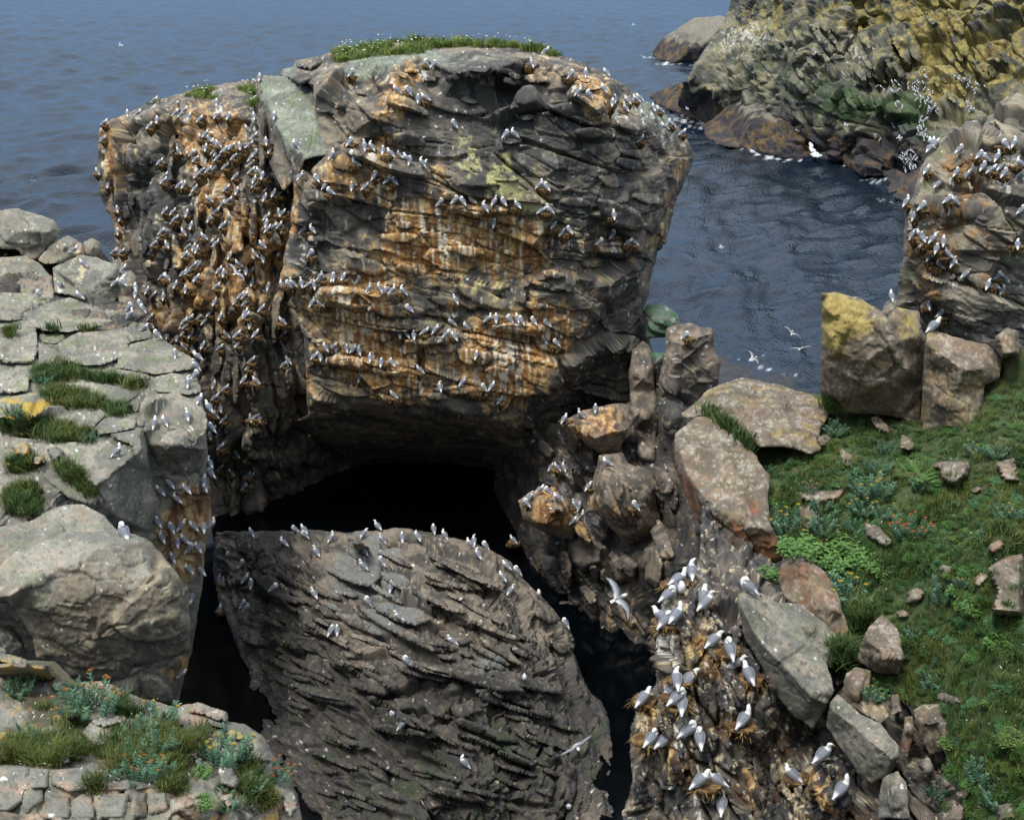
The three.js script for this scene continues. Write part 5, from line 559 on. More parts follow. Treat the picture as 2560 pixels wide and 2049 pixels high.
[[[[360, 330, 20.9], [440, 310, 21.1], [560, 350, 21.3], [640, 440, 21.2], [760, 560, 20.9], [900, 760, 20.3], [955, 930, 19.7], [900, 1035, 19.9], [830, 1165, 20.2], [700, 1085, 20.4], [560, 910, 20.6], [500, 770, 20.7], [400, 610, 20.9], [362, 440, 20.9]], [[380, 420, 20.5], [450, 560, 20.35], [560, 700, 20.05], [700, 840, 19.75], [820, 960, 19.45], [900, 1008, 19.4], [600, 560, 20.7], [760, 720, 20.2]], paintPale, 'long pale slanted slab with one gull at its upper tip'],
  [[[925, 1010, 19.6], [970, 945, 19.8], [1100, 1060, 19.4], [1240, 1130, 19.1], [1350, 1270, 18.7], [1350, 1345, 18.6], [1300, 1440, 18.8], [1180, 1505, 19.1], [1100, 1430, 19.3], [1000, 1290, 19.5], [900, 1150, 19.9]], [[940, 1050, 19.3], [1100, 1175, 18.95], [1230, 1290, 18.55], [1310, 1350, 18.4], [1150, 1120, 19.15]], paintPale, 'lower slanted slab continuing the long pale one beyond a crack'],
  [[[540, 370, 21.4], [640, 390, 21.6], [760, 400, 21.8], [900, 520, 21.4], [1000, 620, 21], [1050, 700, 20.7], [960, 760, 20.6], [850, 810, 20.4], [800, 740, 20.7], [700, 600, 21], [600, 460, 21.3]], [[760, 520, 21.1], [900, 680, 20.5]], paintPale, 'dark slab blotched with grey lichen above the long pale slab'],
  [[[640, 60, 23.2], [680, 40, 23.5], [800, 130, 22.9], [900, 200, 22.5], [960, 300, 22], [1000, 420, 21.5], [1045, 560, 21], [1000, 625, 21], [900, 525, 21.4], [780, 435, 21.8], [650, 355, 22.3], [610, 250, 22.8]], [[760, 150, 22.5], [800, 255, 22], [900, 330, 21.5], [960, 430, 21.1], [700, 250, 22.4], [850, 420, 21.5]], paintRust, 'rust-red undercut block below the leafy plants'],
  [[[1160, 540, 20.3], [1250, 455, 20.9], [1350, 560, 20.3], [1370, 640, 20], [1385, 740, 19.7], [1350, 830, 20], [1200, 820, 20.3], [1085, 740, 20.4], [1140, 600, 20.3]], [[1150, 620, 19.9], [1260, 700, 19.55], [1372, 735, 19.4], [1250, 560, 20.1]], paintTan(0.6, 0.05), 'lone square tan boulder at the meadow edge with a dark front'],
  [[[1030, 830, 20], [1080, 790, 20.2], [1180, 810, 20], [1160, 950, 19.6], [1240, 1000, 19.4], [1300, 1080, 19.1], [1240, 1135, 19.1], [1100, 1055, 19.5], [1000, 965, 19.9]], [[1110, 900, 19.45]], paintTan(0.5, 0.2), 'brown rock beside the leafy plant below the square boulder'],
  [[[1440, 1050, 18.6], [1500, 1010, 18.8], [1600, 1010, 18.6], [1700, 1130, 18], [1712, 1185, 17.8], [1690, 1270, 17.9], [1550, 1330, 18.4], [1470, 1210, 18.7]], [[1600, 1120, 17.9], [1500, 1130, 18.2], [1650, 1200, 17.6]], paintTan(0.5, 0.1), 'knobbly tan block overhanging at the lower meadow edge'],
  [[[1690, 1265, 17.8], [1715, 1190, 17.75], [1772, 1280, 17.4], [1790, 1480, 17.3], [1725, 1450, 17.6]], [[1735, 1330, 17.3]], paintTan(0.2, 0.05), 'pale narrow rock hanging below the knobbly block'],
  [[[1385, 1090, 18.8], [1440, 1085, 18.7], [1450, 1200, 18.6], [1400, 1330, 18.7], [1365, 1250, 18.8]], [[1410, 1180, 18.5]], paintRust, 'brown upright sliver left of the knobbly block'],
  [[[1490, 1360, 18.2], [1540, 1340, 18.1], [1560, 1420, 17.9], [1520, 1480, 18]], [[1520, 1410, 17.9]], paintPale, 'grey chip under the knobbly block'],
  [[[1250, 1470, 18.7], [1340, 1420, 18.4], [1400, 1500, 18.1], [1420, 1720, 17.9], [1230, 1720, 18.6], [1230, 1580, 18.7]], [[1330, 1560, 18.1]], paintPale, 'blue-grey buttress below the lower slanted slab'],
  [[[1300, 960, 19.4], [1350, 950, 19.2], [1370, 1060, 18.9], [1310, 1080, 19]], [[1335, 1010, 18.9]], paintTan(0.5, 0.1), 'small brown block in the dark gap right of the leafy plant'],
].forEach((q, i) => rock({ at: 'I', name: 'boulder', zone: 'nearslab', step: 3, style: i < 4 ? STYLE.thinslab : STYLE.bigboulder, paint: q[2], thick: 1.1, round: 0.04, seed: 280 + i, o: q[0], p: q[1], label: q[3] }));
// fluted blocks of the nesting cliff
const cl2 = rock({ at: 'I', name: 'nest_pillar', zone: 'nestpillar', step: 3, style: STYLE.nestcliff, paint: paintNest, thick: 1.4, round: 0.15, seed: 38, cat: 'rock', label: 'ochre pillar with two gulls on top at the bottom of the nesting cliff', o: [[800, 1460, 19.9], [830, 1380, 20], [900, 1330, 20.1], [980, 1340, 20], [1060, 1420, 19.8], [1110, 1560, 19.6], [1120, 1760, 19.6], [780, 1760, 20], [740, 1600, 20.1]], p: [[900, 1400, 19.6], [980, 1420, 19.5], [900, 1600, 19.4], [1020, 1600, 19.3]] });
[[[185, 440], [220, 440], [330, 560], [350, 600], [290, 600], [220, 520]], [[240, 1010], [340, 1010], [335, 1180], [260, 1190], [235, 1100]], [[430, 880], [490, 880], [470, 1000], [400, 1100], [340, 1240], [400, 1060]], [[100, 240], [110, 300], [90, 450], [60, 640], [20, 640], [50, 420]], [[170, 1180], [230, 1180], [240, 1300], [200, 1330], [165, 1260]], [[480, 1200], [520, 1220], [510, 1270], [450, 1260]], [[370, 500], [385, 520], [380, 640], [350, 660], [360, 560]], [[470, 1450], [530, 1480], [540, 1600], [500, 1620], [460, 1540]]].forEach((o, i) => stone('I', o, 0.16, { name: 'block', parent: cl2, zone: 'nestcliff', style: STYLE.stone, paint: paintNest, seed: 300 + i, thick: 0.5, step: 3, base: 0.06 }));

blocks([[1660, 1520], [1780, 1450], [1850, 1560], [1990, 1720], [2100, 1900], [2080, 2040], [1590, 2040], [1600, 1800]], 64, 4100, { size: [14, 62], aspect: [0.16, 0.4], turn: 72, h: 0.2, name: 'block', parent: cl2, zone: 'nestcliff', style: STYLE.stone, paint: paintNest });

// ---------------------------------------------------------------- right-hand cliff behind the split boulders
const rcNest = patchList([[2440, 420, 60, .9, 41], [2430, 470, 40, .8, 41], [2380, 530, 50, 1, 41], [2340, 600, 60, 1, 41.4], [2330, 680, 60, 1, 41.6], [2340, 760, 50, 1, 42], [2480, 600, 50, .9, 40.8], [2500, 700, 50, .8, 41], [2290, 610, 30, .8, 42], [2390, 430, 30, .9, 41.2]]);
const paintRC = (x, y, z, id) => {
  const b = fbm(x * 1.8, y * 1.8, z * 1.8), v = fbm(x * 3, y * 0.6, z * 3, 3), n = patchAt(rcNest, x, y, z);
  let c = mix3([0.11, 0.098, 0.078], [0.26, 0.225, 0.165], ss(-0.25, 0.25, b + fbm(x * 0.6, y * 0.6, z * 0.6))); c = mix3(c, [0.1, 0.105, 0.11], 0.6 * ss(0.1, 0.3, v));
  c = mix3(c, mix3([0.075, 0.038, 0.016], [0.3, 0.175, 0.07], ss(-0.1, 0.3, v + 0.4 * b)), 0.9 * ss(0.32, 0.62, 0.55 * n + 0.6 * b + 0.9 * v)); c = mix3(c, [0.12, 0.14, 0.06], 0.6 * ss(0.15, 0.3, fbm(x * 0.7 + 9, y * 0.7, z * 0.7)));
  return specks(c, x, y, z, 0.14, 0.06, white);
};
rock({ at: 'C', name: 'cliff', kind: 'structure', zone: 'rightcliff', step: 3, style: STYLE.face, paint: paintRC, thick: 8, round: 0.6, seed: 39,
  o: [[1340, 1850, 44], [1345, 1726, 43.5], [1380, 1560, 42.8], [1382, 1430, 42.6], [1400, 1290, 42.4], [1450, 1180, 42.3], [1480, 1060, 42.4], [1530, 960, 42.5], [1600, 870, 42.8], [1680, 800, 43.2], [1740, 785, 43.4], [1760, 750, 43.8], [1830, 740, 44], [1865, 790, 43.2], [1900, 720, 43.6], [2020, 640, 44], [2350, 540, 44], [2350, 2300, 44], [1500, 2300, 45], [1250, 2000, 44.6]],
  p: [[1500, 1250, 41.3], [1650, 1000, 41.5], [1850, 900, 41.4], [1870, 860, 42], [2000, 950, 41], [1500, 1500, 41.4], [1700, 1300, 40.9], [1680, 1400, 41.8], [1900, 1300, 40.6], [1700, 1600, 41.2], [1900, 1700, 41], [1550, 1800, 42], [1800, 2000, 42], [2150, 1400, 40.5]] });
rock({ at: 'F', name: 'boulder', zone: 'rightcliff', style: STYLE.boulder, paint: paintRC, thick: 1.5, round: 0.3, seed: 41, label: 'pale knob at the left foot of the right-hand cliff', o: [[1245, 250, 42], [1270, 190, 42.4], [1310, 160, 42.4], [1340, 180, 42.2], [1340, 330, 41.6], [1260, 330, 41.7]], p: [[1300, 230, 41.4]], step: 3 });

// ---------------------------------------------------------------- far shore
const algae = patchList([[2110, 230, 60, .9, 140], [2180, 270, 50, .9, 138], [2260, 240, 40, 1, 135], [2300, 330, 40, 1, 132], [2100, 275, 40, 1, 142], [2260, 290, 40, 1, 134], [2320, 250, 40, .9, 133], [2280, 400, 30, .8, 130], [2330, 370, 25, 1, 131], [1960, 180, 50, .7, 155], [1900, 160, 40, .6, 162], [2040, 220, 50, .7, 148], [2000, 250, 40, .6, 150], [1840, 150, 40, .5, 168]]);
const guano = patchList([[1850, 70, 60, 1, 170], [1900, 100, 60, .8, 165], [2060, 120, 60, 1, 150], [2120, 140, 50, 1, 148], [2170, 160, 40, .9, 145], [2040, 170, 50, .8, 152], [1990, 80, 40, .7, 160], [1810, 110, 40, .7, 172]]);
const golden = patchList([[1960, 50, 50, .7, 165], [2050, 60, 60, .9, 158], [2250, 60, 90, 1, 150], [2400, 80, 90, 1.1, 148], [2330, 160, 80, 1, 142], [2450, 200, 80, 1, 138], [2400, 280, 50, .8, 135], [2520, 100, 90, 1, 145], [1880, 50, 50, .7, 172], [2000, 60, 60, .9, 160], [2120, 50, 70, 1, 153], [2300, 40, 80, 1.1, 147], [2200, 180, 40, .7, 142], [2480, 40, 90, 1.1, 140], [2240, 130, 40, .7, 147], [2180, 90, 50, .8, 152], [2520, 260, 60, .9, 136], [2340, 230, 40, .8, 136]]);
const paintFar = (x, y, z, id) => {
  const a = fbm(x * 0.16, y * 0.16, z * 0.16), b = fbm(x * 0.6, y * 0.6, z * 0.6), e = fbm(x * 1.7, y * 1.7, z * 1.7, 2), v = fbm(x * 0.9, y * 0.18, z * 0.9, 3);
  let c = mix3([0.05, 0.053, 0.042], [0.165, 0.155, 0.1], ss(-0.3, 0.3, b + a + 0.4 * (R01(id, 5) - 0.5)));
  const g = patchAt(golden, x, y, z); c = mix3(c, mix3([0.16, 0.125, 0.028], [0.28, 0.225, 0.07], ss(-0.2, 0.2, e)), 0.9 * ss(0.28, 0.6, 0.62 * g + 1.0 * b + 0.5 * e + 0.3 * (R01(id, 6) - 0.5)));
  c = mix3(c, [0.028, 0.06, 0.014], 0.85 * ss(0.35, 0.75, 0.6 * patchAt(algae, x, y, z) + 1.2 * v + 0.4 * b)); c = mix3(c, [0.46, 0.44, 0.37], 0.8 * ss(0.38, 0.5, 0.3 * patchAt(guano, x, y, z) + 1.0 * fbm(x * 2.2, y * 0.9, z * 2.2, 3)));
  const t = y + 2.4 * a + 1.6 * b; c = mix3(c, mix3([0.028, 0.026, 0.03], [0.075, 0.047, 0.02], ss(-0.05, 0.25, b + 0.3 * e)), ss(4.4, 3.2, t)); return c;
};
rock({ at: 'C', name: 'cliff', kind: 'structure', zone: 'farcliff', step: 2.6, style: STYLE.far, paint: paintFar, mat: farMat, thick: 40, round: 0.8, seed: 42, jag: 2,
  o: [[-20, 660, -0.2], [20, 520, 165], [90, 400, 172], [150, 310, 175], [200, 230, 178], [270, 130, 182], [300, 60, 183], [320, -60, 182], [560, -60, 166], [900, -60, 150], [1400, -60, 143], [1900, -60, 137], [2350, -60, 133], [2350, 1300, 118], [1440, 1275, -0.01], [1290, 1205, -0.01], [1270, 1098, -0.01], [1130, 1090, -0.01], [1000, 1005, -0.01], [800, 980, -0.01], [740, 990, -0.01], [560, 960, -0.01], [300, 805, -0.01], [150, 750, -0.01]],
  p: [[400, 300, 166], [560, 130, 166], [700, 250, 153], [640, 420, 154], [1000, 180, 146], [1000, 400, 145], [1100, 200, 149], [1300, 150, 144], [1390, 420, 140], [1300, 350, 138], [1800, 150, 138], [1750, 450, 135], [2100, 400, 131], [2100, 100, 134], [1600, 600, 134], [1400, 700, 133], [1000, 600, 141], [700, 560, 150], [400, 520, 160], [200, 560, 166], [1300, 950, 133.5], [1500, 1000, 130], [800, 800, 146], [1100, 850, 139]] });
const paintKelp = (x, y, z, id) => { const b = fbm(x * 0.7, y * 0.7, z * 0.7), e = fbm(x * 2, y * 2, z * 2, 2); return mix3(mix3([0.022, 0.02, 0.024], [0.10, 0.062, 0.022], ss(-0.15, 0.25, b + 0.4 * e)), [0.16, 0.145, 0.11], ss(0.2, 0.5, (y - 3.2) * 0.5 + b)); };
[[[[130, 775, -0.01], [200, 735, 165], [300, 650, 163], [420, 605, 162], [560, 600, 160], [640, 625, 157], [720, 720, 153], [765, 830, 149], [745, 992, -0.01], [560, 962, -0.01], [420, 930, -0.01], [200, 890, -0.01], [150, 830, -0.01]], [[450, 720, 152], [600, 760, 149], [300, 780, 160], [660, 880, 146]], 'grey-topped seaweed-skirted rock at the far shore beside the little waterfall', STYLE.kelp],
  [[[-170, 325, -0.01], [-110, 240, 262], [0, 165, 262], [90, 110, 262], [250, 95, 262], [290, 115, 255], [240, 200, 250], [170, 275, 248], [95, 390, -0.01], [-60, 390, -0.01], [-150, 360, -0.01]], [[60, 200, 250], [50, 300, 246]], 'farthest dark rock rising from the sea at the top right', STYLE.kelp],
  [[[-185, 588, -0.01], [-100, 550, 193], [0, 505, 188], [90, 540, 184], [200, 590, 180], [330, 600, 177], [420, 640, 174], [280, 710, -0.01], [150, 752, -0.01], [-20, 698, -0.01], [-140, 648, -0.01]], [[50, 600, 184], [200, 660, 180]], 'flat black seaweed reef pointing left from the far shore', STYLE.kelp],
  [[[1275, 1105, -0.01], [1330, 1045, 131], [1440, 1090, 129], [1475, 1150, 127], [1445, 1270, -0.01], [1290, 1212, -0.01]], [[1370, 1130, 128]], 'yellow-brown rock at the waterline beside the far gull cluster', STYLE.kelp],
].forEach((q, i) => rock({ at: 'C', name: i === 2 ? 'reef' : 'skerry', zone: 'farrock', step: 2.6, style: q[3], paint: i === 3 ? paintFar : paintKelp, mat: farMat, thick: 14, round: 1.2, seed: 320 + i, jag: 1.6, o: q[0], p: q[1], label: q[2], cat: 'rock' }));
rock({ at: 'F', name: 'reef', zone: 'farrock', step: 2.6, style: { ...STYLE.kelp, layers: STYLE.kelp.layers.map((l) => ({ ...l, s: l.s.map((v) => v * 0.35), a: l.a * 0.5 })), fbm: [0.8, 0.3, 4, 0.12] }, paint: (x, y, z) => mix3([0.014, 0.014, 0.016], [0.04, 0.032, 0.022], ss(-0.1, 0.3, fbm(x * 2, y * 2, z * 2))), mat: wetMat, thick: 6, round: 0.5, seed: 330, o: [[200, 530, 78], [240, 510, 78.5], [340, 508, 79], [400, 540, 78], [560, 605, -0.02], [710, 662, -0.02], [720, 760, 70], [400, 760, 70], [200, 720, 71]], p: [[350, 580, 76], [500, 650, 74.5]], label: 'black weed-covered reef at the water between pillar and boulders', cat: 'rock' });
blocks([[1820, 60], [2100, 20], [2540, 10], [2540, 260], [2330, 320], [2150, 300], [1950, 240], [1820, 200]], 60, 3300, { size: [18, 70], aspect: [0.18, 0.4], turn: 58, h: 1.0, name: 'block', parent: scene.getObjectByName('cliff_003') || null, zone: 'farcliff', style: { ...STYLE.far, layers: STYLE.far.layers.slice(1), fbm: [0.9, 0.1] }, paint: paintFar, mat: farMat });
{ // little fall of white water between the far rocks
  const R = rng(31), parts = []; for (let i = 0; i < 34; i++) { const t = R(), q = sheet('C')([808 + 34 * t * t + (14 + 50 * t * t) * (R() - 0.5), 880 + 90 * t]), d = 143.5 - t * 1.0, c = P(q[0], q[1], d), g = new THREE.IcosahedronGeometry(0.08 + 0.14 * R() * R() + 0.1 * t, 1); g.scale(0.8 + t, 1.3 - 0.6 * t, 0.8); g.translate(c[0], c[1], c[2]); parts.push(g); }
  const m = new THREE.Mesh(mergeGeometries(parts), new THREE.MeshStandardMaterial({ color: 0xdfe4e6, roughness: 0.8 })); tag(add(m, 'waterfall'), 'small white fall of water between seaweed rocks on the far shore', 'waterfall');
}

{ // slope the view is taken from, unseen, added to cut low sky light: it falls to the knoll in front and rises behind
  const nx = 61, nz = 45, pos = [], col = [], tri = [];
  for (let j = 0; j < nz; j++) for (let i = 0; i < nx; i++) { const x = (i / (nx - 1) - 0.5) * 110, z = -6.5 + Math.pow(j / (nz - 1), 1.6) * 75, y = (z < 0 ? 23.9 + z * 1.02 : 23.9 + z * 0.42) - 0.1 * Math.max(0, Math.abs(x) - 14) + 0.5 * fbm(x * 0.3, 1, z * 0.3) - 0.35; pos.push(x, y, z); const c = paintTurf(x, y, z, 1); col.push(c[0], c[1], c[2]); if (i && j) { const o = j * nx + i; tri.push(o - nx - 1, o - 1, o, o - nx - 1, o, o - nx); } }
  for (let i = 0; i < nx; i++) { pos.push(pos[i * 3], -1, pos[i * 3 + 2] + 1.5); col.push(0.05, 0.05, 0.05); if (i) { const a = nx * nz + i; tri.push(i - 1, i, a, i - 1, a, a - 1); } }
  const g = new THREE.BufferGeometry(); g.setAttribute('position', new THREE.Float32BufferAttribute(pos, 3)); g.setAttribute('color', new THREE.Float32BufferAttribute(col, 3)); g.setIndex(tri); g.computeVertexNormals(); const m = add(new THREE.Mesh(g, rockMat), 'unseen_hillside'); m.userData.kind = 'structure';
}
// the shores go on past both sides of the view
[['headland', STYLE.slab, paintTerrace, 10, [[-950, 670, -13], [-15, 735, -12.3], [-15, 1300, -11.5], [-60, 1700, 36], [-950, 1750, 30]], [[-500, 1000, -12.2], [-500, 1300, -12]], 6, 501],
  ['headland', STYLE.boulder, paintSlab(0.4, 0.35), 10, [[-950, 500, 54], [-15, 560, 51.5], [-15, 745, 47.8], [-950, 745, 46]], [[-300, 620, 49], [-700, 600, 50]], 5, 502],
  ['knoll', STYLE.knoll, paintKnoll, 10, [[-950, 1480, 16.5], [-120, 1640, 17.2], [-90, 1900, 14.4], [-90, 2150, 12], [-950, 2200, 10]], [[-400, 1800, 14]], 3, 503],
  ['ground', STYLE.turf, paintTurf, 4, [[2640, 868, -17.2], [3350, 780, -20.5], [3350, 2300, -21.5], [2640, 2190, -17.9]], [[2900, 1500, -18.4]], 3, 504],
  ['cliff', STYLE.face, paintRC, 9, [[2610, 235, 44], [3350, 140, 46], [3350, 950, 46], [2610, 950, 44]], [[2900, 500, 41], [3200, 600, 42]], 8, 505],
  ['cliff', STYLE.far, paintFar, 8, [[2610, -60, 133], [3350, -90, 124], [3350, 600, 108], [2610, 540, 117]], [[2900, 200, 124]], 30, 506]].forEach((q) => rock({ name: q[0], kind: 'structure', zone: q[0] === 'ground' ? 'turf' : 'beyond', style: q[1], paint: q[2], step: q[3], o: q[4], p: q[5], thick: q[6], seed: q[7], round: 0.4 }));
// ---------------------------------------------------------------- setting things down on the rock
function ground(px, py, r = 1) { const z = zget(px, py, r); if (!z) return null; const q = P(px, py, z.d); return { q, d: z.d, n: z.n, zone: rockNames[z.id] }; }
const UP = new THREE.Vector3(0, 1, 0);
function inPoly(p, x, y) { let c = false; for (let i = 0, j = p.length - 1; i < p.length; j = i++) if ((p[i][1] > y) !== (p[j][1] > y) && x < (p[j][0] - p[i][0]) * (y - p[i][1]) / (p[j][1] - p[i][1]) + p[i][0]) c = !c; return c; }
function leafGeometry(pos, dir, len, wid, curl, col, out) {                 // one folded leaf: four triangles
  const up = new THREE.Vector3(0, 1, 0), s = new THREE.Vector3().crossVectors(dir, up); if (s.lengthSq() < 1e-4) s.set(1, 0, 0); s.normalize().multiplyScalar(wid);
  const nrm = new THREE.Vector3().crossVectors(s, dir).normalize(), mid = pos.clone().addScaledVector(dir, len * 0.5).addScaledVector(nrm, -wid * 0.25), tip = pos.clone().addScaledVector(dir, len).addScaledVector(up, -curl * len), l = pos.clone().addScaledVector(dir, len * 0.5).add(s), r = pos.clone().addScaledVector(dir, len * 0.5).sub(s);
  const b = out.p.length / 3; for (const v of [pos, l, r, tip, mid]) { out.p.push(v.x, v.y, v.z); out.c.push(...col); } out.i.push(b, b + 4, b + 1, b, b + 2, b + 4, b + 1, b + 4, b + 3, b + 4, b + 2, b + 3);
}
function meshOf(o) { const g = new THREE.BufferGeometry(); g.setAttribute('position', new THREE.Float32BufferAttribute(o.p, 3)); g.setAttribute('color', new THREE.Float32BufferAttribute(o.c, 3)); g.setIndex(o.i); g.computeVertexNormals(); return g; }
const blank = () => ({ p: [], c: [], i: [] });
const leafMat = new THREE.MeshPhysicalMaterial({ vertexColors: true, roughness: 0.65, side: THREE.DoubleSide, specularIntensity: 0.5 });
const V = (x, y, z) => new THREE.Vector3(x, y, z);

// ---------------------------------------------------------------- roseroot, leafy herbs
function roseroot(seed, stems, flower) {
  const R = rng(seed), leaves = blank(), heads = blank();
  for (let s = 0; s < stems; s++) {
    const a = R() * 6.283, rr = Math.sqrt(R()), base = V(Math.cos(a) * rr * 0.55, 0, Math.sin(a) * rr * 0.55), top = V(base.x * 1.75, 0.42 + 0.5 * R() * (1 - 0.4 * rr), base.z * 1.75), n = 26, tone = 0.75 + 0.5 * R();
    for (let k = 0; k < n; k++) {
      const t = 0.15 + 0.85 * k / n, b = k * 2.4 + R(), p = base.clone().lerp(top, t), dir = V(Math.cos(b), 0.35 + 0.6 * t, Math.sin(b)).normalize(), g = (0.8 + 0.4 * R()) * tone;
      leafGeometry(p, dir, 0.17 * (1 - 0.35 * t) + 0.03, 0.038, 0.15, [0.075 * g, 0.15 * g, 0.084 * g], leaves);
    }
    if (R() < flower.share) for (let k = 0; k < 16; k++) { const b = k * 2.4, rad = 0.075 * Math.sqrt(k / 16), p = top.clone().add(V(Math.cos(b) * rad, 0.02 + 0.02 * R(), Math.sin(b) * rad)), c = R() < 0.5 ? flower.a : flower.b; leafGeometry(p, V(Math.cos(b) * 0.5, 1, Math.sin(b) * 0.5).normalize(), 0.05, 0.022, 0, c, heads); }
  }
  return [meshOf(leaves), heads.p.length ? meshOf(heads) : null];
}
const FL = { yellow: { a: [0.55, 0.36, 0.03], b: [0.4, 0.28, 0.05], share: 0.3 }, orange: { a: [0.3, 0.11, 0.03], b: [0.36, 0.19, 0.05], share: 0.55 }, red: { a: [0.5, 0.07, 0.03], b: [0.42, 0.15, 0.05], share: 0.8 }, none: { a: [0.2, 0.3, 0.05], b: [0.2, 0.25, 0.05], share: 0.0 } };
const RR = {}; for (const k in FL) RR[k] = [0, 1].map((v) => roseroot(60 + v + k.length * 7, k === 'none' ? 22 : 26, FL[k]));
function herb(seed, fern) {
  const R = rng(seed), o = blank();
  for (let s = 0; s < 30; s++) {
    const a = R() * 6.283, rr = Math.sqrt(R()) * 0.7, x = Math.cos(a) * rr, z = Math.sin(a) * rr, h = 0.25 + 0.5 * R(), n = fern ? 14 : 7, tone = 0.75 + 0.5 * R();
    for (let k = 0; k < n; k++) { const b = fern ? a + (k % 2 ? 1.2 : -1.2) : k * 2.4 + R(), t = k / n, p = fern ? V(x + Math.cos(a) * t * 0.5, h * (0.4 + t * 0.6), z + Math.sin(a) * t * 0.5) : V(x + 0.1 * (R() - 0.5), h * (0.4 + 0.6 * t), z + 0.1 * (R() - 0.5)), g = tone * (0.8 + 0.4 * R()); leafGeometry(p, V(Math.cos(b), 0.5 * R() + 0.1, Math.sin(b)).normalize(), fern ? 0.16 : 0.26, fern ? 0.03 : 0.06, 0.3, [0.075 * g, 0.155 * g, 0.035 * g], o); }
  }
  return meshOf(o);
}
const HB = [herb(5, false), herb(6, false), herb(7, true)];
let plantNo = 0;
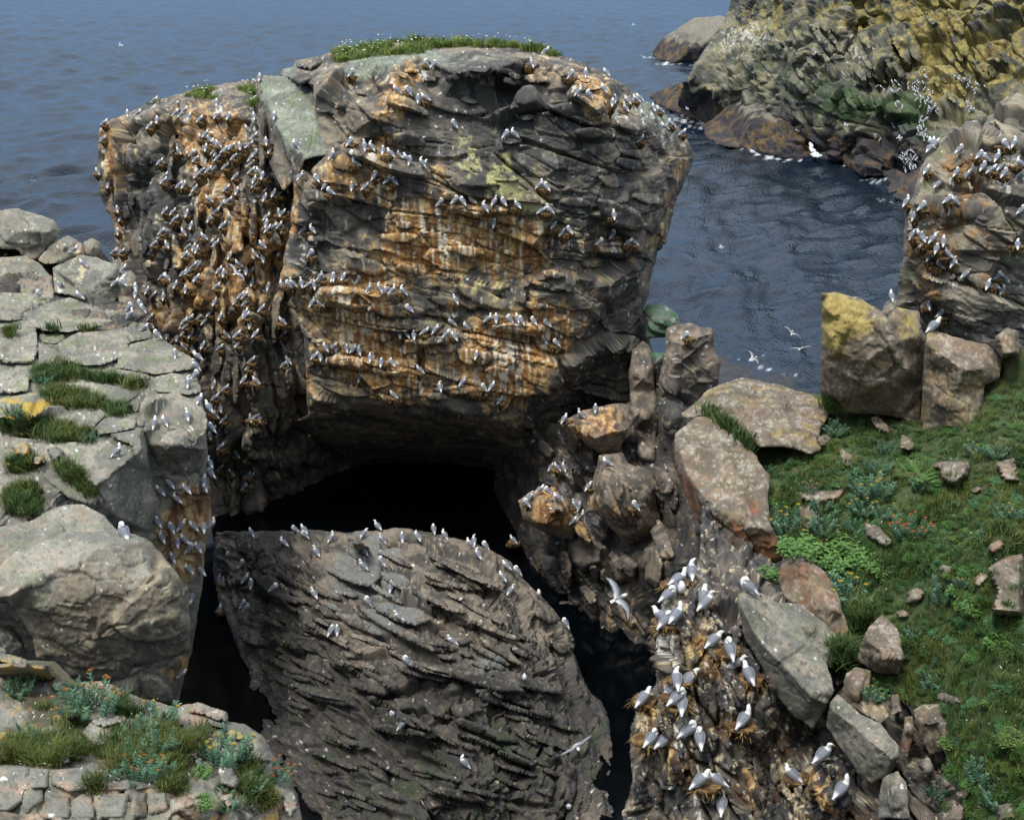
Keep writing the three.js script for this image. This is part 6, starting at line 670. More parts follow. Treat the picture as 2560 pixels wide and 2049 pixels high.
function plant(at, x, y, size, kind, label) {
  const t = sheet(at)([x, y]), g = ground(t[0], t[1] + size * 0.25, 2); if (!g) return; const m = size * g.d / FOCAL * 0.8, o = new THREE.Group(), i = plantNo++;
  if (FL[kind]) { const v = RR[kind][i % 2]; const lf = new THREE.Mesh(v[0], leafMat); lf.name = 'leaves'; lf.userData.kind = 'stuff'; o.add(lf); if (v[1]) { const f = new THREE.Mesh(v[1], leafMat); f.name = 'flower_heads'; f.userData.kind = 'stuff'; o.add(f); } } else { const lf = new THREE.Mesh(HB[kind === 'fern' ? 2 : i % 2], leafMat); lf.name = 'leaves'; lf.userData.kind = 'stuff'; o.add(lf); }
  o.position.set(g.q[0], g.q[1] - 0.05 * m, g.q[2]); o.scale.set(m, m * (0.95 + 0.3 * ((i * 37) % 10) / 10), m); o.rotation.y = i * 1.9;
  add(o, FL[kind] ? 'roseroot_plant' : kind === 'fern' ? 'fern_clump' : 'leafy_herb'); tag(o, label, 'plant', FL[kind] ? 'roseroot clumps on the shores' : 'leafy herbs on the meadow edge');
}
[['F', 930, 960, 60, 'none', 'blue-green succulent clump right of the broad cracked boulder'], ['F', 1250, 1090, 46, 'none', 'small blue-green clump below the pinkish flat stone'], ['F', 1160, 1330, 84, 'yellow', 'yellow-dotted clump in the very centre of the meadow'], ['F', 1090, 1240, 36, 'none', 'little clump just above the central yellow-dotted clump'], ['F', 1220, 1210, 56, 'none', 'blue-green clump touching the central yellow-dotted clump from above'], ['F', 1820, 1100, 50, 'yellow', 'bright yellow-topped plant at the foot of the right split boulder'], ['F', 1485, 1310, 44, 'yellow', 'two-headed yellow plant below the fern-like clump'], ['F', 650, 1560, 84, 'yellow', 'large clump hanging over the tilted tan slab'], ['F', 1420, 1590, 76, 'red', 'clump with red leaf tips beside the slanted stone'], ['F', 890, 1440, 58, 'none', 'clump along the low pink stone slab'], ['F', 1130, 1440, 64, 'yellow', 'clump right below the central yellow-dotted clump'], ['F', 1270, 1495, 54, 'yellow', 'pale yellow-budded clump left of the red-tipped one'], ['F', 2000, 1490, 56, 'yellow', 'tall yellow-topped clump at the right edge'], ['F', 1890, 1630, 40, 'yellow', 'small yellow-dotted clump above the rounded pale stone'], ['F', 1080, 1575, 50, 'none', 'bluish clump beside the grey-and-pink slanted stone'], ['F', 800, 1325, 38, 'red', 'small reddish clump left of the low pink slab'], ['F', 1950, 1110, 48, 'none', 'pale clump at the right edge beside the split boulder'], ['F', 560, 1210, 22, 'none', 'tiny clump at the edge of the tilted tan slab'], ['F', 1500, 1235, 76, 'fern', 'bright green fern-like clump beside the pale grey stone'], ['F', 900, 1560, 72, 'none', 'light green clump among the leafy herbs'],
  ['I', 1060, 310, 100, 'yellow', 'largest yellow-flowered clump above the lone square boulder'], ['I', 1620, 310, 84, 'none', 'wide blue-green clump below the lone tan stone'], ['I', 1450, 580, 40, 'none', 'small clump beside the lone square boulder'], ['I', 1570, 880, 62, 'none', 'dark blue-green clump in long grass lower right'], ['I', 1190, 950, 50, 'yellow', 'yellow-flowered clump left under the leafy plant'], ['I', 1900, 1470, 90, 'none', 'big blue-green clump near the bottom right corner'], ['I', 1960, 1590, 74, 'none', 'lower of two big clumps in the bottom right corner'], ['I', 1580, 1550, 48, 'none', 'clump beside the thin slanted stone at the bottom'], ['I', 1740, 260, 44, 'yellow', 'single yellow-headed clump near the right edge'], ['I', 1250, 880, 70, 'herb', 'broad-leaved plant below the lone square boulder'], ['I', 560, 200, 56, 'herb', 'bright green plant hanging in the gap above the long pale slab'],
  ['I', 720, 60, 90, 'herb', 'leafy herb at the top of the rust-red block'], ['I', 830, 40, 90, 'herb', 'leafy herb behind the rust-red block'], ['I', 900, 110, 90, 'herb', 'leafy herb right above the rust-red block'], ['I', 1010, 150, 90, 'herb', 'leafy herb above the largest yellow-flowered clump'], ['I', 1130, 120, 80, 'herb', 'leafy herb right of centre in the herb thicket'], ['I', 1040, 40, 80, 'herb', 'leafy herb at the top of the herb thicket'], ['I', 1230, 190, 60, 'herb', 'leafy herb at the right end of the herb thicket'], ['I', 1820, 420, 60, 'herb', 'broad-leaved plant left of the large mossy rock'], ['I', 1960, 640, 60, 'herb', 'broad-leaved plant at the right edge, mid height'], ['I', 1720, 320, 50, 'herb', 'broad-leaved plant between two blue-green clumps'], ['I', 1760, 1690, 60, 'herb', 'herb beside the pale angular boulder at the bottom'],
  ['G', 540, 1010, 124, 'orange', 'largest near clump with many orange heads'], ['G', 440, 905, 48, 'orange', 'orange-topped sprig behind the largest near clump'], ['G', 120, 915, 66, 'none', 'blue-green clump at the left edge of the knoll'], ['G', 980, 1095, 84, 'yellow', 'yellow-topped clump at the knoll top right of the orange one'], ['G', 850, 1185, 76, 'none', 'clump between the split stone and the yellow-topped one'], ['G', 950, 1290, 92, 'none', 'feathery clump in the middle of the knoll turf'], ['G', 1380, 1300, 114, 'yellow', 'big clump left of the orange-lichened rim'], ['G', 1700, 1440, 70, 'red', 'red-tipped clump hanging over the chasm rim'], ['G', 1540, 1510, 64, 'none', 'clump hanging left below the red-tipped one'], ['G', 860, 1430, 88, 'orange', 'long low clump above the front row of blocks'], ['G', 990, 1420, 56, 'yellow', 'single tall yellow-headed sprig above the front blocks'], ['G', 170, 1180, 50, 'none', 'sprig between blocks at the left of the knoll'], ['G', 750, 940, 40, 'orange', 'sprig at the knoll edge under the biggest boulder'], ['G', 1390, 1530, 36, 'none', 'pale sprig beside the tilted grey stone'], ['G', 700, 1445, 34, 'none', 'small clump at the left end of the long low clump'], ['G', 1250, 1430, 44, 'herb', 'small green rosette left of the tilted grey stone'], ['G', 1270, 1610, 50, 'herb', 'green rosette at the bottom centre of the knoll'], ['G', 1420, 1630, 50, 'none', 'grey-green clump at the bottom of the knoll'],
  ['D', 270, 655, 44, 'none', 'blue-green clump beside the small cube of rock'], ['D', 550, 1025, 38, 'none', 'clump at the tip of the lowest turf strip'], ['D', 90, 850, 44, 'none', 'clump on the yellow-fronted block'], ['D', 100, 880, 36, 'none', 'clump under the yellow-fronted block at the edge']].forEach((q) => plant(...q));

// ---------------------------------------------------------------- grass and small litter: nobody could count it
function tuft(seed, n, spread) { const R = rng(seed), o = blank(); for (let i = 0; i < n; i++) { const a = R() * 6.283, r = spread * Math.sqrt(R()), x = Math.cos(a) * r, z = Math.sin(a) * r, h = 0.6 + 0.6 * R(), b = R() * 6.283, l = 0.35 + 0.4 * R(), w = 0.022 + 0.015 * R(), g = 0.75 + 0.5 * R(), c = [0.032 * g, 0.057 * g, 0.015 * g], cx = Math.cos(b), cz = Math.sin(b), k = o.p.length / 3;
  o.p.push(x - cz * w, 0, z + cx * w, x + cz * w, 0, z - cx * w, x + cx * l * 0.35 - cz * w * 0.7, h * 0.62, z + cz * l * 0.35 + cx * w * 0.7, x + cx * l * 0.35 + cz * w * 0.7, h * 0.62, z + cz * l * 0.35 - cx * w * 0.7, x + cx * l, h * 0.9, z + cz * l); for (let q = 0; q < 5; q++) o.c.push(...c); o.i.push(k, k + 1, k + 2, k + 1, k + 3, k + 2, k + 2, k + 3, k + 4); } return meshOf(o); }
const tuftG = tuft(3, 26, 0.55);
function grass(name, spots, label, category, geo = tuftG, mat = leafMat) {   // spots: [x, y, z, height, width, tint]
  const m = new THREE.InstancedMesh(geo, mat, spots.length), M = new THREE.Matrix4(), Q = new THREE.Quaternion(), R = rng(name.length * 31 + spots.length);
  spots.forEach((s, i) => { Q.setFromEuler(new THREE.Euler((R() - 0.5) * 0.5, R() * 6.283, (R() - 0.5) * 0.5)); M.compose(V(s[0], s[1], s[2]), Q, V(s[4], s[3], s[4])); m.setMatrixAt(i, M); m.setColorAt(i, new THREE.Color().setRGB(...s[5])); });
  tag(add(m, name), label, category, null, 'stuff');
}
const sow = (list, seed, gap, ok, h, tint) => { const R = rng(seed), out = []; for (const [at, poly] of list) { const p = poly.map(sheet(at)), x0 = Math.min(...p.map((q) => q[0])), x1 = Math.max(...p.map((q) => q[0])), y0 = Math.min(...p.map((q) => q[1])), y1 = Math.max(...p.map((q) => q[1])), n = (x1 - x0) * (y1 - y0) / (gap * gap); for (let i = 0; i < n; i++) { const x = lerp(x0, x1, R()), y = lerp(y0, y1, R()); if (!inPoly(p, x, y)) continue; const g = ground(x, y, 0); if (!g || !ok(g, x, y)) continue; const k = h(g, R); out.push([g.q[0], g.q[1] - k * 0.08, g.q[2], k, k * (0.9 + 0.5 * R()), tint(g, R)]); } } return out; };
const green = (g, R) => { const [x, y, z] = g.q, a = fbm(x * 0.7, y * 0.7, z * 0.7 + 4), k = 0.8 + 0.5 * R(); const r = R(); if (r < 0.14) return [3.4 * k, 2.1 * k, 2.2 * k]; return a > 0.08 ? [1.9 * k, 1.45 * k, 1.0 * k] : [1.1 * k, 1.2 * k, 1.1 * k]; };
grass('meadow_grass', sow([['F', [[150, 860], [500, 1040], [900, 800], [3700, 500], [3700, 1900], [300, 1900]]], ['I', [[600, -200], [3700, -200], [3700, 1850], [1500, 1850], [1340, 1000], [900, 700], [600, 300]]]], 11, 6.2, (g, x, y) => (g.zone === 'turf' || (g.zone === 'meadowstone' && g.n[1] > 0.3 && fbm(x * 0.05, y * 0.05, 2) > 0.22)) && fbm(g.q[0] * 1.1 + 60, 2, g.q[2] * 1.1) < 0.2, (g, R) => (0.055 + 0.16 * R() * R()) * (0.8 + 2.4 * Math.max(0, fbm(g.q[0] * 0.9, 7, g.q[2] * 0.9))), green), 'dense dark green grass covering the meadow slope on the right', 'grass');
grass('ground_herbs', sow([['F', [[500, 1040], [900, 850], [3300, 700], [3300, 1900], [500, 1900]]], ['I', [[900, -100], [3300, -100], [3300, 1800], [1700, 1800], [1350, 900], [1000, 500]]]], 19, 12, (g) => g.zone === 'turf' && fbm(g.q[0] * 0.8 + 3, 4, g.q[2] * 0.8) > -0.12, (g, R) => (0.07 + 0.16 * R() * R()) * (0.8 + 1.4 * Math.max(0, fbm(g.q[0] * 0.7 + 9, 2, g.q[2] * 0.7))), (g, R) => { const k = 0.45 + 0.65 * R(); return R() < 0.35 ? [0.75 * k, 0.9 * k, 1.5 * k] : R() < 0.3 ? [1.1 * k, 0.9 * k, 0.8 * k] : [0.7 * k, 0.8 * k, 0.7 * k]; }), 'low leafy herbs mixed through the meadow grass', 'herbs', HB[0]);
const TG = [['D', [[220, 600], [400, 570], [560, 640], [700, 650], [640, 690], [480, 655], [300, 690], [220, 670]]], ['D', [[250, 740], [400, 705], [520, 755], [670, 810], [600, 855], [440, 835], [330, 815]]], ['D', [[160, 935], [320, 925], [440, 975], [585, 1005], [560, 1045], [300, 1045], [170, 1015]]], ['D', [[340, 1200], [430, 1195], [520, 1285], [595, 1360], [560, 1385], [450, 1295]]], ['D', [[60, 1345], [180, 1325], [245, 1420], [200, 1505], [60, 1485]]], ['D', [[60, 1160], [200, 1150], [205, 1225], [60, 1245]]], ['D', [[650, 838], [760, 835], [800, 872], [680, 885]]], ['D', [[765, 690], [870, 680], [885, 722], [790, 725]]], ['D', [[500, 348], [580, 343], [570, 368], [500, 368]]], ['D', [[40, 350], [110, 345], [105, 400], [40, 415]]], ['D', [[580, 655], [760, 670], [780, 700], [640, 680]]], ['D', [[0, 900], [160, 920], [160, 1000], [0, 990]]], ['D', [[290, 340], [360, 355], [350, 380], [270, 375]]]];
const KG = [['G', [[-60, 1280], [250, 1225], [400, 1195], [500, 1255], [545, 1330], [300, 1395], [-60, 1395]]], ['G', [[680, 995], [760, 1005], [910, 1060], [830, 1105], [690, 1065]]], ['G', [[690, 1155], [1060, 1175], [1275, 1195], [1255, 1305], [1060, 1335], [900, 1355], [590, 1355], [640, 1290]]], ['G', [[850, 1350], [1180, 1375], [1110, 1455], [900, 1425], [640, 1445], [760, 1380]]], ['G', [[360, 1130], [500, 1115], [490, 1175], [370, 1185]]], ['G', [[985, 1515], [1125, 1485], [1145, 1565], [1015, 1565]]], ['G', [[560, 1490], [620, 1500], [600, 1560], [545, 1550]]], ['G', [[1480, 1390], [1560, 1380], [1700, 1640], [1560, 1680], [1480, 1560]]], ['G', [[240, 1000], [310, 980], [290, 1050], [250, 1040]]]];
const rightG = [['F', [[150, 865], [200, 860], [330, 960], [430, 1040], [480, 1100], [440, 1110], [360, 1020], [240, 940]]], ['F', [[910, 780], [960, 800], [980, 860], [910, 870]]], ['I', [[960, 680], [1060, 660], [1080, 740], [1010, 830], [970, 790]]], ['I', [[1080, 420], [1200, 440], [1150, 540], [1060, 560]]]];
const anyR = () => true;
grass('turf_grass', [...sow(TG, 12, 5.5, anyR, (g, R) => 0.2 + 0.22 * R(), green), ...sow(KG, 13, 7, anyR, (g, R) => 0.09 + 0.12 * R(), (g, R) => (R() < 0.3 ? [1.6, 1.05, 0.7] : green(g, R))), ...sow(rightG, 14, 4.5, anyR, (g, R) => 0.2 + 0.16 * R(), green)], 'green turf in the cracks of the terrace slabs and the near knoll', 'grass');
const CG = [['B', [[-30, 312], [100, 300], [250, 258], [450, 250], [850, 262], [1050, 270], [1250, 312], [1390, 352], [1300, 342], [1050, 292], [800, 290], [600, 292], [480, 336], [300, 340], [100, 366], [-30, 386]]], ['A', [[1110, 590], [1250, 550], [1350, 540], [1270, 580], [1350, 605], [1290, 612]]], ['A', [[1450, 548], [1570, 525], [1570, 590]]], ['A', [[905, 645], [990, 615], [960, 640]]], ['A', [[1535, 620], [1590, 615], [1580, 655], [1540, 655]]]];
grass('crown_grass', sow(CG, 15, 2.8, (g) => fbm(g.q[0] * 0.5, 3, g.q[2] * 0.5) > -0.16, (g, R) => (0.14 + 0.34 * R() * R()) * (0.8 + 1.6 * Math.max(0, fbm(g.q[0] * 0.6 + 5, 1, g.q[2] * 0.6))), (g, R) => { const k = 1.3 + 0.8 * R(); return R() < 0.5 ? [2.6 * k, 1.75 * k, 1.2 * k] : [1.5 * k, 1.5 * k, 1.2 * k]; }), 'green and straw-coloured grass crowning the sea stack', 'grass');
{ const o = blank(); for (let k = 0; k < 7; k++) leafGeometry(V(0, 0, 0), V(Math.cos(k * 0.9), 0.25, Math.sin(k * 0.9)).normalize(), 1, 0.36, 0, [0.75, 0.75, 0.7], o); const R = rng(9);
  grass('white_flowers', sow(CG, 16, 9, anyR, (g, R) => 0.06, () => [1, 1, 1]).map((s) => [s[0] + 0.2 * (R() - 0.5), s[1] + 0.3 + 0.15 * R(), s[2], 0.05, 0.05, [1, 1, 1]]), 'small white flowers among the grass on top of the stack', 'flowers', meshOf(o));
  const f = blank(); for (let k = 0; k < 5; k++) { const a = k * 0.3, b = (k + 1) * 0.3, w0 = 0.13 * Math.sin((k + 0.3) / 5.3 * Math.PI), w1 = 0.13 * Math.sin((k + 1.3) / 6 * Math.PI), i = f.p.length / 3; f.p.push(Math.sin(a), 0.1, Math.cos(a) - w0, Math.sin(a), 0.1, Math.cos(a) + w0, Math.sin(b), 0.14, Math.cos(b) - w1, Math.sin(b), 0.14, Math.cos(b) + w1); for (let q = 0; q < 4; q++) f.c.push(0.74, 0.74, 0.72); f.i.push(i, i + 1, i + 2, i + 1, i + 3, i + 2); }
  const fs = sow([['F', [[500, 1000], [900, 900], [2150, 900], [2150, 1800], [600, 1800]]], ['I', [[900, -100], [2150, -100], [2150, 1800], [1600, 1800], [1350, 800], [1000, 400]]], ['G', [[100, 950], [1100, 1000], [1500, 1500], [100, 1600]]], ['D', [[150, 300], [900, 350], [1150, 800], [700, 1000], [200, 1000]]]], 17, 27, (g) => g.n[1] > 0.2, (g, R) => 0.02 + 0.035 * R() * R(), () => [1, 1, 1]).map((s) => [s[0], s[1] + 0.07, s[2], s[3], s[4], s[5]]);
  grass('fallen_feathers', fs, 'shed white feathers scattered over the grass and slabs', 'feathers', meshOf(f)); }
// ---------------------------------------------------------------- gulls
const WHITE = [0.7, 0.7, 0.69], GREY = [0.165, 0.178, 0.205], BLACK = [0.02, 0.02, 0.022], YELLOW = [0.62, 0.43, 0.04], DARK = [0.025, 0.022, 0.02];
function loft(st, seg, color, o) {                                          // st: [x, y, z, radius in the plane, radius across]
  const b0 = o.p.length / 3, n = st.length;
  for (let i = 0; i < n; i++) {
    const a = st[Math.max(0, i - 1)], b = st[Math.min(n - 1, i + 1)], tx = b[0] - a[0], ty = b[1] - a[1], l = Math.hypot(tx, ty) || 1, nx = -ty / l, ny = tx / l;
    for (let k = 0; k < seg; k++) { const f = k / seg * 6.2832, c = Math.cos(f), s = Math.sin(f), up = ny < 0 ? -c : c; o.p.push(st[i][0] + nx * c * st[i][3], st[i][1] + ny * c * st[i][3], st[i][2] + s * st[i][4]); o.c.push(...color(i / (n - 1), up, st[i], Math.abs(s))); }
  }
  for (let i = 0; i < n - 1; i++) for (let k = 0; k < seg; k++) { const a = b0 + i * seg + k, b = b0 + i * seg + (k + 1) % seg; o.i.push(a, b, a + seg, b, b + seg, a + seg); }
  for (const [i, s] of [[0, 1], [n - 1, -1]]) { const c = o.p.length / 3; o.p.push(st[i][0], st[i][1], st[i][2]); o.c.push(...color(i / (n - 1), 0, st[i], 0)); for (let k = 0; k < seg; k++) { const a = b0 + i * seg + k, b = b0 + i * seg + (k + 1) % seg; s > 0 ? o.i.push(c, b, a) : o.i.push(c, a, b); } }
}
const HEADS = {
  up: [[.086, .200, 0, .050, .048], [.100, .236, 0, .039, .038], [.108, .262, 0, .037, .036], [.118, .284, 0, .039, .037], [.136, .299, 0, .031, .031], [.152, .299, 0, .018, .019], [.161, .295, 0, .005, .006]],
  low: [[.090, .190, 0, .052, .050], [.108, .212, 0, .043, .042], [.120, .232, 0, .040, .038], [.134, .248, 0, .038, .036], [.152, .256, 0, .029, .029], [.166, .254, 0, .017, .018], [.175, .250, 0, .005, .006]],
  tuck: [[.084, .196, 0, .054, .052], [.090, .226, 0, .047, .046], [.082, .254, 0, .044, .042], [.060, .270, 0, .040, .038], [.034, .268, 0, .030, .030], [.014, .258, 0, .016, .018], [.004, .252, 0, .004, .005]],
};
function gullParts(head, turn, sit, seg, hi) {
  const drop = sit ? -0.085 : -0.03, H = HEADS[head], yaw = (v) => { if (!turn || v[0] < 0.07) return v; const dx = v[0] - 0.1, w = ss(0.2, 0.28, v[1]); return [0.1 + dx * Math.cos(turn * w), v[1], dx * Math.sin(turn * w) * -1, v[3], v[4]]; };
  const spine = [[-.222, .098, 0, .004, .022], [-.185, .108, 0, .011, .030], [-.145, .122, 0, .028, .038], [-.095, .138, 0, .052, .056], [-.045, .152, 0, .072, .070], [.005, .163, 0, .080, .076], [.05, .176, 0, .074, .070], ...H.map(yaw)].map((v) => [v[0], v[1] + drop, v[2], v[3], v[4]]);
  const body = blank(), wl = blank(), wr = blank(), bill = blank(), eyes = [blank(), blank()], legs = [blank(), blank()];
  loft(spine, seg, (t, up, v) => (v[0] > -.13 && v[0] < .075 && up > 0.1 && v[1] - drop < 0.215 ? GREY : WHITE), body);
  for (const [s, o] of [[1, wl], [-1, wr]]) loft([[.078, .196, .050, .022, .012], [.05, .188, .064, .044, .016], [0, .174, .072, .054, .016], [-.06, .154, .064, .046, .015], [-.12, .130, .044, .032, .012], [-.17, .112, .026, .019, .009], [-.20, .104, .017, .013, .007], [-.232, .098, .010, .009, .005], [-.262, .094, .005, .003, .003]].map((v) => [v[0], v[1] + drop, v[2] * s, v[3], v[4]]), hi ? 10 : 6, (t, up, v) => (v[0] < -.19 ? BLACK : v[0] < -.11 && v[0] > -.15 && up < 0.2 ? WHITE : GREY), o);
  const e = H[H.length - 1], f = H[H.length - 3], dv = [e[0] - f[0], e[1] - f[1]], B = (k, r) => { const v = yaw([f[0] + dv[0] * k, f[1] + dv[1] * k, 0, 0, 0]); return [v[0], v[1] + drop, v[2], r, r * 0.7]; };
  if (head !== 'tuck') loft([B(0.75, .0085), B(1.4, .008), B(2.0, .0065), B(2.35, .002)], 6, () => YELLOW, bill);
  const hd = yaw(H[4]), sd = Math.cos(turn || 0), cd = Math.sin(turn || 0);
  [1, -1].forEach((s, k) => { const ex = hd[0] + cd * s * .028, ez = hd[2] + sd * s * .028, ey = hd[1] + drop + .006; loft([[ex - .006, ey, ez, .001, .001], [ex - .003, ey, ez, .005, .005], [ex + .003, ey, ez, .005, .005], [ex + .006, ey, ez, .001, .001]], 6, () => BLACK, eyes[k]); });
  if (!sit) [1, -1].forEach((s, k) => { loft([[.0, .085, s * .03, .008, .008], [.004, .04, s * .03, .005, .005], [.002, .006, s * .03, .005, .005], [.0, .0, s * .03, .008, .008]], 6, () => DARK, legs[k]); loft([[-.01, .003, s * .03, .004, .006], [.015, .004, s * .03, .004, .014], [.04, .003, s * .03, .002, .018]], 6, () => DARK, legs[k]); });
  return { body, wing: [wl, wr], bill, eyes, legs };
}
const gullMat = new THREE.MeshStandardMaterial({ vertexColors: true, roughness: 0.75 });
const joined = (p) => { const L = [p.body, ...p.wing, p.bill, ...p.legs].filter((o) => o.p.length).map(meshOf); return mergeGeometries(L); };
const POSES = [['up', 0.5, false], ['low', 0, false], ['tuck', 0, true], ['low', -0.7, true], ['up', -1.1, false], ['tuck', 0, false]];
const smallGull = POSES.map((q) => joined(gullParts(q[0], q[1], q[2], 9, false)));
const tinyGull = joined(gullParts('low', 0, true, 6, false));
const bigGull = POSES.map((q) => { const p = gullParts(q[0], q[1], q[2], 18, true), g = new THREE.Group(), put = (o, n) => { if (!o.p.length) return; const m = new THREE.Mesh(meshOf(o), gullMat); m.name = n; g.add(m); }; put(p.body, 'body'); p.wing.forEach((w) => put(w, 'wing')); put(p.bill, 'bill'); p.eyes.forEach((w) => q[0] !== 'tuck' && put(w, 'eye')); p.legs.forEach((w) => put(w, 'leg')); return g; });
// nests: bowls of matted weed and straw
function nestGeo(seed) {
  const R = rng(seed), o = blank(), n = 14, rings = [[0.02, 0.5], [0.55, 0.52], [0.85, 0.62], [1, 0.5], [1.0, 0.25], [0.8, -0.2], [0.55, -0.75], [0.3, -1.35], [0.08, -1.9]];
  for (const [r, y] of rings) for (let k = 0; k < n; k++) { const a = k / n * 6.283, j = 0.85 + 0.3 * R(), g = 0.6 + 0.8 * R(), c = R() < 0.3 ? [0.2 * g, 0.125 * g, 0.045 * g] : [0.07 * g, 0.038 * g, 0.016 * g]; o.p.push(Math.cos(a) * r * j, y * (0.85 + 0.3 * R()), Math.sin(a) * r * j); o.c.push(...c); }
  for (let i = 0; i < rings.length - 1; i++) for (let k = 0; k < n; k++) { const a = i * n + k, b = i * n + (k + 1) % n; o.i.push(a, b, a + n, b, b + n, a + n); }
  for (let k = 0; k < 46; k++) { const a = R() * 6.283, y = -0.4 + 1.0 * R(), g = 0.7 + 0.7 * R(), c = R() < 0.6 ? [0.3 * g, 0.2 * g, 0.075 * g] : [0.12 * g, 0.065 * g, 0.024 * g]; leafGeometry(V(Math.cos(a) * 0.85, y, Math.sin(a) * 0.85), V(Math.cos(a + (R() - 0.5) * 2), -0.9 * R() - 0.1, Math.sin(a + (R() - 0.5) * 2)).normalize(), 0.35 + 0.45 * R(), 0.022, 0.3, c, o); }
  return meshOf(o);
}
const nestG = [nestGeo(1), nestGeo(2), nestGeo(3), nestGeo(4)], nestMat = new THREE.MeshStandardMaterial({ vertexColors: true, roughness: 1, side: THREE.DoubleSide });

